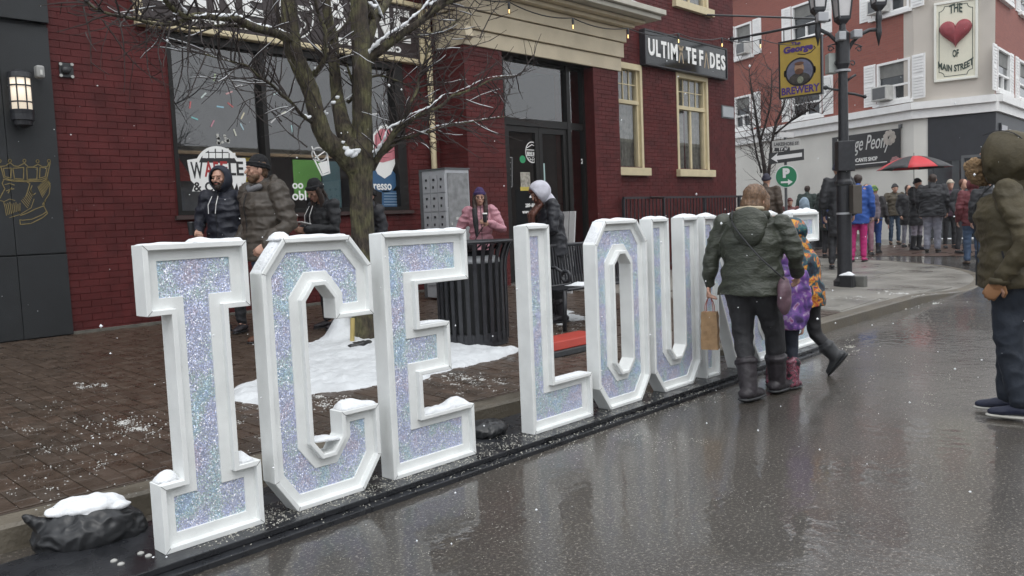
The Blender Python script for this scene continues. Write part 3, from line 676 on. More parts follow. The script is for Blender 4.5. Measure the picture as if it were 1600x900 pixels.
for k in range(4): line(m, BAY, pix(BAY, [(787, 254+k*10), (798, 254+k*10)], OG), .012, OG)
m.build('window_menu', mat('grey_print', (.32, .33, .33), .6, var=0), bld)

# cornice of the bay ------------------------------------------------
W_(BAY, 'cornice', M_BEIGE, bld, [(XS-.02, 12.79, 4.02, 4.25, -.6, .03), (XS-.06, 12.83, 4.262, 4.52, -.6, .07), (XS-.10, 12.88, 4.535, 4.78, -.6, .10), (XS-.2, 12.98, 4.79, 4.85, -.6, .22), (XS-.34, 13.12, 4.855, 4.91, -.6, .36)], bevel=.006)
W_(BAY, 'eave', mat('pale_eave', (.42, .40, .34), .55, var=.1, vs=4), bld, [(XS-.55, 13.36, 4.92, 5.0, -.62, .55), (XS-.62, 13.43, 5.005, 5.10, -.62, .62)], bevel=.01)
mb = MB()
for k in range(40):
    a = XS-.6+k*(14.0-XS-.0)/40*.93
me = None
def mound(name, P, U, W2, h_, parent, nu=24, nw=6, m=M_SNOW, seed=0, edge=.5):
    """snow lying on a strip: P corner, U along, W2 across; lumpy, falling off at the edges"""
    mb = MB(); vs = []
    for i in range(nu+1):
        for j in range(nw+1):
            u, v_ = i/nu, j/nw; p = P+U*u+W2*v_
            k = (max(0, 4*u*(1-u))**(.5 if U.length < .2 else .22))*(max(0, 4*v_*(1-v_))**.42)
            z = h_*k*(.62+.5*noise.noise(p*9+V((seed, 0, 0)))+.18*noise.noise(p*26+V((seed, 5, 0))))
            vs.append(p+V((0, 0, max(.0015*k, z)+.0005)))
    fs = [(i*(nw+1)+j, (i+1)*(nw+1)+j, (i+1)*(nw+1)+j+1, i*(nw+1)+j+1) for i in range(nu) for j in range(nw)]
    n = len(vs); mb.add(vs+[p-V((0, 0, .004)) if False else V((p.x, p.y, P.z+(U.z*((k//(nw+1))/nu))-.003)) for k, p in enumerate(vs)], fs+[tuple(reversed([i+n for i in f])) for f in fs])
    rim = [i*(nw+1) for i in range(nu+1)]+[nu*(nw+1)+j for j in range(1, nw+1)]+[i*(nw+1)+nw for i in range(nu-1, -1, -1)]+[j for j in range(nw-1, 0, -1)]
    mb.f += [(a, b, b+n, a+n) for a, b in zip(rim, rim[1:]+rim[:1])]; mb.m += [0]*len(rim)
    return mb.build(name, m, parent, smooth=True)
o = mound('roof_snow', V((XS-.6, YB-.6, 5.1)), V((4.82, 0, 0)), V((0, 1.2, 0)), .16, bld, 60, 10, seed=3)
# curved bracket at the left end of the cornice
m = MB(); pts = [(0, 4.55), (.0, 4.3), (.04, 4.12), (.12, 4.05), (.2, 4.1), (.17, 4.25), (.25, 4.4), (.3, 4.55)]
prism(m, [[V((XS-.12, YB-.0-q[0], q[1])) for q in pts]], V((.14, 0, 0))); m.build('bracket', M_BEIGE, bld, bevel=.008)

# sash windows --------------------------------------------------------
M_CURT = mat('pale_curtain', (.16, .155, .13), .9, var=.4, vs=11)
def sash(h, split, lower_bars, hide_left=0):
    a, b, z0, z1 = h; t = .075
    fr = W_(MAIN, 'window', M_CREAM, bld, [(a, a+t, z0, z1, -.14, .012), (b-t, b, z0, z1, -.14, .012), (a+t, b-t, z1-t*1.6, z1, -.14, .012), (a+t, b-t, split-.03, split+.05, -.13, -.03)], bevel=.005)
    ins = (a+t, b-t)
    W_(MAIN, 'inner_frame', M_CREAM, fr, [(a+t, a+t+.06, z0, z1-t*1.6, -.14, -.045), (b-t-.06, b-t, z0, z1-t*1.6, -.14, -.045)])
    W_(MAIN, 'sill', M_CREAM, fr, [(a-.07, b+.12, z0-.16, z0-.004, -.12, .10)], bevel=.006)
    W_(MAIN, 'pane', M_GLASS, fr, [(a+t+.06, b-t-.06, z0, z1-t*1.6, -.10, -.094)])
    bars = [(a+t+.06+(b-a-2*t-.12)*k/4-.009, a+t+.06+(b-a-2*t-.12)*k/4+.009, split+.05, z1-t*1.6, -.093, -.075) for k in (1, 2, 3)]
    bars.append((a+t+.06, b-t-.06, (split+z1)/2-.03, (split+z1)/2-.012, -.0925, -.074))
    if lower_bars: m_ = (a+b)/2; bars.append((m_-.03, m_+.03, z0, split-.03, -.093, -.06))
    W_(MAIN, 'glazing_bars', M_CREAM, fr, bars)
    m = MB(); n = 30; L_ = []
    for k in range(n+1): L_.append((a+t+(b-a-2*t)*k/n, .018*math.sin(k*1.9)+.01*math.sin(k*.7)))
    for (s0, o0), (s1, o1) in zip(L_[:-1], L_[1:]):
        if .42 < (s0-a)/(b-a) < .5: continue
        m.add([MAIN.W(s0, z0, -.2+o0), MAIN.W(s1, z0, -.2+o1), MAIN.W(s1, z1, -.2+o1), MAIN.W(s0, z1, -.2+o0)], [(0, 1, 2, 3)])
    m.build('curtain', M_CURT, fr, smooth=True)
    W_(MAIN, 'room', M_ROOM, fr, [(a-.1, b+.1, z0-.1, z1+.1, -.9, -.85)])
sash(U1, 3.63, False); sash(U2, 3.66, True); sash(U3, 6.9, True)

# charcoal shopfront at the left ---------------------------------------
dk = thing('charcoal_shopfront', 'charcoal panelled shopfront at the far left beside the red brick wall', 'shopfront', (0, 9.6, .3))
DKX0 = -6
def dkp(nm, x0, x1, z0, z1, o): return W_(MAIN, nm, M_DARKP, dk, [(x0, x1, z0, z1, -.25, o)], bevel=.004)
W_(MAIN, 'wall', M_DARKP, dk, [(DKX0, XL-.004, 0, ZT, -.3, .02)])
for a, b in ((DKX0, -3.5), (-3.49, -1), (-.99, 1.3), (1.31, 2.77), (2.775, XL-.002)):
    dkp('panel', a, b, 3.64, ZT-.2, .10); dkp('panel', a, b, 1.22, 3.60, .05); dkp('panel', a, b, .335, 1.205, .06)
# drawing of a crowned bearded head, gold lines
mu = thing('wall_drawing', 'gold line drawing of a crowned bearded head on the charcoal panel', 'mural', MAIN.W(2.95, 2, .05))
OM = .051
def gl(name, *lines, wd=.008):
    m = MB()
    for l in lines: line(m, MAIN, pix(MAIN, l, OM), wd, OM)
    return m.build(name, M_GOLD, mu)
K = lambda x, y: (x/6, 220+y/6)
gl('crown', [K(-20, 225), K(5, 240), K(50, 235), K(95, 205), K(130, 235), K(170, 240), K(228, 210), K(265, 245), K(310, 245), K(355, 220), K(400, 245), K(445, 240), K(458, 205)],
   [K(-20, 240), K(10, 250), K(35, 345), K(90, 365), K(240, 375), K(380, 365), K(440, 345), K(470, 205)], [K(30, 360), K(120, 378), K(240, 384), K(400, 378), K(445, 355)], [K(30, 255), K(45, 335), K(100, 350), K(105, 255), K(30, 258)], [K(120, 258), K(135, 355), K(220, 360), K(222, 250), K(120, 258)], [K(250, 250), K(255, 362), K(345, 358), K(350, 250), K(250, 250)], [K(375, 250), K(370, 350), K(425, 335), K(440, 255), K(375, 250)],
   *[[K(cx+14*math.cos(R(a)), cy+16*math.sin(R(a))) for a in range(0, 361, 40)] for cx, cy in ((-5, 190), (92, 188), (228, 188), (352, 192), (458, 190))])
gl('face', [K(35, 365), K(20, 400), K(45, 450), K(0, 535), K(-20, 560)], [K(45, 410), K(90, 400), K(135, 415)], [K(60, 470), K(95, 455), K(130, 450)], [K(75, 490), K(90, 465), K(110, 440)], [K(240, 380), K(280, 400), K(260, 470), K(240, 530)], [K(300, 420), K(285, 460), K(310, 510), K(335, 490)])
gl('beard', *[[K(35+k*19, 575+(k*37 % 22)), K(50+k*17, 640+k*5-(k*k) % 30), K(60+k*16, 700-k*6)] for k in range(9)], *[[K(200+k*12, 560-k*14), K(260+k*7, 630-k*18)] for k in range(8)], [K(90, 720), K(190, 690), K(290, 630), K(320, 545)], [K(0, 560), K(40, 570), K(90, 545), K(140, 560)], wd=.006)
gl('hair', *[[K(355+k*9, 430-k*9), K(400+k*8, 530-k*14)] for k in range(10)], [K(440, 350), K(470, 420), K(460, 500), K(420, 560), K(410, 620)], wd=.006)
gl('collar', [K(190, 700), K(250, 680), K(330, 640), K(410, 610), K(445, 680), K(400, 720), K(290, 775), K(190, 785), K(185, 740), K(210, 745), K(300, 735), K(400, 690), K(440, 660)], [K(400, 600), K(430, 560), K(400, 590)])
# wall lantern
wl = thing('wall_lantern', 'lit wall lantern with frosted glass and dark bars on the charcoal front', 'lamp', MAIN.W(2.98, 2.9, .1))
cx, cz = MAIN.at(35, 155, .2); zt_ = MAIN.at(35, 121, .2)[1]; zb = MAIN.at(35, 172, .2)[1]; zz = MAIN.at(37, 195, .2)[1]; rr_ = (MAIN.at(53, 150, .2)[0]-MAIN.at(17, 150, .2)[0])/2
m = MB(); m.lathe(MAIN.W(cx, 0, .16), [(rr_*.92, zb), (rr_*.92, zt_)], 20); m.build('lamp_glass', mat('lit_frosted_glass', (.7, .62, .5), .4, var=0, emit=((1, .86, .68), .42)), wl, smooth=True)
m = MB()
for k in range(8):
    a = 2*math.pi*k/8+.2; p = MAIN.W(cx, 0, .16)+V((math.cos(a)*rr_, math.sin(a)*rr_, 0)); m.tube([p+V((0, 0, zb)), p+V((0, 0, zt_))], .007, 6)
for z in (zt_, zt_-(zt_-zb)*.25, zb+(zt_-zb)*.25, zb): m.lathe(MAIN.W(cx, z-.008, .16), [(rr_*.95, 0), (rr_*1.04, 0), (rr_*1.04, .014), (rr_*.95, .014)], 20)
m.build('cage', M_IRON, wl); m = MB(); m.lathe(MAIN.W(cx, 0, .16), [(.02, zz-.03), (rr_*.8, zz), (rr_*.85, zz+.04), (rr_*1.0, zz+.05), (rr_*1.02, zb-.04), (rr_*1.08, zb)], 20); m.lathe(MAIN.W(cx, 0, .16), [(rr_*1.08, zt_), (rr_*1.02, zt_+.05), (rr_*.3, zt_+.08)], 20); MAIN.box(m, cx-.05, cx+.05, zz, zt_+.08, .05, .14)
m.build('body', M_IRON, wl, smooth=False)
m = MB(); a, z = MAIN.at(52, 103, .11); b, z2 = MAIN.at(67, 124, .11); MAIN.box(m, a, b, z2, z, .10, .2); o = m.build('wall_sensor', mat('grey_plastic', (.3, .3, .29), .5), bevel=.02); tag(o, 'small grey box light fixed above the wall lantern', 'floodlight')
lens_ = MB(); MAIN.box(lens_, a+.03, b-.03, z2+.03, z-.05, .2, .21); lens_.build('lens', mat('pale_lens', (.55, .55, .52), .3, var=0), o)
pk = thing('wall_plate', 'square black plate with four pale screws on the red bricks', 'bracket', MAIN.W(3.45, 3, .01)); m = MB(); a, z = MAIN.at(92, 97, .02); b, z2 = MAIN.at(116, 122, .02); MAIN.box(m, a, b, z2, z, 0, .02); m.build('plate', M_BLACKPL, pk, bevel=.004)
for p in ((94, 100), (112, 101), (95, 118), (113, 120)):
    m = MB(); s_, t_ = MAIN.at(*p, .02); m.tube([MAIN.W(s_, t_, .021), MAIN.W(s_, t_, .034)], .017, 10); m.build('screw', mat('dull_zinc', (.4, .4, .38), .5), pk)
m = MB(); s_, t_ = MAIN.at(103, 110, .02); m.ell(MAIN.W(s_, t_, .03), (.05, .03, .045)); m.build('boss', M_BLACKPL, pk, smooth=True)

# ULTIMATE FADES sign -------------------------------------------------
uf = thing('barber_sign', 'black glossy sign reading ULTIMATE FADES in white on the upper brick wall', 'sign', MAIN.W(16, 4.8, .1))
ua, ub = 14.40, 17.70; uz0, uz1 = 4.43, 5.08
W_(MAIN, 'panel', mat('glossy_black_panel', (.012, .013, .015), .12, var=.1), uf, [(ua, ub, uz0, uz1, .0, .12)]); W_(MAIN, 'frame', M_IRON, uf, [(ua-.03, ub+.03, uz0-.03, uz0, 0, .14), (ua-.03, ub+.03, uz1, uz1+.03, 0, .14), (ua-.03, ua, uz0, uz1, 0, .14), (ub, ub+.03, uz0, uz1, 0, .14)])
lx = ua+.08
MBR = mat('bronze_print', (.42, .33, .22), .5, var=0)
for s_, x0, x1 in (('U', .03, .10), ('L', .115, .165), ('T', .175, .235), ('I', .25, .265), ('M', .285, .365), ('T', .47, .53), ('E', .545, .595), ('F', .635, .685), ('D', .775, .84), ('E', .86, .91), ('S', .925, .985)):
    lett(s_, ua+(ub-ua)*x0, 4.60, (ub-ua)*(x1-x0), .34, par=uf, o=.12, bold=.035, th=.012)
for x0 in (.375, .695):
    m = MB(); A = ua+(ub-ua)*x0; q = .07*(ub-ua); line(m, MAIN, [(A+.03, 4.58), (A+q/2, 4.93), (A+q-.03, 4.58)], .03, .121)
    if x0 < .5: line(m, MAIN, [(A+.03, 4.93), (A+q/2, 4.75), (A+q-.03, 4.93)], .03, .121)
    m.build('letter', MBR, uf)
pq = thing('wall_plaque', 'small pale grey plaque near the right edge of the brick wall', 'plaque', MAIN.W(17.9, 3.6, .05)); a, z = MAIN.at(1130, 166, .04); b, z2 = MAIN.at(1147, 184, .04)
W_(MAIN, 'plate', mat('grey_plaque', (.36, .38, .40), .5, var=.1), pq, [(a, b, z2, z, 0, .035)]); W_(MAIN, 'frame', M_GREYD, pq, [(a-.03, b+.03, z2-.03, z+.03, 0, .02)])

# ------------------------------------------------------------------ corner building across the side street
A0 = onZ(1428, 374, .28); azL = R(22.6); PLF = Plane((A0.x, A0.y), (math.sin(azL), math.cos(azL)), (-math.cos(azL), math.sin(azL)))
dC = V((math.sin(R(171)), math.cos(R(171)), 0)); PC = Plane((A0.x, A0.y), (dC.x, dC.y), (dC.y, -dC.x) if False else (-abs(dC.y), -abs(dC.x)))
sB = PC.at(1554.5, 150)[0]; B0 = PC.W(sB, 0); PRF = Plane((B0.x, B0.y), (1, .03), (.03, -1))
ZC = lambda py: PLF.at(1428, py)[1]
cb = thing('corner_building', 'red brick corner building with white shutters and pale ground floor across the side street', 'building', (A0.x+4, A0.y+3, .28))
M_CB = brick_tex_mat('orange_red_brick', (.27, .082, .060), (.23, .07, .052), (.23, .10, .078)); M_REND = mat('beige_render', (.50, .46, .41), .7, var=.06, vs=1.2); M_RENW = mat('pale_render', (.62, .61, .57), .7, var=.10, vs=.8); M_SHUT = mat('white_shutter', (.80, .80, .79), .6, var=.05)
zb0, zb1 = PLF.at(1428, 186)[1], PLF.at(1428, 161)[1]
def uvbox(pl, name, m, s0, s1, z0, z1, o0, o1, parent, holes=()):
    mb = MB(); wall_with_holes(mb, pl, s0, s1, z0, z1, list(holes), o0, o1); me = mb.mesh(name); uv = me.uv_layers.new(name='UVMap')
    for p in me.polygons:
        for li in p.loop_indices:
            c = me.vertices[me.loops[li].vertex_index].co; uv.data[li].uv = ((c-pl.P0).dot(pl.d), c.z)
    return meshobj(name, me, m, parent)
def wrect(pl, x0, y0, x1, y1):
    a = pl.at(x0, (y0+y1)/2)[0]; b = pl.at(x1, (y0+y1)/2)[0]; z1 = pl.at((x0+x1)/2, y0)[1]; z0 = pl.at((x0+x1)/2, y1)[1]
    return (min(a, b), max(a, b), z0, z1)
Wl = [wrect(PLF, 1371, 95, 1423, 158), wrect(PLF, 1364, -35, 1421, 27), wrect(PLF, 1238, 2, 1282, 55), wrect(PLF, 1238, 118, 1284, 180), wrect(PLF, 1149, 24, 1175, 82), wrect(PLF, 1149, 138, 1174, 196)]
zl0, zl1 = Wl[0][2], Wl[0][3]; zu0, zu1 = Wl[2][2]-.0, Wl[2][3]
Wl = [(w_[0], w_[1], zl0, zl1) if i in (0, 3, 5) else (w_[0], w_[1], zl0+2.72, zl1+2.72) for i, w_ in enumerate(Wl)]
Wr = [wrect(PRF, 1557, 83, 1577, 148), wrect(PRF, 1591, 92, 1625, 162)]; Wr = [(w_[0], w_[1], zl0, zl1) for w_ in Wr]; Wr += [(w_[0], w_[1], zl0+2.72, zl1+2.72) for w_ in Wr]
uvbox(PLF, 'brick_wall', M_CB, .35, 16, zb1, 10.5, -.4, 0, cb, Wl); uvbox(PRF, 'brick_wall', M_CB, .02, 12, zb1, 10.5, -.4, 0, cb, Wr)
m = MB(); PC.box(m, 0, sB, zb1, 10.5, -.5, .01); PLF.box(m, 0, .35, zb1, 10.5, -.4, .006); m.build('rendered_corner', M_REND, cb)
m = MB(); PLF.box(m, 0, 16, .0, zb0, -.4, 0); PC.box(m, 0, sB*.22, 0, zb0, -.5, .0); m.build('rendered_wall', M_RENW, cb)
for pl, s0, s1 in ((PLF, -.05, 16), (PC, -.05, sB+.05), (PRF, -.05, 12)):
    W_(pl, 'band', M_SHUT, cb, [(s0, s1, zb0, zb0+(zb1-zb0)*.55, -.3, .12), (s0, s1, zb0+(zb1-zb0)*.55+.004, zb1, -.3, .22)])
W_(PLF, 'eave', M_SHUT, cb, [(6, 16, zl1+4.05, zl1+4.3, 0, .35)])
M_DG = mat('dark_window_glass', (.03, .035, .04), .12, var=.2)
def win2(pl, w_, shl=True, shr=True, unit=None):
    a, b, z0, z1 = w_; t = .07; fr = W_(pl, 'window', M_SHUT, cb, [(a, a+t, z0, z1, -.15, .04), (b-t, b, z0, z1, -.15, .04), (a+t, b-t, z1-t, z1, -.15, .04), (a+t, b-t, z0, z0+t, -.15, .04), (a+t, b-t, z0+(z1-z0)*.36, z0+(z1-z0)*.36+.06, -.15, .02), ((a+b)/2-.03, (a+b)/2+.03, z0+t, z0+(z1-z0)*.36, -.15, .015)])
    W_(pl, 'pane', M_DG, fr, [(a+t, b-t, z0+t, z1-t, -.12, -.06)]); W_(pl, 'sill', M_SHUT, fr, [(a-.1, b+.1, z0-.12, z0-.005, -.1, .12)])
    W_(pl, 'blind', mat('grey_blind', (.17, .17, .16), .7, var=.15), fr, [(a+t, b-t, z0+(z1-z0)*.62, z1-t, -.058, -.04)])
    for flag, x0, x1 in ((shl, a-.52, a-.06), (shr, b+.06, b+.52)):
        if flag:
            s = W_(pl, 'shutter', M_SHUT, cb, [(x0, x1, z0-.05, z1+.03, 0, .03)]); m = MB(); n = 14
            for k in range(n):
                if k == n//2: continue
                zz = z0+(z1-z0)*(k+.3)/n; pl.box(m, x0+.06, x1-.06, zz, zz+(z1-z0)/n*.55, .03, .045)
            m.build('louvres', M_SHUT, s); tag(s.children[0] if s.children else s, kind=None)
    if unit:
        u0, u1 = unit; s0 = a+(b-a)*u0; s1 = a+(b-a)*u1; ac = W_(pl, 'cooling_unit', mat('ac_white', (.5, .5, .48), .5), cb, [(s0, s1, z0+.05, z0+.5, -.1, .32)], bevel=.02); W_(pl, 'grille', M_GREYD, ac, [(s0+.06, s1-.06, z0+.1, z0+.45, .32, .325)])
for i, w_ in enumerate(Wl): win2(PLF, w_, unit=((.5, .98) if i in (0, 1) else ((.05, .6) if i == 4 else None)))
for i, w_ in enumerate(Wr): win2(PRF, w_)
# ground floor of the chamfered corner: dark shopfront
s0 = PC.at(1450, 200)[0]
W_(PC, 'dark_fascia', mat('dark_slate_panel', (.02, .022, .028), .5, var=.15), cb, [(s0, sB+.02, PC.at(1500, 250)[1], zb0-.004, -.4, .03)])
W_(PRF, 'dark_fascia', MC['dark_slate_panel'], cb, [(.03, 12, PC.at(1500, 250)[1], zb0-.004, -.4, .025)])
W_(PC, 'shop_glazing', M_DG, cb, [(s0, sB-.02, .3, PC.at(1500, 250)[1]-.004, -.4, -.05)])
W_(PRF, 'shop_glazing', M_DG, cb, [(.03, 12, .3, PC.at(1500, 250)[1]-.004, -.4, -.05)])
e1 = PC.at(1502, 300)[0]
W_(PC, 'door_frame', M_GREYD, cb, [(e1, e1+.08, .3, 2.75, -.1, .04), (sB-.12, sB-.02, .3, 2.75, -.1, .04), (e1+.08, sB-.12, 2.67, 2.75, -.1, .04)])
W_(PC, 'door_surround', mat('slate_trim', (.05, .055, .06), .5), cb, [(s0, s0+.12, .3, 2.7, -.1, .02), (e1-.25, e1-.05, .3, 2.7, -.1, .02), (s0+.12, e1-.25, .3, .9, -.1, .015)])
m = MB(); a, z = PC.at(1440, 248); b, z2 = PC.at(1451, 262); W_(PC, 'poster', mat('pink_poster', (.5, .32, .27), .7, var=.3, vs=8), cb, [(a, b, z2, z, 0, .02)])
fs_ = thing('window_sign', 'small dark sign with pale lettering at the far right of the dark fascia', 'sign', PC.W(sB, 4, .1)); a, z = PRF.at(1560, 192); b, z2 = PRF.at(1582, 224)
W_(PRF, 'panel', MC['dark_slate_panel'], fs_, [(a, b+.3, z2, z, .03, .08)]); W_(PRF, 'logo', mat('pale_logo', (.4, .4, .42), .5, var=.2), fs_, [(a+.05, a+(b-a)*.4, z2+.06, z-.06, .08, .09)])
W_(PRF, 'printed_lines', MC['pale_logo'], fs_, [(a+(b-a)*.5, b+.2, z2+(z-z2)*k, z2+(z-z2)*(k+.1), .08, .09) for k in (.2, .42, .64)])
# step along the rendered wall
m = MB(); PLF.box(m, 2, 15, .0, .45, 0, .9); o = m.build('concrete_step', M_CONC, cb)
# heart sign
hsn = thing('heart_sign', 'cream sign with a big red heart reading THE HEART OF MAIN STREET', 'sign', PC.W(sB/2, 6, .1))
ha, hb = PC.at(1459, 60, .1)[0], PC.at(1528, 60, .1)[0]; hz1 = PC.at(1492, 0, .1)[1]; hz0 = PC.at(1494, 125, .1)[1]
M_SCR = mat('sign_cream', (.68, .66, .54), .6, var=.03); M_SGN = mat('sign_green_print', (.03, .05, .04), .6, var=0)
W_(PC, 'board', M_SCR, hsn, [(ha+.06, hb-.06, hz0+.06, hz1-.06, .01, .07)]); W_(PC, 'frame', mat('sign_white_frame', (.74, .74, .68), .6, var=.02), hsn, [(ha, hb, hz0, hz0+.07, .01, .10), (ha, hb, hz1-.07, hz1, .01, .10), (ha, ha+.07, hz0+.07, hz1-.07, .01, .1), (hb-.07, hb, hz0+.07, hz1-.07, .01, .1)], bevel=.01)
m = MB(); i_ = .14; c_ = .14; L2 = []
for sx, sz, a0 in ((ha+i_, hz0+i_, 90), (hb-i_, hz0+i_, 180), (hb-i_, hz1-i_, 270), (ha+i_, hz1-i_, 0)):
    L2 += [(sx+c_*math.cos(R(a0-k*22.5)), sz+c_*math.sin(R(a0-k*22.5))) for k in range(5)]
line(m, PC, L2+[L2[0]], .018, .071); m.build('printed_border', M_SGN, hsn)
hc, hzc = (ha+hb)/2, PC.at(1492, 52, .1)[1]; hw_ = (PC.at(1518, 50, .1)[0]-PC.at(1467, 50, .1)[0])/2
hp = []
for k in range(48):
    t = 2*math.pi*k/48; hp.append((16*math.sin(t)**3/16*hw_, (13*math.cos(t)-5*math.cos(2*t)-2*math.cos(3*t)-math.cos(4*t)+2)/16*hw_*1.0))
vs = []
for q, o_ in ((1, .07), (1, .13), (.9, .19), (.7, .23), (.4, .25)): vs += [PC.W(hc+x*q, hzc+z*q, o_) for x, z in hp]
vs.append(PC.W(hc, hzc, .255)); n = 48; fs = [(r_*n+k, r_*n+(k+1) % n, (r_+1)*n+(k+1) % n, (r_+1)*n+k) for r_ in range(4) for k in range(n)]+[(4*n+k, 4*n+(k+1) % n, 5*n) for k in range(n)]
m = MB(); m.add(vs, fs); m.build('heart', mat('red_heart', (.25, .04, .05), .6, var=.15, vs=8, bump=.2), hsn, smooth=True)
hW = hb-ha
for s_, cxp, py, wd, h_, cv in (('THE', 0, 21, .30, .26, .04), ('OF', 0, 89, .14, .22, 0), ('MAIN STREET', 0, 103, .80, .20, -.16)):
    z = PC.at(1492, py, .1)[1]; mb_ = text(s_, PC, hc+cxp, z, .07, h_, hW*wd, .012, .03, 0, 'C', cv); mb_.build('lettering', M_SGN, hsn)
# hanging shop banner on the pale wall
vp = thing('shop_banner', 'black banner with white script lettering and flowers on the pale wall', 'sign', PLF.W(3, 3, .1))
va, vz = PLF.at(1299, 212, .1); vb, _ = PLF.at(1405, 212, .1); va, vb = min(va, vb), max(va, vb); vz1 = PLF.at(1350, 208, .1)[1]; vz0 = PLF.at(1350, 262, .1)[1]
W_(PLF, 'banner', mat('black_banner', (.014, .013, .015), .5, var=.2, vs=1.5), vp, [(va, vb, vz0, vz1, .04, .07)])
PLR = Plane((PLF.W(16, 0).x, PLF.W(16, 0).y), (-PLF.d.x, -PLF.d.y), (PLF.n.x, PLF.n.y))
def rs(px, py): return PLR.at(px, py, .07)
a, z = rs(1309, 244); b, _ = rs(1392, 244)
text('Vintage Peony', PLR, a, vz0+.42, .07, .62, b-a, .01, .0, .35).build('lettering', mat('script_white', (.6, .6, .58), .5, var=0), vp)
a, _ = rs(1327, 250); b, _ = rs(1371, 250); text('BROCANTE SHOP', PLR, a, vz0+.2, .07, .13, b-a, .01, .02).build('lettering', M_TXT, vp)
m = MB(); a, _ = rs(1322, 250); b, _ = rs(1386, 250); PLR.box(m, a, b, vz0+.11, vz0+.135, .07, .08); m.build('rule', M_TXT, vp)
for (px, py, r_), m_ in (((1390, 215, .27), mat('pale_flower', (.42, .38, .34), .7, var=.2)), ((1399, 254, .22), mat('pink_flower', (.38, .20, .20), .7, var=.2))):
    a, z = rs(px, py); m = MB()
    for q in range(3):
        k = 9-q*2; rr2 = r_*(1-.28*q)
        for j in range(k): t = 2*math.pi*j/k+q; c2 = [(a+rr2*.62*math.cos(t)+rr2*.3*math.cos(2*math.pi*i/10), z+rr2*.62*math.sin(t)+rr2*.3*math.sin(2*math.pi*i/10)) for i in range(10)]; PLR.poly(m, c2, .07+q*.012, .012)
    m.build('flower', m_, vp)
tag(W_(PLR, 'banner_hook', M_GREYD, vp, [(rs(1404, 212)[0], rs(1405, 212)[0]+.06, vz1, vz1+.12, .0, .08)]))

# buildings on the other side of the street, seen in the shop glass
M_OPP = mat('opposite_brick', (.13, .10, .085), .7, var=.2, vs=1)
for nm, x0, x1, hh, lab in (('shop_row', -25, 27, 4.5, 'low brown brick shop row across the street behind the viewer'), ('shop_row', 27.1, 70, 6.0, 'taller brick shop row across the street further right')):
    t = thing(nm, lab, 'building', ((x0+x1)/2, -12, 0)); OP = Plane((0, -11), (-1, 0), (0, 1)); W_(OP, 'wall', M_OPP, t, [(-x1, -x0, 0, hh, -8, 0)]); W_(OP, 'parapet', mat('pale_coping', (.38, .35, .28), .7), t, [(-x1, -x0, hh, hh+.2, -.5, .12)])
    x = x0+1
    while x < x1-3: W_(OP, 'shop_window', M_DG, t, [(-x-2.6, -x, .7, 3, 0, .03)]); x += 4
    ob_ = W_(OP, 'sidewalk', M_CONC, t, [(-x1, -x0, 0, .13, 0, 3)])

# ================================================================== the marquee letters
YL = 3.326; KS = YL/3.19; ZP = .055
def LP(x, z): return (x*KS, ZP if z < .13 else 1.36+(z-1.36)*KS)
LET = {}
cC = [(1.945, .118), (2.31, .118), (2.42, .26), (2.42, .51), (2.205, .51), (2.205, .40), (2.155, .335), (2.10, .335), (2.05, .40), (2.05, 1.04), (2.10, 1.105), (2.155, 1.105), (2.205, 1.04), (2.205, .945), (2.42, .945), (2.42, 1.185), (2.305, 1.326), (1.955, 1.326), (1.84, 1.18), (1.84, .262)]
cE = [(2.49, .118), (3.057, .118), (3.057, .39), (2.705, .39), (2.705, .60), (2.907, .60), (2.907, .855), (2.705, .855), (2.705, 1.062), (3.057, 1.062), (3.057, 1.326), (2.49, 1.326)]
LSPEC = [
 ('I', [(1.345, .118), (1.78, .118), (1.78, .387), (1.68, .387), (1.68, 1.05), (1.78, 1.05), (1.78, 1.326), (1.345, 1.326), (1.345, 1.05), (1.442, 1.05), (1.442, .385), (1.345, .385)], [], 'white letter I with glittering face at the left end beside the rubbish bag'),
 ('C', cC, [], 'white letter C with snow on its sloping shoulder, between the I and the E'),
 ('E', cE, [], 'large white letter E with snow mounds on its lower arm before the litter bin'),
 ('L', [(3.53, .118), (4.097, .118), (4.097, .39), (3.735, .39), (3.735, 1.33), (3.53, 1.33)], [], 'white letter L with glittering face standing in front of the bench'),
 ('O', [(4.285, .118), (4.64, .118), (4.752, .262), (4.752, 1.19), (4.64, 1.335), (4.285, 1.335), (4.172, 1.19), (4.172, .262)], [[(4.435, .34), (4.375, .41), (4.375, 1.045), (4.435, 1.115), (4.495, 1.115), (4.555, 1.045), (4.555, .41), (4.495, .34)]], 'white letter O with a narrow slot and snow on its slanted corner'),
 ('U', [(4.93, .118), (5.315, .118), (5.43, .26), (5.43, 1.335), (5.215, 1.335), (5.215, .41), (5.16, .34), (5.09, .34), (5.03, .41), (5.03, 1.335), (4.812, 1.335), (4.812, .26)], [], 'white letter U with glittering face between the O and the N'),
 ('N', [(5.51, .118), (5.71, .118), (5.71, .78), (6.0, .118), (6.19, .118), (6.19, 1.335), (5.99, 1.335), (5.99, .68), (5.70, 1.335), (5.51, 1.335)], [], 'white letter N half hidden behind the woman in the dark green coat'),
 ('G', [(x-2.49+6.27+.045-.0+ (2.49-1.84)-.045+0, z) for x, z in cC], [], 'white letter G hidden behind the woman and the two children'),
 ('E', [(x-2.49+7.02, z) for x, z in cE], [], 'white letter E at the far right end of the row behind the children'),
]
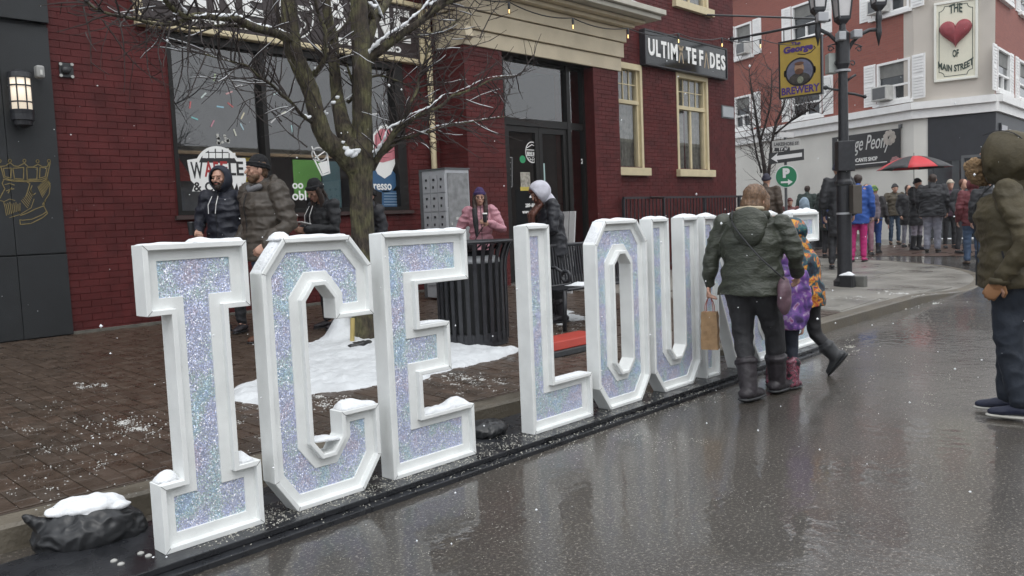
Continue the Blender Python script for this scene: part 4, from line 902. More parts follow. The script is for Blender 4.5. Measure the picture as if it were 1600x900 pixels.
# the G: a C with a spur
gx = LSPEC[7][1]; i0 = min(x for x, z in gx)
LSPEC[7] = ('G', [(x, z) for x, z in [(i0+.105, .118), (i0+.47, .118), (i0+.58, .26), (i0+.58, .72), (i0+.31, .72), (i0+.31, .53), (i0+.375, .53), (i0+.375, .40), (i0+.315, .335), (i0+.26, .335), (i0+.21, .40), (i0+.21, 1.04), (i0+.26, 1.105), (i0+.315, 1.105), (i0+.365, 1.04), (i0+.365, .945), (i0+.58, .945), (i0+.58, 1.185), (i0+.465, 1.335), (i0+.115, 1.335), (i0, 1.18), (i0, .262)]], [], LSPEC[7][3])
def inset(poly, d):
    n = len(poly); out = []
    for i in range(n):
        a, b, c = V(poly[i-1]), V(poly[i]), V(poly[(i+1) % n]); e1 = (b-a).normalized(); e2 = (c-b).normalized()
        n1 = V((-e1.y, e1.x)); n2 = V((-e2.y, e2.x)); k = n1+n2; out.append(tuple(b + k*(d/max(.2, 1+n1.dot(n2)))))
    return out
def area(p): return sum(p[i-1][0]*p[i][1]-p[i][0]*p[i-1][1] for i in range(len(p)))/2
DEP = .105; LIP = .022; REC = .034; BORD = .068
gid = 'white glittering block letters on the black plinth'
for ch, outer, holes, lab in LSPEC:
    outer = [LP(*p) for p in outer]; holes = [[LP(*p) for p in h_] for h_ in holes]
    if area(outer) < 0: outer.reverse()
    holes = [h_ if area(h_) < 0 else h_[::-1] for h_ in holes]; loops = [outer]+holes
    cx_ = sum(p[0] for p in outer)/len(outer)
    t = thing('marquee_letter', lab, 'letter', (cx_, YL+DEP/2, ZP), gid)
    m = MB()
    for lp in loops:
        n = len(lp); l1 = inset(lp, LIP); l2 = inset(lp, BORD)
        lay = [[(x, YL+DEP, z) for x, z in lp], [(x, YL, z) for x, z in lp], [(x, YL, z) for x, z in l1], [(x, YL+REC, z) for x, z in l1], [(x, YL+REC, z) for x, z in l2], [(x, YL+REC+.01, z) for x, z in l2]]
        vs = [p for l in lay for p in l]; fs = []
        for a in range(len(lay)-1):
            for i in range(n): j = (i+1) % n; fs.append((a*n+i, a*n+j, (a+1)*n+j, (a+1)*n+i))
        m.add(vs, fs)
    L3 = [[V((x, YL+DEP, z)) for x, z in lp] for lp in loops]; tri = tessellate_polygon(L3); m.add([p for l in L3 for p in l], [tuple(q) for q in tri])
    me = m.mesh('frame'); bm_ = bmesh.new(); bm_.from_mesh(me); bmesh.ops.remove_doubles(bm_, verts=bm_.verts, dist=.0002); bmesh.ops.recalc_face_normals(bm_, faces=bm_.faces); bm_.to_mesh(me); bm_.free()
    o = meshobj('frame', me, M_WHITE, t); b = o.modifiers.new('bevel', 'BEVEL'); b.width = .0035; b.segments = 2; b.limit_method = 'ANGLE'; b.angle_limit = R(35)
    m = MB(); l1_ = inset(outer, LIP); n_ = len(outer); k_ = 0
    for i in range(n_):
        a_, b_, c_ = V(outer[i-1]), V(outer[i]), V(outer[(i+1) % n_])
        if (b_-a_).cross(c_-b_) > .01*(b_-a_).length*(c_-b_).length:
            p_, q_ = V(outer[i]), V(l1_[i]); d_ = (q_-p_).normalized(); w2 = V((-d_.y, d_.x))*.0009
            m.hexa([(v_.x, y_, v_.y) for y_ in (YL-.0012, YL+.001) for v_ in (p_+w2, q_+w2, q_-w2, p_-w2)])
    tag(m.build('mitre_joints', mat('joint_shadow_gap', (.18, .18, .18), .8, var=0), t), kind='stuff')
    L4 = []
    for lp in loops: L4.append([V((x, YL+REC+.008, z)) for x, z in inset(lp, BORD-.004)])
    m = MB(); tri = tessellate_polygon(L4); m.add([p for l in L4 for p in l], [tuple(q) for q in tri]); m.build('glitter_panel', M_GLIT, t)
    LET.setdefault(ch+str(len(LET)), t)
LETS = list(LET.values())
def lsnow(i, x0, z0, x1, z1, h_, seed=0, d0=.004, d1=.0):
    x0, z0 = x0*KS, 1.36+(z0-1.36)*KS; x1, z1 = x1*KS, 1.36+(z1-1.36)*KS
    L_ = math.hypot(x1-x0, z1-z0)
    mound('snow', V((x0, YL+d0, z0-.001)), V((x1-x0, 0, z1-z0)), V((0, DEP-d0-d1, 0)), h_, LETS[i], max(8, int(L_/.012)), 8, seed=seed+i)
lsnow(0, 1.35, 1.326, 1.57, 1.326, .012, 1); lsnow(0, 1.55, 1.326, 1.775, 1.326, .03, 2); lsnow(0, 1.35, .386, 1.44, .386, .05, 3, .03); lsnow(0, 1.685, .388, 1.76, .388, .045, 4, .012)
lsnow(1, 1.842, 1.182, 1.955, 1.326, .035, 5); lsnow(1, 1.93, 1.322, 2.0, 1.326, .05, 6); lsnow(1, 1.96, 1.327, 2.30, 1.327, .018, 7); lsnow(1, 2.215, .511, 2.415, .511, .045, 8); lsnow(1, 2.305, 1.326, 2.415, 1.19, .012, 9)
lsnow(1, 2.06, .40, 2.20, .385, .03, 18)
lsnow(2, 2.5, 1.327, 3.05, 1.327, .014, 10); lsnow(2, 2.93, 1.327, 3.04, 1.327, .022, 11); lsnow(2, 2.715, .856, 2.90, .856, .018, 12); lsnow(2, 2.715, .391, 2.88, .391, .055, 13); lsnow(2, 2.85, .391, 3.04, .391, .06, 14)
lsnow(3, 3.54, 1.331, 3.73, 1.331, .022, 15); lsnow(3, 3.75, .391, 4.08, .391, .01, 16)
lsnow(4, 4.176, 1.195, 4.285, 1.334, .03, 17); lsnow(4, 4.285, 1.336, 4.635, 1.336, .026, 19); lsnow(4, 4.64, 1.334, 4.745, 1.2, .01, 20)
lsnow(5, 4.82, 1.336, 5.025, 1.336, .03, 21); lsnow(5, 5.22, 1.336, 5.425, 1.336, .035, 22); lsnow(6, 5.52, 1.336, 5.70, 1.336, .035, 23); lsnow(6, 5.99, 1.336, 6.18, 1.336, .03, 24)
lsnow(7, i0+.12, 1.336, i0+.46, 1.336, .03, 25); lsnow(8, 7.03, 1.327, 7.3, 1.327, .05, 26); lsnow(8, 7.25, 1.327, 7.58, 1.327, .06, 27)

# plinth
pl_ = thing('plinth', 'long low black two tier wooden plinth under the row of letters', 'platform', (4.4, 3.5, 0))
PXR = onZ(1303, 537, ZP).x; PXL = .86; cuts = [PXL, 2.36, 4.15, 6.1, PXR]
for a, b in zip(cuts[:-1], cuts[1:]):
    MB().box((a+.002, 3.225, .028), (b-.002, 3.80, ZP)).build('top_board', M_BLACKWOOD, pl_, bevel=.003)
    MB().box((a-.03, 3.172, -.01), (b+.03 if b == PXR else b-.032, 3.86, .0262)).build('base_board', M_BLACKWOOD, pl_, bevel=.004)
# small bolts on the plinth
for px, py in ((178, 877), (189, 882), (220, 865), (232, 869)):
    P = onZ(px, py, ZP); m = MB(); m.lathe(P, [(.014, 0), (.014, .004), (.006, .009)], 8); m.build('bolt', mat('dull_bolt', (.35, .35, .33), .4), pl_)

# ------------------------------------------------------------------ bags of rubbish
def bag(name, c, r, rz, lab, seed, snow=None, corner=None):
    m = MB(); rot = Matrix.Rotation(rz, 3, 'Z'); c = V(c)
    m.ell(c+V((0, 0, r[2]*.62)), r, rot, 24, 16); m.ell(c+rot@V((r[0]*.45, 0, r[2]*.5)), (r[0]*.6, r[1]*.85, r[2]*.75), rot); m.ell(c+rot@V((-r[0]*.45, .02, r[2]*.55)), (r[0]*.6, r[1]*.9, r[2]*.85), rot)
    if corner: m.limb([c+rot@V((-r[0]*.6, 0, r[2]*.8)), c+rot@V(corner)], [r[2]*.5, .012], 10)
    def disp(co):
        return np.array([.028*(.22-abs(noise.noise(V((p[0]*7+seed, p[1]*7, p[2]*9))))) + .016*(.2-abs(noise.noise(V((p[0]*21, p[1]*21+seed, p[2]*24))))) for p in co])
    me = blob(m, .0065, 3, disp)
    for v in me.vertices: v.co.z = max(v.co.z, c.z+.004)
    t = thing(name, lab, 'rubbish bag', c); meshobj('bag', me, M_BLACKPL, t, True); return t
bc_ = G(138, 868); bg1 = bag('rubbish_bag', (bc_.x+.035, bc_.y+.055, 0.0), (.22, .15, .128), R(-22), 'black plastic rubbish bag capped with snow at the left end of the plinth', 3, corner=(-.24, .0, .19))
m = MB(); c = V((bc_.x+.04, bc_.y+.075, .196)); rot = Matrix.Rotation(R(-22), 3, 'Z')
m.ell(c, (.15, .10, .040), rot); m.ell(c+rot@V((-.07, -.02, -.004)), (.10, .06, .028), rot); m.ell(c+rot@V((.09, -.03, -.01)), (.09, .05, .02), rot); m.ell(c+rot@V((.02, -.07, -.022)), (.06, .04, .02), rot)
meshobj('snow', blob(m, .005, 4, lambda co: nz3(co, 22, .010)), M_SNOW, bg1, True)
b2 = onZ(771, 682, .05); bag('rubbish_bag', (b2.x, b2.y+.05, .05), (.13, .11, .06), R(10), 'crumpled black plastic bag lying on the plinth between the first E and the L', 8, corner=(.16, 0, .03))

# ------------------------------------------------------------------ snow around the tree and loose grit
def inside(p, poly):
    c = False; n = len(poly)
    for i in range(n):
        a, b = poly[i-1], poly[i]
        if (a[1] > p[1]) != (b[1] > p[1]) and p[0] < (b[0]-a[0])*(p[1]-a[1])/(b[1]-a[1])+a[0]: c = not c
    return c
def edged(p, poly):
    d = 9
    for i in range(len(poly)):
        a, b = V(poly[i-1]), V(poly[i]); q = V(p); ab = b-a; t = min(1, max(0, (q-a).dot(ab)/max(1e-9, ab.length_squared))); d = min(d, (a+ab*t-q).length)
    return d
def snow_patch(lab, pxs, hmax=.05, st=.022, humps=(), seed=0, name='snow_patch'):
    poly = [tuple(G(*p)[:2]) for p in pxs]; x0 = min(p[0] for p in poly)-.1; x1 = max(p[0] for p in poly)+.1; y0 = min(p[1] for p in poly)-.1; y1 = max(p[1] for p in poly)+.1
    nx, ny = int((x1-x0)/st)+1, int((y1-y0)/st)+1; idx = {}; vs = []; fs = []
    for i in range(nx+1):
        for j in range(ny+1):
            x, y = x0+i*st, y0+j*st; q = (x+.07*noise.noise(V((x*5, y*5, seed)))+.03*noise.noise(V((x*18, y*18, seed))), y+.07*noise.noise(V((x*5, y*5, seed+9)))+.03*noise.noise(V((x*18, y*18, seed+4))))
            ins = inside(q, poly); d = edged(q, poly)
            if ins:
                z = hmax*(1-math.exp(-d/.04))*(.75+.6*noise.noise(V((x*3, y*3, seed+2)))+.35*noise.noise(V((x*9, y*9, seed)))+.2*noise.noise(V((x*22, y*22, seed))))
                for hx, hy, hr, hh in humps: z += hh*math.exp(-((x-hx)**2+(y-hy)**2)/hr**2)
                z = max(z, .001)
            elif d < st*2.5: z = -d*.8
            else: continue
            idx[i, j] = len(vs); vs.append((x, y, zg(x, y)+.009+z))
    for (i, j) in list(idx):
        k = [(i, j), (i+1, j), (i+1, j+1), (i, j+1)]
        if all(q in idx for q in k): fs.append([idx[q] for q in k])
    me = bpy.data.meshes.new(name); me.from_pydata(vs, [], fs); me.update(); o = meshobj(name, me, M_GSNOW, None, True)
    tag(o, label=lab, kind='stuff'); return o
TR = G(569, 536)
hL = G(540, 535)
snow_patch('melting snow around the foot of the tree', [(352, 628), (372, 606), (420, 592), (470, 545), (490, 538), (520, 526), (600, 524), (660, 528), (700, 530), (720, 536), (770, 546), (812, 546), (800, 556), (750, 570), (704, 578), (650, 598), (592, 604), (520, 616), (480, 620), (430, 634), (400, 632)], humps=[(hL.x, hL.y+.04, .13, .24), (hL.x+.1, hL.y-.02, .22, .06)], seed=1)
for k, (pxs, lab) in enumerate([([(820, 547), (838, 548), (842, 552), (822, 556)], 'scrap of snow beside the litter bin'), ([(875, 494), (893, 491), (915, 496), (915, 500), (880, 502)], 'thin snow under the bench'), ([(866, 506), (882, 506), (884, 508), (868, 509)], 'scrap of snow in front of the bench leg'), ([(868, 486), (884, 484), (896, 489), (880, 492)], 'snow strip behind the bench')]):
    snow_patch(lab, pxs, .015, .018, seed=5+k)
def grit(name, lab, clusters, m, seed, kind='stuff'):
    rg = random.Random(seed); vs = []; fs = []
    for (px, py, rx, ry, n, s0) in clusters:
        SUBC = []
        for _ in range(n):
            for _t in range(8):
                u, v_ = rg.gauss(0, .5), rg.gauss(0, .5)
                if abs(u) < 1.4 and abs(v_) < 1.4: break
            if name != 'salt_grit' and rg.random() < .62:
                if not SUBC or rg.random() < .09: SUBC.append((u, v_))
                u, v_ = SUBC[rg.randrange(max(0, len(SUBC)-12), len(SUBC))]; u += rg.gauss(0, .07); v_ += rg.gauss(0, .07)
            P = G(px+u*rx, py+v_*ry)
            if name == 'salt_grit' and (YL-.16 < P.y < 3.87 and PXL < P.x < PXR): P.z = ZP if P.y > 3.225 else .0262
            elif P.x < 9.6 and P.y > curb_y(P.x)+.17: P.z += .008
            s = s0*rg.uniform(.5, 1.5); a = rg.uniform(0, 6.3); k = len(vs)
            for j in range(3): t = a+j*2.09+rg.uniform(-.4, .4); q = s*rg.uniform(.7, 1.3); vs.append((P.x+q*math.cos(t), P.y+q*math.sin(t), P.z))
            vs.append((P.x+rg.uniform(-.3, .3)*s, P.y+rg.uniform(-.3, .3)*s, P.z+s*rg.uniform(.5, 1.0))); fs += [(k, k+1, k+3), (k+1, k+2, k+3), (k+2, k, k+3)]
    me = bpy.data.meshes.new(name); me.from_pydata(vs, [], fs); me.update(); o = meshobj(name, me, m); tag(o, label=lab, kind=kind); return o
M_SLUSH = mat('slushy_snow', (.50, .50, .48), .6, var=.25, vs=30)
SW = []
for px, py, rx, ry, n, s in [(215, 668, 75, 20, 700, .0065), (140, 606, 32, 8, 220, .0065), (60, 770, 60, 30, 160, .006), (90, 640, 120, 40, 130, .005), (430, 640, 40, 15, 260, .006), (520, 632, 60, 12, 420, .007), (760, 598, 50, 12, 420, .006), (700, 600, 60, 18, 130, .006), (150, 720, 110, 50, 260, .005), (440, 700, 50, 50, 150, .0045), (900, 520, 40, 16, 260, .007), (850, 590, 40, 16, 120, .006), (720, 590, 30, 8, 300, .006), (330, 640, 60, 30, 160, .005), (40, 530, 60, 8, 260, .005), (900, 500, 30, 8, 160, .008), (975, 540, 40, 30, 150, .006), (80, 700, 90, 60, 200, .005), (800, 512, 30, 10, 80, .007)]:
    SW.append((px, py, rx, ry, int(n*.62), s*.82))
grit('snow_crumbs', 'crumbs of half melted snow and salt on the paving', SW, M_SLUSH, 4)
EDGE = [(300+i*42, 868-i*13.1, 45, 9, 130, .0036) for i in range(20)]+[(330+i*42, 845-i*13.6, 40, 4, 60, .0032) for i in range(20)]
grit('salt_grit', 'grains of road salt along the black plinth', EDGE, mat('road_salt', (.42, .41, .36), .6, var=.3, vs=60), 5)
grit('road_specks', 'pale specks of salt and slush scattered on the wet asphalt', [(900, 760, 400, 90, 350, .0022), (1300, 720, 300, 120, 200, .0024), (600, 830, 260, 50, 260, .0022), (1330, 548, 60, 14, 120, .007), (1400, 600, 150, 60, 150, .004), (960, 690, 140, 26, 380, .003)], MC['road_salt'], 6)
grit('walk_specks', 'slush on the concrete walk near the lamp post', [(1330, 467, 45, 4, 160, .012), (1400, 458, 25, 3, 60, .012), (1300, 480, 25, 3, 60, .011), (1350, 400, 60, 8, 60, .012), (1450, 470, 60, 10, 50, .01)], M_SLUSH, 7)

# ------------------------------------------------------------------ litter bins, bench, cable ramp, lockers, railing
def litter_bin(lab, c, H=1.0, r=.36, n=28, name='litter_bin', snow=True):
    t = thing(name, lab, 'litter bin', c); c = V(c)
    m = MB(); m.lathe(c, [(r*.80, .06), (r*.86, H*.78), (r*.80, H*.78), (r*.76, .08)], 28); m.build('liner', mat('bin_liner', (.01, .011, .012), .5, var=.1), t, smooth=False)
    m = MB(); m.lathe(c, [(r*.90, .0), (r*.94, .0), (r*.94, .12), (r*.90, .12)], 32); m.build('base_ring', M_IRON, t)
    m = MB(); m.lathe(c, [(r*1.14, H-.03), (r*1.19, H-.015), (r*1.17, H), (r*1.02, H-.01), (r*1.02, H-.03)], 36); m.build('top_ring', M_IRON, t, smooth=True)
    sl_ = MB(); sl_.hexa([(-.016, -.006, 0), (.016, -.006, 0), (.016, .006, 0), (-.016, .006, 0)]*2)
    prof = [(r*.95, .05), (r*.955, H*.3), (r*.955, H*.72), (r*.98, H*.82), (r*1.06, H*.91), (r*1.15, H*.975)]
    m = MB(); wv = .019
    for i in range(len(prof)-1):
        (a, z0), (b, z1) = prof[i], prof[i+1]; m.hexa([(a-.005, -wv, z0), (a+.005, -wv, z0), (a+.005, wv, z0), (a-.005, wv, z0), (b-.005, -wv, z1), (b+.005, -wv, z1), (b+.005, wv, z1), (b-.005, wv, z1)])
    sme = m.mesh('slat'); sme.materials.append(M_IRON)
    for k in range(n):
        o = bpy.data.objects.new('slat', sme); link(o, t); o.rotation_euler.z = 2*math.pi*k/n
    m = MB(); m.lathe(c, [(r*.55, H*.80), (r*.60, H*.86), (r*.52, H*.9), (r*.5, H*.9)], 24)
    for k in range(14):
        a = 2*math.pi*k/14; m.tube([c+V((math.cos(a)*r*.55, math.sin(a)*r*.55, H*.89)), c+V((math.cos(a+.25)*r*1.03, math.sin(a+.25)*r*1.03, H*.985))], .008, 6)
    m.build('lid', M_IRON, t)
    if snow:
        m = MB(); m.lathe(c, [(r*.80, H*.785), (r*.78, H*.83), (r*.5, H*.87), (r*.2, H*.86)], 28); me = m.mesh('snow'); meshobj('snow', me, M_SNOW, t, True)
    return t
bp = G(742, 546); vd_ = V((bp.x, bp.y, 0)).normalized()*.36; bp = bp+vd_; litter_bin('round black slatted litter bin with snow inside, behind the letter E', (bp.x, bp.y, walk_z(bp.x, bp.y)), H=1.0, r=.355)
b2p = onX(1290, 362, 22); g2 = G(1288, 385); litter_bin('distant black litter bin with a snowy rim right of the last letter', (g2.x, g2.y, road_z(g2.x)), H=1.05, r=.4, n=20, snow=True)
# bench
bz = .20; BP = onZ(862, 386, bz+.86); BQ = onZ(915, 384, bz+.86); by = BP.y+.0
bn = thing('bench', 'dark slatted metal bench with a dusting of snow behind the letters L and O', 'bench', (7.2, by, bz)); 
bx0, bx1 = BP.x-.28, BP.x+1.35
bm2 = MB(); bm2.box((0, -.008, 0), (.022, .008, .44)); sme = bm2.mesh('back_slat'); sme.materials.append(M_IRON)
m2 = MB(); pr = [(0, 0), (.10, .01), (.3, -.005), (.44, .02)]
for (a, za), (b, zb_) in zip(pr[:-1], pr[1:]): m2.hexa([(0, -b, zb_-.008), (.022, -b, zb_-.008), (.022, -a, za-.008), (0, -a, za-.008), (0, -b, zb_+.004), (.022, -b, zb_+.004), (.022, -a, za+.004), (0, -a, za+.004)])
sse = m2.mesh('seat_slat'); sse.materials.append(M_IRON)
k = 0; x = bx0
while x < bx1:
    o = bpy.data.objects.new('back_slat', sme); link(o, bn); o.location = V((x, by, bz+.42))-ORG[bn.name]; o.rotation_euler.x = R(-6)
    o = bpy.data.objects.new('seat_slat', sse); link(o, bn); o.location = V((x, by-.02, bz+.42))-ORG[bn.name]; x += .046
m = MB(); m.tube([(bx0-.03, by+.05, bz+.87), (bx1+.03, by+.05, bz+.87)], .02, 10); m.tube([(bx0-.03, by+.0, bz+.43), (bx1+.03, by+.0, bz+.43)], .016, 8); m.tube([(bx0-.03, by-.46, bz+.43), (bx1+.03, by-.46, bz+.43)], .016, 8); m.build('rail', M_IRON, bn, smooth=True)
for x in (bx0-.03, bx1+.03):
    m = MB(); m.tube([(x, by-.4, bz), (x, by-.42, bz+.42)], .022, 8); m.tube([(x, by+.06, bz), (x, by, bz+.42), (x, by+.05, bz+.88)], .022, 8); m.build('leg', M_IRON, bn, smooth=True)
    m = MB(); m.tube([(x, by, bz+.64), (x, by-.3, bz+.66), (x, by-.42, bz+.60)], .018, 8); c = V((x, by-.44, bz+.57)); m.tube([c+V((0, .055*math.cos(R(a)), .055*math.sin(R(a)))) for a in range(0, 361, 24)], .018, 8, cap=False); m.build('arm_rest', M_IRON, bn, smooth=True)
mound('snow', V((bx0+.35, by-.38, bz+.435)), V((.5, 0, 0)), V((0, .28, 0)), .04, bn, 16, 6, seed=41)
# red and black ramp
P = G(868, 562); Q = G(917, 566); P2 = onZ(868, 548, P.z+.08)
cr_ = thing('cable_ramp', 'red topped black rubber ramp lying on the paving behind the letter L', 'cable ramp', (5.4, P.y, P.z)); x0, x1 = P.x+.0, P.x+.75; y = P.y; z = zg(x0, y)+.008
m = MB(); m.hexa([(x0, y-.0, z), (x1, y-.0, z), (x1, y+.42, z+.015), (x0, y+.42, z+.015), (x0, y+.02, z+.055), (x1, y+.02, z+.055), (x1, y+.40, z+.07), (x0, y+.40, z+.07)]); m.build('base', M_BLACKPL, cr_, bevel=.01)
m = MB(); m.hexa([(x0, y+.03, z+.057), (x1, y+.03, z+.057), (x1, y+.39, z+.072), (x0, y+.39, z+.072), (x0, y+.06, z+.13), (x1, y+.06, z+.13), (x1, y+.33, z+.135), (x0, y+.33, z+.135)]); m.build('lid', mat('red_plastic', (.36, .035, .02), .5, var=.1), cr_, bevel=.01)
# parcel lockers
KP = onY(695, 264, 8.35); kx, kz = KP.x, KP.z; kx1 = onY(732, 264, 8.35).x; ky1 = min(9.45, onX(655, 268, kx).y); zb_ = walk_z(kx, 8.5)
lk = thing('mail_lockers', 'grey steel mail locker cabinet with small doors between the drain pipe and the entrance', 'lockers', (kx, 8.8, zb_)); LS = Plane((kx, ky1), (0, -1), (-1, 0)); lw = ky1-8.35; LFp = Plane((kx, 8.35), (1, 0), (0, -1))
MB().box((kx, 8.35, zb_+.05), (kx1, ky1, kz)).build('cabinet', M_GREY, lk, bevel=.008); MB().box((kx-.01, 8.34, kz), (kx1+.015, ky1, kz+.02)).build('roof', M_GREYD, lk)
s_l = LS.at(663, 320)[0]; nr, nc_ = 6, 3; z0 = zb_+.22; rows = (kz-.06-z0)/nr
W_(LS, 'side_panel', M_GREYD, lk, [(.0, max(.05, s_l-.02), zb_+.05, kz-.01, 0, .012)])
for r_ in range(nr):
    for c_ in range(nc_):
        a = s_l+(lw-s_l)*c_/nc_; b = s_l+(lw-s_l)*(c_+1)/nc_; d = W_(LS, 'locker_door', M_GREY, lk, [(a+.008, b-.008, z0+r_*rows+.008, z0+(r_+1)*rows-.008, .0, .012)])
        m = MB(); LS.box(m, a+.06, a+.095, z0+r_*rows+rows*.66, z0+r_*rows+rows*.78, .012, .02); LS.box(m, b-.1, b-.075, z0+r_*rows+rows*.25, z0+r_*rows+rows*.38, .012, .018); tag(m.build('lock_plates', M_BLACKPL, d), kind='stuff')
W_(LFp, 'front_panel', mat('scratched_grey', (.22, .225, .23), .5, var=.25, vs=14), lk, [(.03, kx1-kx-.03, zb_+.15, kz-.05, 0, .012)])
m = MB()
for a, b, zz in ((.35, .8, .62), (.25, .95, .42), (.3, .4, .5), (.15, .2, .58)):
    LFp.box(m, (kx1-kx)*a, (kx1-kx)*b, zb_+(kz-zb_)*zz, zb_+(kz-zb_)*zz+.035, .012, .014)
m.build('peeled_label', mat('peeled_label', (.5, .5, .48), .7, var=.2, vs=40), lk)
pz1, pz0 = zb_+(kz-zb_)*.39, zb_+(kz-zb_)*.10
po = thing('poster', 'pink and red poster taped to the grey mail lockers', 'poster', LFp.W(.3, pz0, .02)); W_(LFp, 'sheet', mat('pink_poster_paper', (.55, .28, .28), .6, var=.15), po, [((kx1-kx)*.38, (kx1-kx)*1.0, pz0, pz1, .013, .016)])
m = MB()
rg = random.Random(3)
for k in range(9): a = (kx1-kx)*(.45+.5*rg.random()); b = pz0+(pz1-pz0)*(.1+.75*rg.random()); LFp.poly(m, [(a-.03, b-.05), (a+.04, b-.04), (a+.03, b+.05), (a-.02, b+.06)], .016, .002)
m.build('print', mat('red_poster_print', (.38, .03, .04), .6, var=.2), po)
# railing
RYY = 8.98; rz = onY(1000, 309, RYY).z; rx0 = onY(974, 312, RYY).x; rx1 = 17.9
rl = thing('railing', 'black iron railing in front of the cream trimmed windows', 'railing', (rx0, RYY, walk_z(rx0, RYY)))
m = MB(); m.box((rx0, RYY-.025, rz-.02), (rx1, RYY+.025, rz+.02)); m.box((rx0, RYY-.012, walk_z(rx0, RYY)+.12), (rx1, RYY+.012, walk_z(rx0, RYY)+.15)); m.tube([(rx0+.9, RYY, rz), (rx0-.05, RYY-.9, rz-.04)], .02, 8); m.build('hand_rail', M_IRON, rl)
bm2 = MB(); bm2.box((-.008, -.008, 0), (.008, .008, rz-walk_z(rx0, RYY)-.14)); sme = bm2.mesh('bar'); sme.materials.append(M_IRON)
x = rx0+.1; k = 0
while x < rx1:
    o = bpy.data.objects.new('baluster', sme); link(o, rl); o.location = V((x, RYY, walk_z(rx0, RYY)+.13))-ORG[rl.name]; x += .125; k += 1
for x in (rx0, rx0+1.35, rx0+2.9, rx0+4.4): MB().box((x-.022, RYY-.022, walk_z(x, RYY)-.01), (x+.022, RYY+.022, rz-.02)).build('post', M_IRON, rl)
# leaning sandwich board
P = G(893, 398); y = 7.6; a = onY(893, 330, y); b = onY(884, 384, y)
sb_ = thing('folding_sign', 'white edged folding sign leaning behind the person in the white hood', 'sign', (a.x, y, walk_z(a.x, y))); zb_ = walk_z(a.x, y)
for k, dx in enumerate((0, .11)):
    m = MB(); m.hexa([(a.x+dx-.13, y-.05+dx*2, zb_), (a.x+dx-.10, y-.05+dx*2, zb_), (a.x+dx-.10, y+.05+dx*2, zb_), (a.x+dx-.13, y+.05+dx*2, zb_), (a.x+.02-dx*.2, y-.05+dx, a.z), (a.x+.045-dx*.2, y-.05+dx, a.z), (a.x+.045-dx*.2, y+.05+dx, a.z), (a.x+.02-dx*.2, y+.05+dx, a.z)]); m.build('panel', mat('grey_white_board', (.42, .42, .42), .6, var=.1), sb_)

# ------------------------------------------------------------------ lamp post
g = G(1320, 449); LX, LY, LZ = g.x, g.y, g.z
def lpz(py): return onX(1320, py, LX).z
lt = thing('lamp_post', 'black ornate street lamp post with three lanterns and scrolled arms on the pavement corner', 'street lamp', (LX, LY, LZ))
pxm = (V((LX, LY, 1.3))-EYE).length/FPX      # metres per picture pixel there
m = MB(); c = V((LX, LY, 0)); m.lathe(c, [(.16, LZ), (.16, LZ+.1), (.12, LZ+.14), (.105, LZ+.2), (.105, lpz(290)), (.12, lpz(288)), (.12, lpz(284)), (.10, lpz(280)), (.095, lpz(250)), (.075, lpz(235)), (.065, lpz(110)), (.10, lpz(100)), (.10, lpz(52)), (.05, lpz(46)), (.04, lpz(30))], 20); m.build('post', M_IRON, lt, smooth=False)
m = MB(); m.box((LX-.115-.11, LY-.2, LZ), (LX-.1, LY+.0, LZ+.2)); o = m.build('base_box', M_BLACKPL, lt, bevel=.02)
mound('snow', V((LX-.225, LY-.2, LZ+.2)), V((.125, 0, 0)), V((0, .2, 0)), .06, lt, 8, 8, seed=9)
MB().box((LX+.02, LY-.28, LZ), (LX+.16, LY-.12, LZ+.17)).build('base_block', mat('grey_block', (.12, .12, .11), .6), lt, bevel=.01)
CR_ = V((RT.x, RT.y, 0)).normalized(); 
def LQ(px, py, d=0):      # point in the plane of the lamp arms
    pl = Plane((LX, LY), (CR_.x, CR_.y), (-CR_.y*-1, -CR_.x) if False else (CR_.y, -CR_.x)); s_, z_ = pl.at(px, py); return pl.W(s_, z_, d)
M_LGL = mat('lantern_glass', (.55, .54, .54), .3, var=.1)
def lantern(px, ytop, ybase, wpx, par, hook=None):
    b = LQ(px, ybase); rr = wpx*pxm/2; h_ = (ybase-ytop)*pxm
    m = MB(); m.lathe(b, [(rr*.52, 0), (rr*.95, h_*.72)], 4); o = m.build('lantern_glass', M_LGL, par)
    m = MB()
    for k in range(4):
        a = math.pi/2*k; m.tube([b+V((math.cos(a)*rr*.56, math.sin(a)*rr*.56, 0)), b+V((math.cos(a)*rr, math.sin(a)*rr, h_*.72))], .012, 6)
    m.lathe(b, [(rr*.25, -.10), (rr*.6, -.03), (rr*.62, .015), (rr*.3, .016)], 4); m.lathe(b+V((0, 0, h_*.72)), [(rr*1.12, 0), (rr*1.12, .03), (rr*.5, h_*.2), (rr*.2, h_*.27), (.02, h_*.34)], 4); m.build('lantern_frame', M_IRON, par)
lantern(1316, -70, 28, 40, lt); lantern(1278, -75, 14, 38, lt); lantern(1373, -85, 6, 36, lt)
m = MB(); m.tube([LQ(1316, 52), LQ(1316, 34)], [.045, .03], 10)
for s_, px in ((-1, 1278), (1, 1373)):
    yt = 14 if s_ < 0 else 6; x0 = 1320
    m.tube([LQ(x0+s_*3, 82), LQ(x0+s_*12, 66), LQ(x0+s_*24, 54), LQ(x0+s_*38, 47), LQ(px, 46)], .028, 8)
    m.tube([LQ(px, yt+6), LQ(px, 30), LQ(px, 36), LQ(px, 47), LQ(px, 52), LQ(px, 57), LQ(px, 72)], [.03, .05, .035, .045, .045, .035, .004], 8)
m.build('arms', M_IRON, lt, smooth=True)
m = MB()
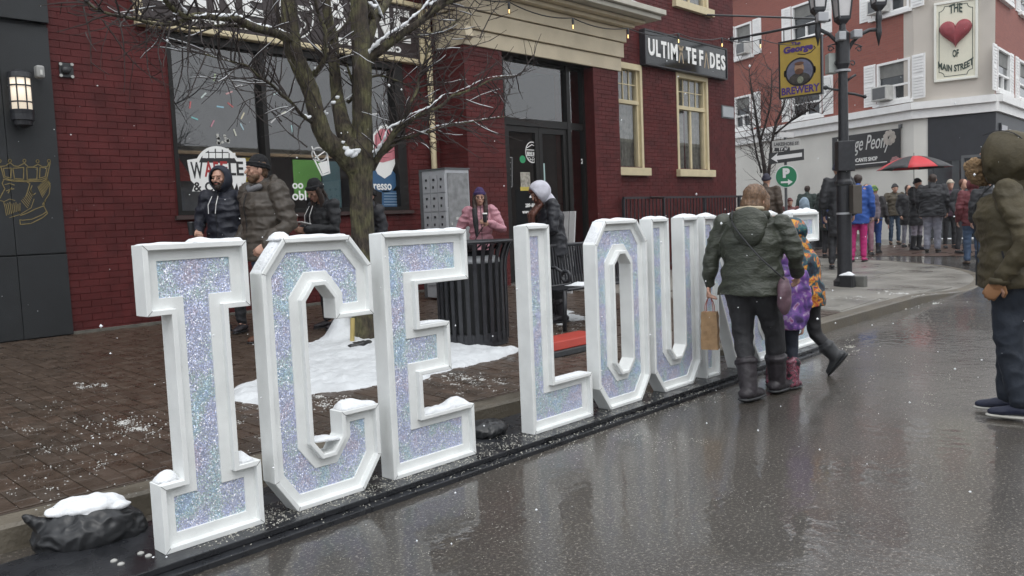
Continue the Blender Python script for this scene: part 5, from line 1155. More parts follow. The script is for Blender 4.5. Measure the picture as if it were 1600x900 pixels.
for s_ in (-1, 1):
    for cy, r_ in ((77, 5), (99, 5)):
        cxp = 1320+s_*22 if cy == 77 else 1320+s_*12; sp = []
        for k in range(15): a = k*.45; q = r_*(1-.045*k); sp.append(LQ(cxp+s_*q*math.cos(a)*-1, cy-q*math.sin(a)))
        m.tube(sp, .009, 6); 
        if cy == 77: m.tube([LQ(1320+s_*12, 68), LQ(cxp+s_*-1, 70), LQ(cxp+s_*5, 73)], .009, 6)
m.build('scrolls', M_IRON, lt, smooth=True)
m = MB(); m.tube([LQ(1320, 142), LQ(1300, 139.5), LQ(1291, 137)], .018, 8); m.ell(LQ(1290, 137), (.035, .035, .035)); m.tube([LQ(1320, 145), LQ(1335, 147), LQ(1350, 151)], .02, 8); m.ell(LQ(1351, 151), (.03, .03, .03)); m.tube([LQ(1322, 128), LQ(1330, 121), LQ(1337, 117)], .018, 8); m.build('banner_arm', M_IRON, lt, smooth=True)
for (x0, y0, x1, y1), nm, mm, dd in (((1304, 53, 1315, 66), 'junction_box', M_GREY, .1), ((1327, 50, 1340, 62), 'junction_box', M_GREY, .1), ((1297, 82, 1311, 113), 'junction_box', mat('pale_box', (.36, .38, .36), .5), -.12), ((1303, 222, 1329, 268), 'speaker_box', M_IRON, .1), ((1323, 290, 1337, 334), 'control_box', mat('brown_grey_box', (.075, .065, .055), .5), .16), ((1274, 22, 1290, 36), 'camera', M_GREY, .05)):
    a, b = LQ(x0, y1, dd), LQ(x1, y1, dd); zt2 = LQ(x0, y0, dd).z; nn = V((CR_.y, -CR_.x, 0))*.16; m = MB()
    m.hexa([a+nn*.5, b+nn*.5, b-nn*.5, a-nn*.5]+[V((p.x, p.y, zt2)) for p in (a+nn*.5, b+nn*.5, b-nn*.5, a-nn*.5)]); m.build(nm, mm, lt, bevel=.01)
for py in (112, 288, 335):
    m = MB(); m.lathe(V((LX, LY, lpz(py))), [(.112, 0), (.112, .03)], 20); m.build('strap', M_GREY, lt)

# ------------------------------------------------------------------ brewery sign on its bracket
XS2 = 18.2; BS = Plane((XS2, 9.7), (0, -1), (-1, 0)); bz_ = BS.at(1142, 62)[1]
bk = thing('sign_bracket', 'black iron bracket and stay rod carrying the brewery sign', 'bracket', (XS2, 9.7, bz_))
m = MB(); m.tube([(XS2, 9.7, bz_), (XS2, 7.35, bz_)], .03, 8); m.tube([MAIN.W(*MAIN.at(1097, 23)), (XS2, 7.4, bz_+.03)], .022, 8); m.tube([(XS2, 9.72, bz_+.0), (XS2, 9.66, bz_)], .07, 10); m.build('rod', M_IRON, bk)
bs = thing('brewery_sign', 'yellow hanging pub sign with bearded portrait reading The George Brewery', 'sign', BS.W(1.6, bz_-.8, 0))
s0, z1 = BS.at(1217, 66); s1, _ = BS.at(1285, 56); _, z0 = BS.at(1217, 156); z1 = (z1+BS.at(1285, 54)[1])/2; 
W_(BS, 'frame', mat('sign_black_frame', (.02, .02, .025), .4), bs, [(s0, s0+.035, z0, z1, -.04, .04), (s1-.035, s1, z0, z1, -.04, .04), (s0+.035, s1-.035, z0, z0+.035, -.04, .04), (s0+.035, s1-.035, z1-.035, z1, -.04, .04)])
W_(BS, 'board', mat('sign_ochre', (.42, .30, .06), .5, var=.1, vs=4), bs, [(s0+.035, s1-.035, z0+.035, z1-.035, -.025, .025)])
m = MB()
for s_ in (s0+.12, s1-.12): m.tube([BS.W(s_, z1, 0), BS.W(s_, bz_, 0)], .012, 6)
m.build('hanger', M_IRON, bs)
sw_, sh_ = s1-s0, z1-z0; M_PUR = mat('purple_print', (.07, .035, .20), .5, var=0)
def bt(s, fx, fz, fw, fh, mm, shear=0, cv=None, al='L', bold=.03): return text(s, BS, s0+sw_*fx, z0+sh_*fz, .025, sh_*fh, sw_*fw, .008, bold, shear, al, cv).build('lettering', mm, bs)
bt('The', .30, .90, .22, .055, M_PUR); bt('George', .12, .745, .68, .15, M_PUR, .1, bold=.05); bt('BREWERY', .06, .06, .88, .13, M_PUR, 0, .0, bold=.03)
PXc, PZc = s0+sw_*.49, z0+sh_*.43; oval = lambda rx, rz, dx=0, dz=0, n=28: [(PXc+sw_*dx+sw_*rx*math.cos(2*math.pi*k/n), PZc+sh_*dz+sh_*rz*math.sin(2*math.pi*k/n)) for k in range(n)]
for nm, mm, o_, pp_ in (('portrait_surround', MC['sign_black_frame'], .025, oval(.34, .245)), ('portrait_ground', mat('portrait_grey', (.13, .14, .20), .6, var=.3, vs=6), .033, oval(.30, .215)), ('portrait_coat', mat('portrait_coat', (.05, .045, .04), .6, var=.4, vs=12), .038, oval(.24, .10, 0, -.115)), ('portrait_shirt', mat('portrait_shirt', (.20, .22, .16), .6, var=.3, vs=20), .043, oval(.07, .06, .02, -.14)), ('portrait_face', mat('portrait_skin', (.38, .24, .15), .6, var=.15, vs=20), .048, oval(.11, .09, 0, .06)), ('portrait_beard', mat('portrait_beard', (.13, .06, .035), .6, var=.2), .053, oval(.10, .05, 0, .005)), ('portrait_hair', MC['portrait_beard'], .053, oval(.11, .03, 0, .14))):
    m = MB(); BS.poly(m, pp_, o_, .005); m.build(nm, mm, bs)
m = MB(); line(m, BS, [(s0+sw_*.45, z0+sh_*.74), (s0+sw_*.6, z0+sh_*.71), (s0+sw_*.75, z0+sh_*.73), (s0+sw_*.85, z0+sh_*.79), (s0+sw_*.82, z0+sh_*.83)], .02, .026); line(m, BS, [(s0+sw_*.14, PZc-.0), (PXc-sw_*.34, PZc+.06), (PXc-sw_*.34, PZc-.06), (s0+sw_*.14, PZc)], .04, .03); line(m, BS, [(s1-sw_*.16, PZc), (PXc+sw_*.34, PZc+.06), (PXc+sw_*.34, PZc-.06), (s1-sw_*.16, PZc)], .04, .03); m.build('flourish', MC['sign_black_frame'], bs)

# ------------------------------------------------------------------ street name, arrow and parking signs
gs = G(1226, 425); SPX = Plane((20.0, onX(1228, 300, 20).y), (CR_.x, CR_.y), (CR_.y, -CR_.x)); 
sp0 = SPX.at(1228, 300)[0]; mpp = SPX.at(1229, 300)[0]-sp0; base = SPX.W(sp0, road_z(20)); 
ps = thing('sign_post', 'grey post carrying street name, arrow and green parking signs', 'sign post', base); m = MB(); m.tube([base-V((0, 0, .1)), SPX.W(sp0, SPX.at(1228, 205)[1])], .035, 10); m.build('post', M_GREYD, ps)
def splate(nm, lab, cat, x0, y0, x1, y1, mcol, o=.05, rot=0, parts=()):
    a, z1 = SPX.at(x0, y0); b, z0 = SPX.at(x1, y1); th_ = thing(nm, lab, cat, SPX.W((a+b)/2, (z0+z1)/2, o)); q = [(a, z0), (b, z0+(b-a)*rot), (b, z1+(b-a)*rot), (a, z1)]; m = MB(); SPX.poly(m, q, o, .015); m.build('plate', mcol, th_); return th_, a, b, z0, z1
M_BLK = mat('sign_black', (.018, .018, .02), .4, var=0); M_WS = mat('sign_white', (.62, .62, .62), .4, var=.03)
splate('street_sign', 'small blank white sign plate at the top of the sign post', 'street sign', 1216.5, 207, 1239, 214, M_WS, rot=-.05)
th_, a, b, z0, z1 = splate('street_sign', 'pale street name plate with dark letters and black top edge', 'street sign', 1205, 221, 1248, 230, mat('sign_grey', (.34, .34, .33), .5, var=.05), rot=.08)
t1 = text('LAKESHORE ST', SPX, a+.05, z0+.05, .066, (z1-z0)*.5, (b-a)*.9, .004, .02); [None for _ in [0]]; t1.build('lettering', M_BLK, th_)
th_, a, b, z0, z1 = splate('street_sign', 'small dark direction plate under the street name plate', 'street sign', 1209, 231.5, 1233, 236, M_BLK)
text('17 3/', SPX, a+(b-a)*.3, z0+.02, .066, (z1-z0)*.7, (b-a)*.55, .004, .03).build('lettering', M_WS, th_)
th_, a, b, z0, z1 = splate('arrow_sign', 'black one way sign with a white arrow pointing left', 'road sign', 1200, 240, 1255, 255, M_BLK, rot=.09)
m = MB(); q = lambda fx, fz: (a+(b-a)*fx, z0+(z1-z0)*fz+(b-a)*fx*.09); SPX.poly(m, [q(.06, .5), q(.26, .95), q(.22, .68), q(.94, .68), q(.94, .32), q(.22, .32), q(.26, .05)], .066, .006); m.build('arrow', M_WS, th_)
a, z0 = SPX.at(1227, 276); rr = 17.5*mpp; pkg = thing('parking_sign', 'round green parking sign with white P and arrow pointing right', 'road sign', SPX.W(a, z0, .08))
m = MB(); SPX.poly(m, [(a+rr*math.cos(R(k*10)), z0+rr*math.sin(R(k*10))) for k in range(36)], .06, .015); m.build('rim', M_WS, pkg)
m = MB(); SPX.poly(m, [(a+rr*.93*math.cos(R(k*10)), z0+rr*.93*math.sin(R(k*10))) for k in range(36)], .076, .006); m.build('disc', mat('sign_green', (.01, .16, .07), .4, var=.05), pkg)
text('P', SPX, a-rr*.32, z0-rr*.12, .083, rr*.85, rr*.62, .006, .07).build('letter', M_WS, pkg)
m = MB(); SPX.poly(m, [(a-rr*.5, z0-rr*.58), (a+rr*.15, z0-rr*.58), (a+rr*.12, z0-rr*.78), (a+rr*.55, z0-rr*.5), (a+rr*.12, z0-rr*.24), (a+rr*.15, z0-rr*.42), (a-rr*.5, z0-rr*.42)], .083, .006); m.build('arrow', M_WS, pkg)

# ------------------------------------------------------------------ string of bulbs
bulbs = [(795, 17, 8.6), (895, 42, 8.5), (981, 58, 8.4), (1060, 66, 8.3), (1128, 73, 8.2), (1188, 75, 8.1)]
wp = [onY(560, -60, 8.8), onY(690, -25, 8.7)]
for px, py, Y in bulbs: wp.append(onY(px, py-14, Y))
wp.append(onY(1300, 52, 8.0))
stg = thing('light_string', 'black cable of festoon bulbs hung across the shop fronts', 'string lights', wp[2]); m = MB(); cab = []
for a, b in zip(wp[:-1], wp[1:]):
    for k in range(8): t = k/8; q = a.lerp(b, t); q.z -= .12*4*t*(1-t)*(b-a).length/2.2; cab.append(q)
cab.append(wp[-1]); m.tube(cab, .009, 6); m.build('cable', M_BLACKPL, stg)
gm = glass_mat('bulb_glass', (.95, .9, .8), 1.5)
for k, (px, py, Y) in enumerate(bulbs):
    p = onY(px, py-14, Y); b_ = thing('bulb', ['warm clear bulb on the cable nearest the tree', 'warm clear bulb in front of the beige cornice', 'warm clear bulb at the right end of the cornice', 'warm clear bulb in front of the left half of the barber sign', 'warm clear bulb at the right end of the barber sign', 'warm clear bulb in front of the corner building, past the brick wall'][k], 'bulb', p, 'bulbs on the festoon cable')
    m = MB(); m.lathe(p, [(.018, -.10), (.022, -.03), (.01, 0)], 10); m.build('socket', M_BLACKPL, b_); m = MB(); m.lathe(p, [(.004, -.19), (.02, -.18), (.03, -.15), (.022, -.12), (.016, -.10)], 12); m.build('glass_globe', gm, b_, smooth=True)
    m = MB(); m.tube([p+V((0, 0, -.17)), p+V((0, 0, -.11))], .006, 6); m.build('filament', mat('warm_filament', (.9, .7, .3), .5, var=0, emit=((1, .72, .3), 2.2)), b_)

# ================================================================== the street tree
tr = thing('street_tree', 'bare mossy street tree with several upright stems and snow on its branches', 'tree', (TR.x, TR.y, TR.z))
TY = TR.y
def TP_(px, py, dy=0): return onY(px, py, TY+dy)
def smooth_pts(P, k=4):
    P = [V(p) for p in P]; out = []
    for i in range(len(P)-1):
        p0, p1, p2, p3 = P[max(i-1, 0)], P[i], P[i+1], P[min(i+2, len(P)-1)]
        for j in range(k): t = j/k; out.append(.5*((2*p1)+(-p0+p2)*t+(2*p0-5*p1+4*p2-p3)*t*t+(-p0+3*p1-3*p2+p3)*t**3))
    out.append(P[-1]); return out
def interp(rad, n):
    out = []
    for i in range(n): u = i/(n-1)*(len(rad)-1); k = min(int(u), len(rad)-2); out.append(rad[k]+(rad[k+1]-rad[k])*(u-k))
    return out
mpx = onY(601, 300, TY).x-onY(600, 300, TY).x; mpx = (onY(600, 300, TY)-EYE).length/FPX
def branch(pp, rr_, name='branch', n=10, rough=.06):
    P = smooth_pts([TP_(*p) for p in pp], 5); r_ = interp(rr_, len(P)); r_ = [a*mpx*(1+rough*noise.noise(p*7)) for a, p in zip(r_, P)]
    m = MB(); m.tube(P, r_, n); o = m.build(name, M_BARK, tr, smooth=True); return P, r_
BR = []
# trunk : one continuous piece into which the stems run
m = MB()
tp = [TP_(573, 546), TP_(572, 530), TP_(570, 500), TP_(569, 440), TP_(567, 380), TP_(565, 320), TP_(563, 270), TP_(562, 235)]; tp[0].z = TR.z-.05; tp[1].z = TR.z+.06
m.limb(tp, [.19, .155, .125, .115, .112, .112, .12, .14], 18)
stems = [([(556, 262), (530, 235), (507, 215), (495, 180), (486, 145), (475, 118), (460, 85), (455, 60), (451, 20), (449, -30)], [17, 15, 13, 12, 12, 12, 12, 12, 10.5, 10], 0),
         ([(558, 255), (545, 222), (534, 190), (527, 150), (523, 110), (520, 60), (512, 20), (506, -30)], [16, 14, 11.5, 9.5, 8, 7.5, 7, 6.5], .25),
         ([(566, 262), (566, 220), (566, 170), (566, 120), (564, 80), (562, 40), (561, 0), (560, -40)], [17, 15.5, 14.5, 14.5, 13.5, 13, 12.5, 12], -.05)]
for pp, rr_, dy in stems:
    P = smooth_pts([TP_(x, y, dy*min(1, i/3)) for i, (x, y) in enumerate(pp)], 4); r_ = [q*mpx for q in interp(rr_, len(P))]; m.limb(P, r_, 14); BR.append((P, r_))
me = blob(m, .016, 2, lambda co: np.array([.010*noise.noise(V((p[0]*14, p[1]*14, p[2]*3.5)))+.006*noise.noise(V((p[0]*40, p[1]*40, p[2]*9))) for p in co])); meshobj('trunk', me, M_BARK, tr, True)
mains = [([(456, 62, 0), (448, 58, -.05), (420, 48, -.2), (395, 42, -.35), (365, 28, -.5), (335, 27, -.6), (312, 24, -.65), (290, 26, -.7), (268, 12, -.75), (255, -5, -.8)], [7, 6.5, 6, 5.5, 5, 4.2, 3.8, 3.4, 3, 2.5]),
 ([(568, 108, 0), (582, 88, -.1), (600, 74, -.2), (625, 55, -.3), (648, 40, -.4), (665, 27, -.45), (682, 10, -.5), (694, -8, -.5)], [9, 8, 7, 6, 5.5, 5, 4.5, 4]),
 ([(676, 18, -.47), (700, 3, -.55), (725, -4, -.6), (760, -14, -.7)], [5, 4.5, 4, 3.5]),
 ([(566, 110, .05), (572, 70, .1), (581, 40, .15), (590, 22, .2), (603, 5, .25), (615, -20, .3)], [9, 9, 8.5, 8, 7, 6]),
 ([(583, 30, .15), (572, 5, .1), (565, -15, .1)], [6, 5, 4]),
 ([(580, 262, 0), (592, 242, -.1), (607, 222, -.2), (618, 205, -.25), (632, 196, -.3), (650, 182, -.4), (668, 175, -.45), (690, 165, -.5), (706, 150, -.55), (722, 145, -.6), (745, 136, -.65), (775, 122, -.7), (812, 118, -.7)], [8, 6, 5, 4.4, 4, 3.4, 3, 2.6, 2.3, 2, 1.6, 1.2, .8]),
 ([(592, 244, -.1), (612, 228, -.15), (625, 216, -.2), (642, 214, -.25), (658, 208, -.3), (672, 206, -.35), (700, 196, -.4), (740, 190, -.4), (790, 182, -.45)], [4, 3.5, 3, 2.6, 2.3, 2, 1.6, 1.2, .8]),
 ([(612, 215, -.2), (622, 200, -.22), (632, 188, -.25), (640, 165, -.3), (652, 140, -.3), (655, 118, -.3), (662, 100, -.35), (672, 70, -.4)], [4.2, 3.8, 3.3, 2.8, 2.2, 1.8, 1.4, 1]),
 ([(486, 190, 0), (470, 178, -.1), (455, 160, -.2), (440, 148, -.3), (425, 133, -.35), (405, 120, -.4), (388, 104, -.5), (370, 98, -.5), (345, 92, -.55), (318, 84, -.6)], [3, 2.6, 2.4, 2.2, 1.9, 1.6, 1.4, 1.2, .9, .7]),
 ([(490, 116, 0), (500, 105, -.1), (507, 92, -.15), (509, 70, -.2), (508, 48, -.2), (498, 22, -.2), (490, -10, -.25)], [4.5, 4, 3.6, 3.2, 3, 2.8, 2.4]),
 ([(543, 160, .2), (556, 145, .1), (548, 120, .1), (540, 96, .1)], [3, 2.4, 2, 1.5]),
 ([(455, 70, 0), (440, 40, .1), (432, 15, .1), (425, -20, .15)], [4, 3.4, 3, 2.5]),
 ([(515, 60, .2), (535, 45, .3), (548, 25, .35), (556, -10, .4)], [3.2, 2.8, 2.4, 2]),
 ([(560, 130, 0), (590, 118, .1), (620, 126, .15), (650, 138, .2), (672, 130, .2)], [2.2, 1.8, 1.5, 1.2, .9]),
 ([(300, 26, -.68), (270, 38, -.7), (240, 37, -.75), (212, 30, -.8), (180, 24, -.85), (150, 14, -.85), (130, -2, -.9)], [2.6, 2.2, 2, 1.7, 1.5, 1.3, 1]),
 ([(395, 42, -.35), (350, 40, -.4), (300, 44, -.4), (262, 34, -.4), (225, 30, -.45)], [2.5, 2.2, 1.8, 1.4, 1]),
 ([(600, 74, -.2), (640, 58, -.1), (680, 50, -.05), (720, 28, 0), (745, -5, .0)], [2.4, 2, 1.6, 1.3, 1]),
 ([(475, 245, 0), (462, 240, 0)], [.5, .4])][:-1]
SN = MB()
snow_px = {0: 1.0, 1: 1.0, 2: .7, 4: .8, 5: .85, 6: .8, 7: .5, 9: .4, 3: .35, 8: .35, 10: .5}
for i, (pp, rr_) in enumerate(mains):
    P, r_ = branch(pp, rr_); BR.append((P, r_))
    if i in snow_px:
        # snow lying along the top of the branch
        k0 = None; seg = []
        for a in range(len(P)):
            t = (P[min(a+1, len(P)-1)]-P[max(a-1, 0)]).normalized(); on = noise.noise(P[a]*2.3+V((i, 0, 0)))*.5+.5 < snow_px[i]*.75+.12 and abs(t.z) < .93
            if on: seg.append((P[a]+V((0, 0, r_[a]*.75))+V((-.25*t.x*abs(t.z), -.5*r_[a]*abs(t.z), 0)), r_[a]*.6*(.7+.5*noise.noise(P[a]*11))+.003))
            if (not on or a == len(P)-1) and seg:
                if len(seg) > 1: SN.limb([q[0] for q in seg], [q[1] for q in seg], 8, flat=.8)
                seg = []
# snow caught in the forks
for px, py, r_ in ((548, 238, .055), (545, 240, .05), (552, 243, .045), (540, 232, .035), (558, 236, .04), (536, 222, .022), (495, 108, .03), (500, 104, .022), (447, 56, .035), (520, 160, .03), (527, 152, .025), (505, 175, .025), (481, 183, .028), (476, 180, .02), (510, 178, .02), (585, 10, .04), (578, 5, .03), (545, 155, .02)):
    p = TP_(px, py, -.10 if py > 200 else -.06); SN.ell(p, (r_*.8, r_*.6, r_*.55)); SN.ell(p+V((r_*.5, -.005, r_*.3)), (r_*.6, r_*.5, r_*.35)); SN.ell(p+V((-r_*.5, 0, r_*.1)), (r_*.45, r_*.4, r_*.5))
o = meshobj('snow', blob(SN, .008, 4, lambda co: nz3(co, 30, .010)), M_SNOW, tr, True)
# twigs
TS = MB()
def grow(mb, p, d, L_, r_, lvl, rg, up=.25, sides=4):
    n = max(3, int(L_/.07)); pts = [p]; q = p.copy(); dd = d.normalized()
    for k in range(n):
        dd = (dd+V((rg.uniform(-1, 1), rg.uniform(-1, 1), rg.uniform(-1, 1)))*.20+V((0, 0, up*.12))).normalized(); q = q+dd*(L_/n); pts.append(q)
    mb.tube(pts, [max(.0023, r_*(1-.7*k/n)) for k in range(n+1)], sides if lvl > 0 else 3)
    if sides == 4 and lvl >= 1 and rg.random() < .22 and n > 3 and abs((pts[-1]-pts[0]).normalized().z) < .55:
        a_ = rg.randrange(0, n-2); b_ = min(n, a_+rg.randrange(2, 6)); sp_ = [q_+V((0, 0, r_*.6+.002)) for q_ in pts[a_:b_+1]]
        if len(sp_) > 1: TS.tube(sp_, [.002]+[max(.003, r_*.5)]*(len(sp_)-2)+[.002], 5)
    if lvl > 0:
        for k in range(1, n):
            if rg.random() < (.26 if lvl > 1 else .26):
                t = (pts[k+1]-pts[k]).normalized(); side = t.cross(V((rg.uniform(-1, 1), rg.uniform(-1, 1), rg.uniform(-1, 1)))).normalized()
                grow(mb, pts[k], t*.55+side*.8+V((0, 0, .12)), L_*rg.uniform(.3, .6), r_*.55, lvl-1, rg, up, sides)
    return pts
rg = random.Random(21); TW = MB()
for i, (P, r_) in enumerate(BR):
    lo = 12 if i < 3 else 3; step = 3 if i < 3 else 1
    for k in range(lo, len(P), step):
        for _rep in range((1 if rg.random() < .6 else 0) if i < 3 else (2 if rg.random() < .25 else 1 if rg.random() < .7 else 0)):
            t = (P[k]-P[k-1]).normalized(); a = rg.uniform(0, 6.28); s_ = t.orthogonal().normalized(); s_ = s_*math.cos(a)+t.cross(s_)*math.sin(a)
            grow(TW, P[k]+s_*r_[k]*.6, t*.5+s_*.9+V((0, 0, .15)), rg.uniform(.22, .6), .0075, 2, rg)
    grow(TW, P[-1], (P[-1]-P[-2]).normalized(), .4, max(.003, r_[-1]*.8), 2, rg)
for (px, py, dx, dz) in ((300, 60, -.6, -.3), (340, 85, .5, -.6), (420, 140, -.7, -.4), (700, 170, 1, .1), (650, 120, .8, .5), (670, 110, 1, .2), (660, 190, .9, .4), (690, 200, 1, .2), (720, 180, .9, -.2), (640, 90, .9, .3), (700, 120, .9, .5), (680, 60, .9, .2), (470, 200, -.8, .4), (500, 170, -.6, .5), (600, 150, .5, .6), (130, 10, .3, -.9), (160, 30, .5, -.6), (280, 40, .2, -.9), (330, 60, .3, -.8), (720, 150, 1, .3), (690, 130, .8, .6), (700, 90, .8, .4), (760, 150, 1, .1), (650, 60, .5, .8), (480, 230, -.6, .2), (440, 190, -.8, .1), (620, 190, .6, .6), (750, 60, .7, .5), (740, 120, .9, .3), (200, 20, -.6, -.3), (230, 35, -.3, -.7), (180, 20, .1, -1)):
    grow(TW, TP_(px, py, rg.uniform(-.6, .1)), V((dx*.7, rg.uniform(-.5, .2), dz)), rg.uniform(.4, .75), .0075, 2, rg)
o = TW.build('twigs', M_TWIG, tr); tag(o, kind='stuff')
o = TS.build('snow_on_twigs', M_SNOW, tr, True); tag(o, kind='stuff')
# pale stake beside the trunk and dark stone
m = MB(); a = TP_(549, 524, -.12); m.tube([V((a.x, a.y, TR.z)), TP_(551, 497, -.12)], .022, 8); o = m.build('stake', mat('yellow_stake', (.42, .33, .12), .6)); tag(o, 'short yellowish stake standing in the snow against the tree trunk', 'stake')
m = MB(); c = G(562, 546); m.ell(c+V((0, 0, .03)), (.13, .08, .05)); m.ell(c+V((.08, .02, .03)), (.08, .07, .045)); o = meshobj('stone', blob(m, .01, 2, lambda co: nz3(co, 20, .02)), mat('dark_stone', (.02, .02, .02), .5, var=.3, vs=30), None, True); tag(o, 'dark lump of soil showing through the snow at the tree foot', 'stone')
# pole and small bare tree behind the brick corner
X2 = 21.0
t2 = thing('bare_tree', 'small leafless tree in front of the pale wall behind the arrow sign', 'tree', (X2, onX(1195, 300, X2).y, road_z(X2))); m = MB(); tw = MB()
def T2(px, py): return onX(px, py, X2)
for pp, r_ in (([(1196, 330), (1196, 280), (1191, 240), (1184, 200), (1178, 160), (1170, 110)], [.07, .06, .05, .04, .03, .01]), ([(1198, 300), (1202, 262), (1206, 225), (1212, 195), (1222, 170), (1232, 140)], [.05, .045, .04, .035, .025, .01]), ([(1190, 270), (1182, 240), (1176, 205), (1172, 175)], [.03, .025, .02, .01]), ([(1210, 210), (1235, 190), (1255, 178), (1275, 165)], [.03, .022, .016, .008]), ([(1222, 200), (1240, 185), (1262, 172), (1285, 178)], [.022, .018, .014, .006]), ([(1188, 220), (1200, 180), (1205, 150), (1206, 110)], [.03, .025, .02, .01])):
    P = smooth_pts([T2(*p) for p in pp], 4); m.tube(P, interp(r_, len(P)), 8)
    for k in range(3, len(P)):
        for _ in range(2):
            a = rg.uniform(0, 6.28); grow(tw, P[k], V((math.cos(a), math.sin(a), .6)), rg.uniform(.5, 1.1), .011, 1, rg, .5, 3)
m.build('trunk', M_TWIG, t2, smooth=True); o = tw.build('twigs', M_TWIG, t2); tag(o, kind='stuff')

# ================================================================== people
M_DHAIR = mat('dark_brown_hair', (.035, .02, .014), .5, var=.4, vs=60, bump=.5, bs=160)
M_BHAIR = mat('light_brown_hair', (.14, .08, .045), .5, var=.45, vs=60, bump=.5, bs=160)
M_EYE = mat('eye_dark', (.03, .02, .015), .2, var=0); M_LIP = mat('lips', (.35, .12, .10), .45, var=.1)
def cloth(n, c, r=.75, bump=.35, bs=60, var=.15, vs=12): return mat(n, c, r, var=var, vs=vs, bump=bump, bs=bs)
def rotm(az, pitch=0):
    """columns: right, forward, up for azimuth az (deg, clockwise from +Y), pitch nods forward"""
    r_ = V((math.cos(R(az)), -math.sin(R(az)), 0)); f_ = V((math.sin(R(az)), math.cos(R(az)), 0)); u_ = V((0, 0, 1))
    if pitch: c, s = math.cos(R(pitch)), math.sin(R(pitch)); f2 = f_*c-u_*s; u2 = u_*c+f_*s; f_, u_ = f2, u2
    return Matrix((r_, f_, u_)).transposed()
def dome(mb, c, M, rx, ry, rz, z0, nu=20, nv=6, bulge=1.0):
    vs = []; fs = []
    for j in range(nv+1):
        a = math.pi/2*j/nv; q = math.cos(a)**.8 if j < nv else 0
        for i in range(nu): t = 2*math.pi*i/nu; vs.append(c+M@V((rx*q*math.cos(t), ry*q*math.sin(t), z0+rz*math.sin(a))))
    for j in range(nv):
        for i in range(nu): fs.append((j*nu+i, j*nu+(i+1) % nu, (j+1)*nu+(i+1) % nu, (j+1)*nu+i))
    fs.append(tuple(range(nu-1, -1, -1))); mb.add(vs, fs)
def hood_shell(mb, c, M, s, opn=52, back=1.15, rx=.112, ry=.125, rz=.14, th=.012):
    nu, nv = 26, 12; vs = []; fs = []
    for lay in (0, 1):
        k = 1-lay*th/.11
        for j in range(nv+1):
            a = R(opn+(180-opn)*j/nv)
            for i in range(nu):
                t = 2*math.pi*i/nu; q = math.sin(a) if j < nv else .001; y = math.cos(a); y = y*(back if y < 0 else 1)
                vs.append(c+M@V((rx*s*q*math.cos(t)*k, ry*s*y*k, rz*s*q*math.sin(t)*k)))
    n = (nv+1)*nu
    for lay in (0, 1):
        for j in range(nv):
            for i in range(nu):
                f = (j*nu+i, (j+1)*nu+i, (j+1)*nu+(i+1) % nu, j*nu+(i+1) % nu); f = tuple(q+lay*n for q in f); fs.append(f if lay == 0 else f[::-1])
    for i in range(nu): fs.append((i, (i+1) % nu, n+(i+1) % nu, n+i))
    mb.add(vs, fs)
def hand(mb, w_, d, nrm, thumb, s, curl=.5):
    d = d.normalized(); side = d.cross(nrm).normalized(); nrm = side.cross(d).normalized(); k = s
    mb.limb([w_, w_+d*.03*k, w_+d*.075*k], [.021*k, .034*k, .036*k], 12, side=side, flat=.42)
    for i, (off, L_) in enumerate(((-.027, .072), (-.009, .080), (.009, .076), (.027, .060))):
        p = w_+d*(.078-abs(off)*.25)*k+side*off*k*thumb*-1; q = p; dd = d; pts = [w_+d*.055*k+side*off*k*thumb*-1, p]
        for seg in (.42, .33, .25):
            a = R(62*curl); dd = (dd*math.cos(a)+nrm*math.sin(a)).normalized(); q = q+dd*L_*seg*k; pts.append(q)
        mb.limb(pts, [.0095*k, .0092*k, .0088*k, .0082*k, .007*k], 8)
    b = w_+d*.022*k+side*(.026*k*thumb); t1 = b+(d*.6+side*thumb*.65+nrm*.35).normalized()*.038*k; t2 = t1+(d*.75+side*thumb*.1+nrm*.6*(.4+curl)).normalized()*.03*k
    mb.limb([b, t1, t2], [.013*k, .0105*k, .0085*k], 8)
PEOPLE = []
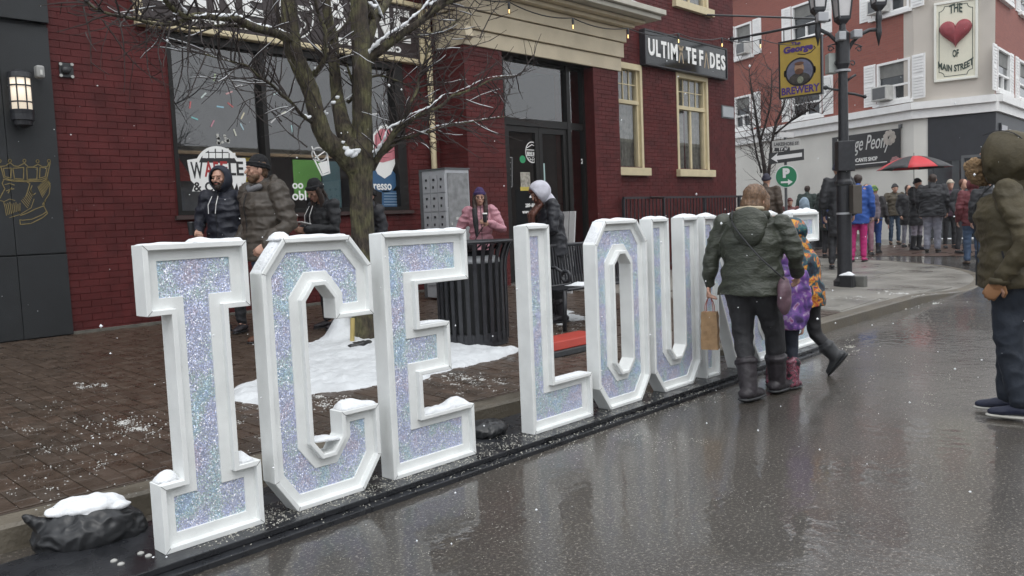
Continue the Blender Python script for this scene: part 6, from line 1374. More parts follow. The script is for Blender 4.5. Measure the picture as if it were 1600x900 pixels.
def person(lab, foot=None, top=None, az=75, H=None, pos=None, group=None, detail=1, look=None, nod=0, lean=0, width=1.0, fat=1.0, arms=None, legs=None,
           coat=None, hem=.47, puff=None, trous=None, tr_r=1.0, bw=1.22, shoe=None, boot=0, hair=None, hairm=None, hat=None, hood=None, hood_down=None, skin=None, beard=None, glasses=False, hs=1.0, curl=(.4, .4), coat2=None, flare=1.0, sole=None, hands=True, hoodopn=52, hback=1.15, hamp=.012):
    P = V(pos) if pos is not None else G(*foot)
    if H is None:
        d = math.hypot(P.x, P.y); r_ = ray(*top); k = d/math.hypot(r_.x, r_.y); H = (EYE.z+r_.z*k)-P.z
        if hood or hat: H -= .02
    M = rotm(az); s = H/1.75; skin = skin or M_SKIN; look = az if look is None else look
    Lf = lambda x, y, z: P+M@V((x*H, y*H, z*H))
    ln = math.tan(R(lean))
    def Lu(x, y, z): return Lf(x, y+max(0, z-.5)*ln, z)
    t = thing('person', lab, 'person', P, group)
    sh = .105*width; A = {'elL': (-sh-.035, -.02, .64), 'wrL': (-sh-.03, .05, .50), 'elR': (sh+.035, -.02, .64), 'wrR': (sh+.03, .05, .50)}
    A.update(arms or {})
    Lg = {'knL': (-.055, .012, .285), 'anL': (-.06, -.01, .045), 'knR': (.055, .012, .285), 'anR': (.06, -.01, .045), 'ftL': None, 'ftR': None}; Lg.update(legs or {})
    J = {k: (Lu(*v)) for k, v in A.items()}; J['shL'] = Lu(-sh, 0, .80); J['shR'] = Lu(sh, 0, .80); pel = Lu(0, 0, .52); che = Lu(0, .005, .72); nec = Lu(0, .008, .835); 
    hc = Lu(0, .02, .835)+ (rotm(look, nod) @ V((0, .01*s, .118*s*hs))); Mh = rotm(look, nod); hq = s*hs
    for k in ('knL', 'anL', 'knR', 'anR'): J[k] = Lf(*Lg[k])
    hips = {'L': Lf(-.05, 0, .50), 'R': Lf(.05, 0, .50)}
    fd = {}
    for q in 'LR':
        f = Lg['ft'+q]; fd[q] = (M@V(f)).normalized() if f else M@V((-.12 if q == 'L' else .12, 1, 0)).normalized()
    side = M@V((1, 0, 0)); vox = .0055 if detail >= 2 else (.010 if detail == 1 else .018)
    # ---- body, one continuous surface
    m = MB(); h = lambda x, y, z: hc+Mh@V((x*hq, y*hq, z*hq)); hn = 16
    m.ell(h(0, -.008, .022), (.075*hq, .094*hq, .094*hq), Mh); m.ell(h(0, .018, -.045), (.056*hq, .066*hq, .062*hq), Mh); m.ell(h(0, .052, -.088), (.026*hq, .026*hq, .022*hq), Mh)
    if detail >= 1:
        m.limb([h(0, .084, .012), h(0, .104, -.022)], [.008*hq, .0135*hq], 8); m.ell(h(0, .078, .028), (.05*hq, .014*hq, .011*hq), Mh); m.ell(h(0, .078, -.056), (.022*hq, .013*hq, .012*hq), Mh)
        for q in (-1, 1): m.ell(h(q*.076, -.005, -.012), (.009*hq, .02*hq, .03*hq), Mh); m.ell(h(q*.04, .062, -.02), (.02*hq, .018*hq, .018*hq), Mh)
    m.limb([hc+Mh@V((0, -.01, -.05))*hq, nec, Lu(0, -.005, .79)], [.052*s, .05*s, .055*s], 14)
    m.limb([pel, Lu(0, 0, .60), che, Lu(0, 0, .785)], [.13*s, .12*s, .145*s, .11*s], 16, side=side, flat=.62)
    m.limb([J['shL'], J['shR']], [.05*s, .05*s], 12)
    for q, th in (('L', 1), ('R', -1)):
        m.limb([J['sh'+q], J['el'+q], J['wr'+q]], [.046*s, .036*s, .024*s], 10)
        m.limb([hips[q], J['kn'+q], J['an'+q]], [.08*s, .052*s, .035*s], 12); m.limb([J['an'+q], J['an'+q]+fd[q]*.10*s+V((0, 0, -.028*s))], [.028*s, .018*s], 8)
        if hands:
            fa = (J['wr'+q]-J['el'+q]).normalized(); inn = (pel+V((0, 0, J['wr'+q].z-pel.z))-J['wr'+q]); inn = (inn-fa*inn.dot(fa)); inn = inn.normalized() if inn.length > .02 else side
            hand(m, J['wr'+q], fa, inn, (1 if q == 'L' else -1), s*1.0, curl[0 if q == 'L' else 1])
    meshobj('body', blob(m, vox, 1 if detail >= 2 else 1), skin, t, True)
    if detail >= 1 and not hood == 'closed':
        for q in (-1, 1): e = MB(); e.ell(h(q*.031, .080, -.001), (.0115*hq, .007*hq, .006*hq), Mh, 10, 6); e.build('eye', M_EYE, t, smooth=True)
        e = MB(); e.ell(h(0, .087, -.056), (.02*hq, .008*hq, .0055*hq), Mh, 12, 6); e.build('mouth', M_LIP, t, smooth=True)
        e = MB()
        for q in (-1, 1): e.limb([h(q*.014, .086, .021), h(q*.045, .076, .023)], [.0035*hq, .0025*hq], 6)
        e.build('eyebrows', hairm or M_DHAIR, t, smooth=True)
    if beard:
        e = MB(); e.ell(h(0, .045, -.082), (.045*hq, .046*hq, .04*hq), Mh); e.ell(h(0, .025, -.06), (.064*hq, .055*hq, .045*hq), Mh); e.limb([h(-.028, .083, -.047), h(0, .094, -.040), h(.028, .083, -.047)], [.008*hq]*3, 8)
        meshobj('beard', blob(e, .006, 1, lambda co: nz3(co, 90, .003)), hairm or M_DHAIR, t, True)
    if glasses:
        e = MB()
        for q in (-1, 1): c_ = [h(q*.034+.024*math.cos(R(a)), .095, .0+.018*math.sin(R(a))) for a in range(0, 361, 30)]; e.tube(c_, .0022*hq, 6, cap=False); e.tube([h(q*.058, .094, .004), h(q*.078, 0, .006)], .002*hq, 5)
        e.tube([h(-.01, .097, .002), h(.01, .097, .002)], .002*hq, 5); e.build('glasses', M_IRON, t)
    # ---- trousers
    if trous:
        e = MB(); e.ell(Lf(0, -.004, .515), (.128*s*fat, .10*s*fat, .10*s), M)
        for q in 'LR':
            k = J['kn'+q]; a = J['an'+q]; low = a+(k-a)*.12 if not boot else a+(k-a)*.3
            e.limb([hips[q]+V((0, 0, .02)), hips[q].lerp(k, .5), k, k.lerp(low, .5), low], [.088*s*tr_r*fat, .078*s*tr_r, .064*s*tr_r, .058*s*tr_r, .054*s*tr_r], 14)
        meshobj('trousers', blob(e, max(.008, vox*1.1), 2, lambda co: .020*s*(.2-np.abs(nz3(co*np.array([1, 1, 1.3]), 8, 1, 3)))+nz3(co, 26, .003*s)), trous, t, True)
    # ---- shoes
    for q in 'LR':
        a = J['an'+q]; f = fd[q]; up = V((0, 0, 1)); up = (up-f*up.dot(f)).normalized(); sd = f.cross(up)
        e = MB(); b = 1.0 if not boot else bw
        e.limb([a-f*.045*s-up*.022*s, a+f*.03*s-up*.018*s, a+f*.10*s-up*.034*s, a+f*.155*s-up*.04*s], [.042*s*b, .044*s*b, .040*s*b, .032*s*b], 12, side=sd, flat=.8)
        if boot: k = J['kn'+q]; e.limb([a, a+(k-a)*boot], [.056*s*bw/1.22, .068*s*bw/1.22], 14); e.tube([a+(k-a)*(boot-.03), a+(k-a)*(boot+.05)], .074*s*bw/1.22, 14)
        o = meshobj('boot' if boot else 'shoe', blob(e, max(.007, vox), 2, lambda co: nz3(co, 30, .003)), shoe or M_BLACKPL, t, True)
        e = MB(); e.limb([a-f*.055*s-up*.062*s, a+f*.05*s-up*.064*s, a+f*.16*s-up*.062*s], [.040*s*b, .043*s*b, .036*s*b], 14, side=sd, flat=.32); e.build('sole', sole or M_BLACKPL, o, smooth=True)
    # ---- coat
    if coat:
        e = MB(); w_ = .165*s*width*fat
        zs = [hem, hem+(.60-hem)*.5, .62, .72, .785]; rs_ = [w_*flare, w_*(.97+.03*flare), w_*.93, w_*1.02, w_*.80]
        e.tube([Lu(0, 0, z) for z in zs+[.80]], [q_*1.0 for q_ in rs_]+[.09*s], 24, side=side, flat=.74); e.limb([J['shL']+V((0, 0, -.01)), J['shR']+V((0, 0, -.01))], [.070*s]*2, 14); e.limb([Lu(0, -.01, .80), Lu(0, 0, .845)], [.085*s, .062*s], 14)
        fl = (1.16 if width > 1 else 1.02) if puff else 1.0
        for q in 'LR': e.limb([J['sh'+q], J['sh'+q].lerp(J['el'+q], .5), J['el'+q], J['el'+q].lerp(J['wr'+q], .5), J['wr'+q]-(J['wr'+q]-J['el'+q])*.06], [.078*s*fl, .076*s*fl, .068*s*fl, .060*s*fl, .046*s*fl], 14)
        if hood_down: e.ell(Lu(0, -.055, .825), (.12*s, .075*s, .09*s), M); e.ell(Lu(0, -.075, .79), (.10*s, .05*s, .09*s), M)
        arm = [(J['sh'+q], J['el'+q], 0) for q in 'LR']+[(J['el'+q], J['wr'+q], (J['el'+q]-J['sh'+q]).length) for q in 'LR']
        cx_, cy_ = pel.x, pel.y
        def disp(co, arm=arm, s=s, zh=P.z+hem*H):
            n = len(co); best = np.full(n, .105*s); ph = co[:, 2].copy()
            for a, b, off in arm:
                a_ = np.array(a); ab = np.array(b)-a_; L_ = np.linalg.norm(ab); tt = np.clip(((co-a_)@ab)/L_**2, 0, 1); d = np.linalg.norm(co-(a_+tt[:, None]*ab), axis=1); k = d < best; best[k] = d[k]; ph[k] = off+tt[k]*L_
            out = nz3(co*np.array([1, 1, 1.8]), 7, .016*s)+.022*s*(.2-np.abs(nz3(co*np.array([1, 1, 2.2]), 6.5, 1, 7)))+nz3(co, 24, .004*s)
            if puff:
                wob = nz3(co, 5, .012); out = out+puff[1]*(np.abs(np.sin(np.pi*(ph+wob)/puff[0]))**.6-.6)
            return out
        meshobj('coat', blob(e, max(.008, vox*1.15), 3, disp), coat, t, True)
        if detail >= 1 and not lab.startswith('woman in dark green'):
            e = MB(); zl_ = [Lu(0, 0, z)+M@V((0, rr*.74+.004, 0)) for z, rr in zip(zs, rs_)]; zl_.append(Lu(0, .0, .84)+M@V((0, .062*s, 0)))
            e.tube(smooth_pts(zl_, 4), .0045*s, 6); e.build('zip', M_BLACKPL, t)
    if hair == 'long':
        e = MB(); e.ell(h(0, -.022, .03), (.087*hq, .092*hq, .092*hq), Mh); e.limb([h(0, -.05, 0), h(0, -.07, -.10), h(0, -.06, -.2)], [.078*hq, .075*hq, .05*hq], 14, side=side, flat=.55)
        for q in (-1, 1): e.limb([h(q*.068, .01, .03), h(q*.08, .015, -.07), h(q*.075, .05, -.19), h(q*.06, .07, -.30)], [.03*hq, .032*hq, .033*hq, .018*hq], 10)
        meshobj('hair', blob(e, max(.006, vox), 2, lambda co: nz3(co*np.array([3, 3, .6]), 26, .007)), hairm or M_DHAIR, t, True)
    elif hair == 'short':
        e = MB(); e.ell(h(0, -.022, .032), (.084*hq, .092*hq, .092*hq), Mh); e.ell(h(0, -.05, -.03), (.066*hq, .045*hq, .05*hq), Mh); meshobj('hair', blob(e, max(.006, vox), 1, lambda co: nz3(co, 60, .006)), hairm or M_DHAIR, t, True)
    elif hair == 'bob':
        e = MB(); e.ell(h(0, -.022, .03), (.094*hq, .102*hq, .098*hq), Mh); e.limb([h(0, -.045, .02), h(0, -.052, -.06), h(0, -.045, -.125)], [.085*hq, .088*hq, .062*hq], 16, side=side, flat=.75)
        for q in (-1, 1): e.limb([h(q*.07, .02, .03), h(q*.082, .02, -.04), h(q*.08, .02, -.11)], [.03*hq, .034*hq, .022*hq], 10)
        meshobj('hair', blob(e, .006, 2, lambda co: nz3(co*np.array([3, 3, .5]), 24, .008)), hairm or M_BHAIR, t, True)
    if hat:
        M2 = Mh @ Matrix.Rotation(R(12), 3, 'X'); e = MB(); dome(e, h(0, -.014, .012), M2, .084*hq, .101*hq, .135*hq, .0); c_ = [h(0, -.014, .012)+M2@V((.084*hq*math.cos(a*math.pi/12), .101*hq*math.sin(a*math.pi/12), .016*hq)) for a in range(25)]; e.tube(c_, .011*hq, 8, cap=False); c_ = [q_+Mh@V((0, 0, .022*hq)) for q_ in c_]; e.tube(c_, .011*hq, 8, cap=False)
        meshobj('hat', blob(e, max(.006, vox), 2, lambda co: nz3(co, 40, .004)), hat, t, True)
    if hood:
        hm = hood if hood != 'closed' else coat; e = MB(); hood_shell(e, h(0, -.012, .0), Mh, hq, opn=hoodopn, back=hback); e.limb([h(0, -.05, -.10), Lu(0, -.02, .80)], [.075*hq, .09*hq], 14)
        me = e.mesh('hood'); me.validate(); co = np.empty(len(me.vertices)*3); me.vertices.foreach_get('co', co); co = co.reshape(-1, 3); co += ((nz3(co, 11, hamp)+hamp*.9*(.2-np.abs(nz3(co, 7, 2, 3))))[:, None])*np.array([1, 1, .8]); me.vertices.foreach_set('co', co.ravel()); me.update(); meshobj('hood', me, hm, t, True)
    PEOPLE.append(t); return t, dict(J=J, Lu=Lu, Lf=Lf, h=h, M=M, s=s, H=H, P=P, Mh=Mh, hq=hq)
def cup(lab, c, r_, h_, m_, lid=None, cat='cup'):
    t = thing('cup', lab, cat, c); e = MB(); e.lathe(c, [(r_*.78, 0), (r_, h_)], 18); e.build('cup_body', m_, t, smooth=False); e = MB(); e.lathe(V(c)+V((0, 0, h_)), [(r_*1.04, 0), (r_*1.04, .008), (r_*.9, .016), (r_*.85, .018)], 18); e.build('lid', lid or M_BLACKPL, t); return t

# --- woman in the dark green quilted coat, back to the viewer
def quilt_mat(name, col, pitch=.03):
    m = mat(name, col, .5, var=.3, vs=14); n = m.node_tree; N = n.nodes.new; L = n.links.new; b = n.nodes['Principled BSDF']
    g_ = N('ShaderNodeNewGeometry'); w_ = N('ShaderNodeTexWave'); w_.wave_type = 'BANDS'; w_.bands_direction = 'Z'; w_.inputs['Scale'].default_value = .314/pitch*1.15; w_.inputs['Distortion'].default_value = 9; w_.inputs['Detail'].default_value = 4; w_.inputs['Detail Scale'].default_value = 2.5
    L(g_.outputs['Position'], w_.inputs['Vector']); t2 = N('ShaderNodeTexNoise'); t2.inputs['Scale'].default_value = 55; L(g_.outputs['Position'], t2.inputs['Vector'])
    a = N('ShaderNodeMath'); a.operation = 'ADD'; L(w_.outputs['Fac'], a.inputs[0]); L(t2.outputs['Fac'], a.inputs[1])
    bu = N('ShaderNodeBump'); bu.inputs['Strength'].default_value = .5; bu.inputs['Distance'].default_value = .0028; L(a.outputs[0], bu.inputs['Height']); L(bu.outputs[0], b.inputs['Normal']); return m
M_GRNQ = quilt_mat('green_quilted_coat', (.036, .041, .029)); M_PANT = cloth('black_trousers', (.020, .020, .023)); M_NAVYP = cloth('navy_trousers', (.014, .018, .03)); M_JEAN = cloth('blue_jeans', (.05, .085, .15), var=.3, vs=8); M_LJEAN = cloth('pale_jeans', (.25, .26, .31), var=.25, vs=8)
M_BOOT = mat('dark_boot', (.022, .018, .022), .5, var=.4, vs=25, bump=.4, bs=50)
gp = G(1178, 622)
w1, W1 = person('woman in dark green quilted coat seen from behind, carrying a brown paper bag', pos=gp, top=(1190, 277), az=80, detail=2, lean=4, look=95, nod=14, width=1.22, fat=1.24, flare=1.1, hem=.475, coat=M_GRNQ, trous=M_PANT, tr_r=1.28, shoe=M_BOOT, boot=.5, bw=1.5, hair='bob', hairm=M_BHAIR,
    arms={'elL': (-.188, -.01, .645), 'wrL': (-.20, .0, .515), 'elR': (.19, .01, .65), 'wrR': (.17, .12, .56)}, legs={'anL': (.0, -.07, .05), 'knL': (-.045, .0, .29), 'anR': (.065, .15, .05), 'knR': (.07, .10, .29), 'ftL': (.25, 1, 0), 'ftR': (.2, 1, 0)}, curl=(.9, .5))
e = MB(); Lu = W1['Lu']; e.ell(Lu(.01, -.085, .80), (.135, .06, .11), W1['M']); e.ell(Lu(.015, -.10, .76), (.115, .05, .10), W1['M']); e.limb([Lu(-.07, -.03, .835), Lu(0, -.07, .835), Lu(.07, -.03, .835)], [.035]*3, 10)
meshobj('hood', blob(e, .009, 3, lambda co: nz3(co, 12, .014)), M_GRNQ, w1, True)
e = MB(); e.limb([Lu(-.055, -.035, .862), Lu(0, -.062, .866), Lu(.055, -.035, .862)], [.017]*3, 10); meshobj('collar_lining', blob(e, .006, 2), cloth('cream_fleece', (.42, .36, .26)), w1, True)
e = MB(); st_ = [Lu(-.075, -.05, .855), Lu(-.05, -.115, .80), Lu(0, -.142, .74), Lu(.07, -.146, .66), Lu(.125, -.12, .60), Lu(.16, -.06, .55)]; e.tube(smooth_pts(st_, 6), .009, 6, flat=.5); e.build('strap', M_PANT, w1, smooth=True)
pu = Lu(.15, -.03, .475); hb_ = thing('handbag', 'dusty mauve handbag hanging at the right hip of the woman in green', 'handbag', pu); e = MB(); e.ell(pu, (.05, .07, .13), W1['M']); e.ell(pu+V((0, 0, .06)), (.04, .055, .08), W1['M']); meshobj('bag', blob(e, .008, 3, lambda co: nz3(co, 14, .014)), cloth('mauve_leather', (.13, .075, .095), .5), hb_, True)
hL_ = W1['J']['wrL']+V((0, 0, -.085)); pbc = onX(1109, 515, hL_.x-.0); pbp = V((hL_.x, hL_.y, 0)); zt_ = onX(1109, 487, hL_.x).z; zb2 = onX(1109, 545, hL_.x).z
pbg = thing('paper_bag', 'small brown kraft paper bag with twisted handles held by the woman in green', 'paper bag', V((hL_.x, hL_.y, zb2))); Mb = rotm(72); hw2 = 13.5*5.95/FPX*1.0; dp = .045
def bx8(c, M_, hx, hy, z0, z1, tx=1.0): return [c+M_@V((a*hx, b*hy, 0))+V((0, 0, z0)) for a, b in ((-1, -1), (1, -1), (1, 1), (-1, 1))]+[c+M_@V((a*hx*tx, b*hy*.75, 0))+V((0, 0, z1)) for a, b in ((-1, -1), (1, -1), (1, 1), (-1, 1))]
e = MB(); e.hexa(bx8(pbp, Mb, hw2, dp, zb2, zt_, .94)); me = e.mesh('sack'); bmx = bmesh.new(); bmx.from_mesh(me); bmesh.ops.subdivide_edges(bmx, edges=bmx.edges, cuts=7, use_grid_fill=True)
for v in bmx.verts: v.co += V((noise.noise(v.co*22)*.006, noise.noise(v.co*22+V((7, 0, 0)))*.006, 0))
bmx.to_mesh(me); bmx.free(); meshobj('sack', me, mat('kraft_paper', (.30, .19, .10), .75, var=.15, vs=18, bump=.2), pbg)
for q in (-1, 1):
    e = MB(); a = pbp+Mb@V((-hw2*.45, q*.025, 0)); b = pbp+Mb@V((hw2*.45, q*.025, 0)); e.tube(smooth_pts([V((a.x, a.y, zt_-.01)), V((a.x, a.y, zt_+.05)), V((hL_.x, hL_.y, hL_.z+.005)), V((b.x, b.y, zt_+.05)), V((b.x, b.y, zt_-.01))], 4), .003, 6); e.build('handle', mat('red_cord', (.35, .1, .08), .7, var=0), pbg)

# --- the two children
M_TIE = ramp_mat('purple_tie_dye', [(.28, (.03, .015, .06)), (.42, (.11, .06, .24)), (.50, (.20, .07, .32)), (.56, (.42, .34, .50)), (.62, (.30, .04, .20)), (.70, (.08, .06, .24))], 11, .6, bump=.3, distortion=.6)
M_FLAME = ramp_mat('dark_patterned_jacket', [(.34, (.012, .014, .024)), (.43, (.012, .04, .07)), (.49, (.02, .13, .12)), (.53, (.40, .08, .02)), (.58, (.62, .34, .04)), (.63, (.40, .04, .02)), (.69, (.02, .04, .12))], 13, .6, bump=.3, distortion=.8)
M_PBOOT = ramp_mat('pink_patterned_boot', [(.44, (.01, .01, .014)), (.50, (.28, .05, .09)), (.55, (.02, .02, .025)), (.62, (.30, .14, .18))], 30, .6)
M_FBOOT = cloth('grey_rubber_boot', (.03, .032, .035), .5)
kp = G(1226, 604)
person('smaller child in a purple tie dye jacket and pink patterned boots', pos=kp, top=(1236, 382), az=85, detail=1, lean=6, look=88, nod=22, width=1.2, fat=1.3, hem=.42, coat=M_TIE, hood='closed', hs=1.18, trous=M_NAVYP, tr_r=1.15, shoe=M_PBOOT, boot=.55, bw=1.75, arms={'elR': (.15, .03, .60), 'wrR': (.13, .03, .44), 'elL': (-.15, .03, .62), 'wrL': (-.16, .1, .52)}, legs={'anL': (-.085, -.02, .05), 'anR': (.075, -.06, .05)}, curl=(.4, .5))
kp2 = G(1262, 588); 
person('taller child in a dark orange and teal patterned hooded jacket stepping with one heel raised', pos=(kp2.x, kp2.y, 0), H=1.30, az=-12, detail=1, lean=8, look=0, nod=12, width=1.15, fat=1.38, hem=.44, coat=M_FLAME, hood='closed', hs=1.12, trous=M_PANT, tr_r=1.15, shoe=M_FBOOT, boot=.45, bw=1.6, arms={'elR': (.15, .0, .62), 'wrR': (.13, .08, .50)}, legs={'knL': (-.05, .13, .30), 'anL': (-.05, .13, .05), 'knR': (.05, -.04, .26), 'anR': (.055, -.16, .12), 'ftR': (0, .62, -.78)}, curl=(.4, .4))

# --- man at the right edge in a khaki parka
mp = G(1583, 652); M_KH = cloth('khaki_parka', (.058, .046, .022), .7, .45, 45, .2, 8)
m1, W3 = person('man at the right edge in a khaki hooded parka and navy trainers', pos=mp, top=(1590, 203), az=-8, look=18, detail=2, lean=3, hback=1.5, hamp=.03, width=1.2, fat=1.34, flare=1.02, hem=.47, hands=True, coat=M_KH, hood=M_KH, hoodopn=58, hs=1.22, trous=cloth('blue_black_trousers', (.016, .022, .034)), tr_r=1.3, shoe=cloth('navy_trainer', (.012, .016, .04), .6), sole=mat('white_sole', (.45, .44, .40), .6), beard=True,
    arms={'elL': (-.19, -.06, .63), 'wrL': (-.175, .03, .50), 'elR': (.17, -.02, .63), 'wrR': (.15, .03, .5)}, legs={'anL': (-.05, -.03, .05), 'anR': (.06, .02, .05), 'ftL': (0, 1, 0), 'ftR': (.0, 1, 0)}, curl=(.6, .6))
e = MB(); h = W3['h']; hq_ = W3['hq']
for k in range(26):
    t = math.pi*(1.02+.96*k/25); e.ell(h(.088*math.cos(t), .082+.02*abs(math.sin(k*2.1)), -.01+.095*math.sin(t)), (.027*hq_, .036*hq_, .027*hq_))
meshobj('fur_trim', blob(e, .006, 1, lambda co: nz3(co, 70, .012)), mat('tan_fur', (.26, .17, .09), .9, var=.4, vs=60, bump=1, bs=150), m1, True)
e = MB()
for fx in (-.045, .045): e.tube([h(fx*(1+.2*math.sin(R(a))), -.012-.155*math.cos(R(a))*-1*-1, .135*math.sin(R(a))) for a in range(10, 125, 12)], .003, 5)
e.build('hood_seam', M_PANT, m1)
e = MB(); gw = W3['J']['wrL']; fa_ = (gw-W3['J']['elL']).normalized(); hand(e, gw-fa_*.01, fa_, W3['M']@V((1, 0, 0)), 1, 1.22, .6); e.limb([gw-fa_*.05, gw+fa_*.02], [.04, .036], 12); meshobj('glove', blob(e, .005, 1), mat('tan_glove', (.30, .15, .07), .7, var=.2), m1, True)
e = MB(); zz0 = W3['P'].z+.47*W3['H']; Lu3 = W3['Lu']; e.tube([Lu3(-.155, .02, .60), Lu3(-.16, .0, .50)], .006, 6); e.build('pocket_seam', M_PANT, m1)
e = MB(); Js = W3['J']
for q in 'L': e.tube([Js['wr'+q]+V((0, 0, .02)), Js['wr'+q]+V((0, 0, -.015))], .056, 14)
e.build('cuff', M_KH, m1, smooth=True)

# --- man in the brown puffer and black beanie
M_BRP = cloth('brown_grey_puffer', (.075, .062, .050), .5, .25, 40); bp_ = G(426, 536)
m2, W4 = person('tall man in a brown grey puffer jacket and black beanie', pos=bp_, top=(408, 233), az=-92, look=-78, detail=2, width=1.3, fat=1.22, hem=.44, coat=M_BRP, puff=(.125, .010), hat=cloth('black_knit', (.012, .012, .014), .9), hairm=M_BHAIR, hair='short', beard=True, trous=M_JEAN, shoe=mat('brown_boot', (.10, .04, .022), .55, var=.2), boot=.2, arms={'elL': (-.19, -.02, .62), 'wrL': (-.15, .10, .52), 'elR': (.19, -.03, .62), 'wrR': (.15, .10, .5)}, curl=(.6, .6), hood_down=True)
e = MB(); Lu = W4['Lu']; e.limb([Lu(-.05, .05, .815), Lu(0, .075, .80), Lu(.05, .05, .815)], [.032]*3, 10); meshobj('hoodie_collar', blob(e, .008, 2), cloth('grey_hoodie', (.17, .17, .18)), m2, True)
# --- man in navy hooded jacket
np_ = onY(356, 400, 8.35); pz = walk_z(np_.x, 8.35)
m3, W5 = person('bearded man in a navy hooded jacket holding a dark cup', pos=(np_.x, 8.35, pz), top=(342, 250), az=-118, look=-125, detail=2, width=1.1, fat=1.15, hem=.44, coat=cloth('navy_jacket', (.012, .014, .024), .6), hood=cloth('navy_hood', (.014, .018, .032), .7), beard=True, hair='short', trous=M_PANT, shoe=M_BOOT, arms={'elR': (.16, .02, .64), 'wrR': (.08, .165, .60), 'elL': (-.17, -.02, .63), 'wrL': (-.15, .08, .52)}, curl=(.4, .8), hoodopn=48)
c = W5['J']['wrR']; cup('dark takeaway cup in the hand of the man in navy', c+W5['M']@V((.0, .085, -.03)), .035, .12, mat('dark_cup', (.02, .022, .025), .4))
e = MB(); Lu = W5['Lu']
for q in (-1, 1): e.tube([Lu(q*.02, .085, .80), Lu(q*.026, .118, .75), Lu(q*.022, .125, .70)], .0035, 6)
e.build('drawstrings', M_TXT, m3)
# --- girl reading her phone, black beanie
gp_ = onY(513, 400, 7.7)
m4, W6 = person('young woman in black jacket and black beanie looking down at her hands', pos=(gp_.x, 7.7, walk_z(gp_.x, 7.7)), top=(490, 270), az=-88, look=-95, nod=26, detail=2, lean=3, width=1.1, fat=1.15, hem=.46, coat=cloth('black_jacket', (.020, .021, .024), .6), hat=MC['black_knit'], hair='long', skin=M_SKIN2, trous=M_PANT, shoe=M_BOOT, arms={'elR': (.16, .02, .65), 'wrR': (.045, .17, .655), 'elL': (-.15, .03, .65), 'wrL': (-.05, .17, .65)}, curl=(.7, .7))
c = W6['Lu'](.02, .215, .69); cup('red paper cup held by the young woman in the black beanie', c, .05, .085, mat('red_cup', (.55, .02, .02), .4, var=.03), M_TXT)
ph_ = W6['Lu'](-.03, .18, .68); e = MB(); e.hexa([ph_+W6['M']@V(q) for q in ((-.06, -.07, 0), (.06, -.07, .0), (.06, .05, .03), (-.06, .05, .03), (-.06, -.07, .012), (.06, -.07, .012), (.06, .05, .042), (-.06, .05, .042))]); o = e.build('paper_tray', M_TXT, bevel=.004); tag(o, 'white paper tray held by the young woman in the black beanie', 'tray')
e = MB(); Lu = W6['Lu']
for q in (-1, 1): e.tube([Lu(q*.02, .09, .80), Lu(q*.03, .125, .74), Lu(q*.03, .13, .66)], .0035, 6)
e.build('drawstrings', M_TXT, m4)
# --- person behind the trunk
bp3 = onY(584, 400, 8.3)
person('person in a dark jacket mostly hidden behind the tree trunk', pos=(bp3.x, 8.3, walk_z(bp3.x, 8.3)), H=1.62, az=-80, detail=1, coat=cloth('dark_navy_jacket', (.014, .015, .02), .6), hat=MC['black_knit'], trous=M_PANT, width=1.05)
# --- woman in pink
M_PINK = cloth('pink_puffer', (.44, .21, .25), .5, .2, 40, .08); pk_ = onY(753, 400, 7.55)
m5, W7 = person('woman in a pink puffer jacket and purple beanie with glasses, holding a cup', pos=(pk_.x, 7.55, walk_z(pk_.x, 7.55)), top=(748, 287), az=218, look=222, nod=3, detail=2, width=.90, fat=1.16, hem=.46, coat=M_PINK, puff=(.11, .008), hat=cloth('purple_knit', (.045, .025, .09), .9), hair='long', glasses=True, trous=M_PANT, shoe=M_BOOT, arms={'elL': (-.17, .03, .64), 'wrL': (-.045, .15, .69), 'elR': (.17, -.02, .63), 'wrR': (.15, .06, .51)}, curl=(.8, .4))
cup('small dark cup held up by the woman in pink', W7['Lu'](-.015, .185, .70), .03, .10, MC['dark_cup'], M_TXT)
e = MB(); Lu = W7['Lu']; e.tube(smooth_pts([Lu(-.05, .10, .81), Lu(-.04, .14, .72), Lu(.03, .145, .62), Lu(.09, .13, .52)], 5), .012, 6, flat=.5); e.limb([Lu(.06, .135, .80), Lu(.055, .155, .70), Lu(.05, .15, .60)], [.03, .035, .02], 8); e.build('dark_scarf', M_PANT, m5, smooth=True)
# --- person in the white hood
wp_ = G(872, 503)
m6, W8 = person('person with a white hood and long brown hair, head bowed, in a dark jacket', pos=wp_, top=(852, 272), az=-55, look=-62, nod=34, detail=2, lean=7, width=1.1, fat=1.15, hem=.46, coat=cloth('black_blue_jacket', (.012, .013, .018), .55), hood=cloth('white_sweat_hood', (.50, .50, .56), .8), hoodopn=50, hair=None, hairm=mat('red_brown_hair', (.10, .035, .022), .5, var=.4, vs=50), trous=M_PANT, shoe=M_BOOT, boot=.4, arms={'elR': (.16, .03, .64), 'wrR': (.05, .14, .62), 'elL': (-.16, .03, .64), 'wrL': (-.04, .15, .61)}, curl=(.6, .6))

e = MB(); h = W8['h']; Lu = W8['Lu']; e.ell(h(0, .03, .065), (.07, .065, .035), W8['Mh'])
for q in (-1, 1): e.limb([h(q*.055, .055, .05), h(q*.062, .06, -.03), h(q*.05, .075, -.12), Lu(q*.04, .13, .74), Lu(q*.035, .14, .66)], [.018, .024, .03, .034, .016], 10)
meshobj('hair', blob(e, .007, 2, lambda co: nz3(co*np.array([3, 3, .6]), 26, .008)), MC['red_brown_hair'], m6, True)

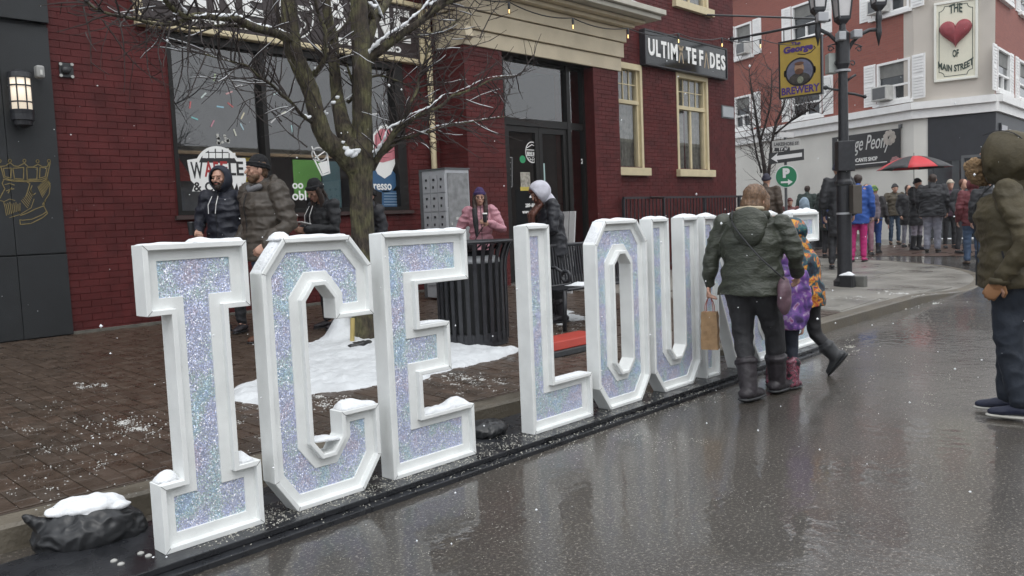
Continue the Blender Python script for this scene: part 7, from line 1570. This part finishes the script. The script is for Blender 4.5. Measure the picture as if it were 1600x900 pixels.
# --- the crowd at the crossing
CG = 'people gathered on the far side of the crossing'
def C_(n, c, r=.7): return cloth(n, c, r, .3, 30)
BL_ = C_('crowd_black', (.022, .023, .027)); 
def crowd(lab, px, fy, ty, az, **kw): return person(lab, foot=(px, fy), top=(px, ty), az=az, detail=kw.pop('detail', 0), group=CG, fat=kw.pop('fat', 1.15), width=kw.pop('width', 1.08), **kw)
crowd('person in a black coat standing right behind the lamp post', 1311, 421, 248, 70, width=.92, fat=1.0, coat=BL_, hem=.3, trous=BL_, hat=C_('blue_black_knit', (.02, .025, .05)))
crowd('woman in a royal blue coat and bright pink trousers beside the lamp post', 1341, 409, 268, 80, coat=C_('royal_blue_coat', (.02, .075, .30)), hem=.42, trous=C_('hot_pink_trousers', (.45, .02, .16)), tr_r=1.05, shoe=C_('pink_boot', (.4, .03, .14)), hair='short', fat=1.2)
crowd('child in a grey coat, blue snow trousers and a green striped hat', 1366, 396, 288, 85, coat=C_('charcoal_coat', (.035, .033, .035)), trous=C_('bright_blue_snow_trousers', (.02, .06, .22)), tr_r=1.2, hat=ramp_mat('green_striped_hat', [(.4, (.02, .02, .02)), (.5, (.30, .42, .05)), (.6, (.05, .12, .05))], 9), shoe=BL_, boot=.4, hs=1.1, arms={'wrR': (.17, .1, .42), 'elR': (.16, .03, .58)})
crowd('man in an olive brown jacket and blue jeans reaching out one arm', 1398, 382, 284, 235, coat=C_('olive_brown_jacket', (.075, .062, .042)), hem=.47, trous=C_('dark_jeans', (.035, .06, .10)), hat=BL_, beard=None, shoe=C_('brown_shoe', (.08, .05, .03)), arms={'elR': (.20, .02, .64), 'wrR': (.26, .06, .49)}, detail=1)
crowd('person in a black coat with a fur trimmed hood under the umbrella', 1432, 391, 275, 200, coat=BL_, hem=.34, trous=C_('pale_lilac_trousers', (.22, .2, .24)), hat=BL_, hood_down=True, shoe=BL_, boot=.6, arms={'elR': (.14, .05, .66), 'wrR': (.05, .13, .70)})
crowd('broad person in a black jacket and pale grey trousers seen from behind', 1457, 395, 268, 80, coat=BL_, hem=.45, trous=M_LJEAN, tr_r=1.25, hair='short', shoe=C_('dark_boot_b', (.03, .025, .02)), fat=1.38, width=1.2, detail=1)
crowd('woman in a plum coat and cream hat holding something at her waist', 1484, 388, 277, 235, coat=C_('plum_coat', (.06, .03, .05)), hem=.45, trous=BL_, hat=C_('cream_hat', (.42, .37, .30)), arms={'elR': (.15, .04, .64), 'wrR': (.04, .15, .60), 'elL': (-.15, .04, .64), 'wrL': (-.04, .15, .60)})
crowd('man with brown hair in a dark jacket behind the woman in maroon', 1503, 396, 276, 210, coat=BL_, trous=BL_, hair='short', hairm=C_('auburn_hair', (.12, .045, .03)))
crowd('person in a maroon hooded coat and blue jeans seen from behind', 1520, 414, 273, 60, coat=C_('maroon_coat', (.13, .028, .035)), hem=.44, trous=M_JEAN, tr_r=1.15, hood=MC['maroon_coat'], shoe=C_('brown_boot_b', (.07, .045, .03)), detail=1)
crowd('person in a black padded coat with blue jeans and white shoes', 1543, 421, 268, 70, coat=BL_, hem=.42, trous=M_JEAN, tr_r=1.1, hat=BL_, shoe=C_('white_shoe', (.4, .4, .38)), detail=1)
crowd('person in a green coat with a pale blue backpack by the pale wall', 1262, 382, 287, 80, coat=C_('dark_green_coat', (.02, .035, .03)), trous=BL_, hair='short')
bkp = PEOPLE[-1]; P_ = bkp.location; e = MB(); Mq = rotm(80); e.ell(V(P_)+Mq@V((-.04, -.19, 1.22)), (.17, .10, .27), Mq); bpk = thing('backpack', 'pale blue backpack on the person in the green coat', 'backpack', V(P_)+V((-.1, 0, 1.2))); meshobj('bag', blob(e, .02, 2, lambda co: nz3(co, 9, .02)), C_('pale_blue_bag', (.26, .34, .42)), bpk, True)
crowd('person in a red brown coat low behind the last letter', 1235, 400, 306, 230, coat=C_('red_brown_coat', (.13, .04, .04)), trous=BL_, hat=MC['red_brown_coat'])
crowd('person in a dark green coat left of the lamp post', 1296, 402, 281, 90, coat=C_('bottle_green_coat', (.02, .03, .028)), hem=.35, trous=BL_, hair='short', hood_down=True, hairm=C_('grey_brown_hair', (.10, .08, .06)))
crowd('person in a deep blue hooded coat directly left of the lamp post', 1308, 410, 283, 60, coat=C_('deep_blue_coat', (.02, .035, .11)), hem=.4, trous=BL_, hood=MC['deep_blue_coat'])
crowd('person in a dark beanie behind the head of the woman in green', 1199, 410, 267, 80, coat=C_('brown_coat', (.06, .042, .03)), trous=BL_, hat=C_('navy_beanie', (.02, .02, .04)), detail=0)
crowd('figure in black half hidden between the two groups under the umbrella', 1418, 386, 286, 220, coat=BL_, trous=M_LJEAN, hair='short', hem=.35)
crowd('person with grey hood beyond the child in the striped hat', 1354, 399, 284, 240, coat=C_('grey_lilac_coat', (.12, .10, .12)), trous=C_('pale_pink_trousers', (.3, .16, .2)), hair='short')
# umbrella
uc = onX(1428, 262, G(1428, 391).x-.3); UR = 49*((uc-EYE).length)/FPX; um = thing('umbrella', 'large red and black umbrella held over the crowd', 'umbrella', uc); n = 8
M_UR = mat('umbrella_red', (.50, .025, .035), .5, var=.05); M_UB = mat('umbrella_black', (.02, .02, .022), .5, var=.1)
for k in range(n):
    a0, a1 = 2*math.pi*k/n+.15, 2*math.pi*(k+1)/n+.15; vs = []; N1, N2 = 6, 4
    for i in range(N1+1):
        q = i/N1
        for j in range(N2+1):
            a = a0+(a1-a0)*j/N2; sc2 = 1-.10*math.sin(math.pi*j/N2)*q; z = UR*.36*(1-q**1.9)-.02; vs.append(uc+V((math.cos(a)*UR*q*sc2, math.sin(a)*UR*q*sc2, z+.0*q)))
    e = MB(); e.add(vs, [(i*(N2+1)+j, (i+1)*(N2+1)+j, (i+1)*(N2+1)+j+1, i*(N2+1)+j+1) for i in range(N1) for j in range(N2)]); o = e.build('canopy_panel', M_UR if k % 2 == 0 else M_UB, um, smooth=True); so_ = o.modifiers.new('s', 'SOLIDIFY'); so_.thickness = .004
    e = MB(); e.tube([uc+V((0, 0, UR*.3)), uc+V((math.cos(a0)*UR*.5, math.sin(a0)*UR*.5, UR*.24)), uc+V((math.cos(a0)*UR, math.sin(a0)*UR, -.03))], .004, 4); e.build('rib', M_GREYD, um)
e = MB(); e.tube([uc+V((0, 0, -.75)), uc+V((0, 0, UR*.42))], .008, 8); e.build('shaft', M_GREYD, um)

# ------------------------------------------------------------------ falling snow
rg = random.Random(99); vs = []; fs = []
for k in range(430):
    d = rg.uniform(.9, 1)**.5*rg.choice([1.6, 2.2, 3, 4, 5, 6.5, 8, 10]); r_ = ray(rg.uniform(-30, 1630), rg.uniform(-20, 880)); p = EYE+r_*d*rg.uniform(.8, 1.2)
    if p.z < .12 or p.y > 8.9: continue
    s = rg.uniform(.0010, .0034); k0 = len(vs)
    for q in ((1, 0, 0), (-1, 0, 0), (0, 1, 0), (0, -1, 0), (0, 0, 1), (0, 0, -1)): vs.append(tuple(p+V(q)*s*rg.uniform(.7, 1.2)))
    fs += [tuple(k0+i for i in f) for f in ((0, 2, 4), (2, 1, 4), (1, 3, 4), (3, 0, 4), (2, 0, 5), (1, 2, 5), (3, 1, 5), (0, 3, 5))]
me = bpy.data.meshes.new('falling_snow'); me.from_pydata(vs, [], fs); me.update(); o = meshobj('falling_snow', me, M_SNOW); tag(o, label='snowflakes falling through the air over the street', kind='stuff')

# ------------------------------------------------------------------ the air: light snow haze
hz = MB(); hz.box((-31, -25, -1.2), (91, 61, 11.6)); o = hz.build('haze', [])
m = bpy.data.materials.new('haze_air'); m.use_nodes = True; n = m.node_tree; n.nodes.clear(); pv = n.nodes.new('ShaderNodeVolumePrincipled'); pv.inputs['Color'].default_value = (.93, .95, .97, 1); pv.inputs['Density'].default_value = .0006; pv.inputs['Anisotropy'].default_value = .2
om = n.nodes.new('ShaderNodeOutputMaterial'); n.links.new(pv.outputs[0], om.inputs['Volume']); o.data.materials.append(m); tag(o, label='pale snowy haze filling the street', kind='stuff')
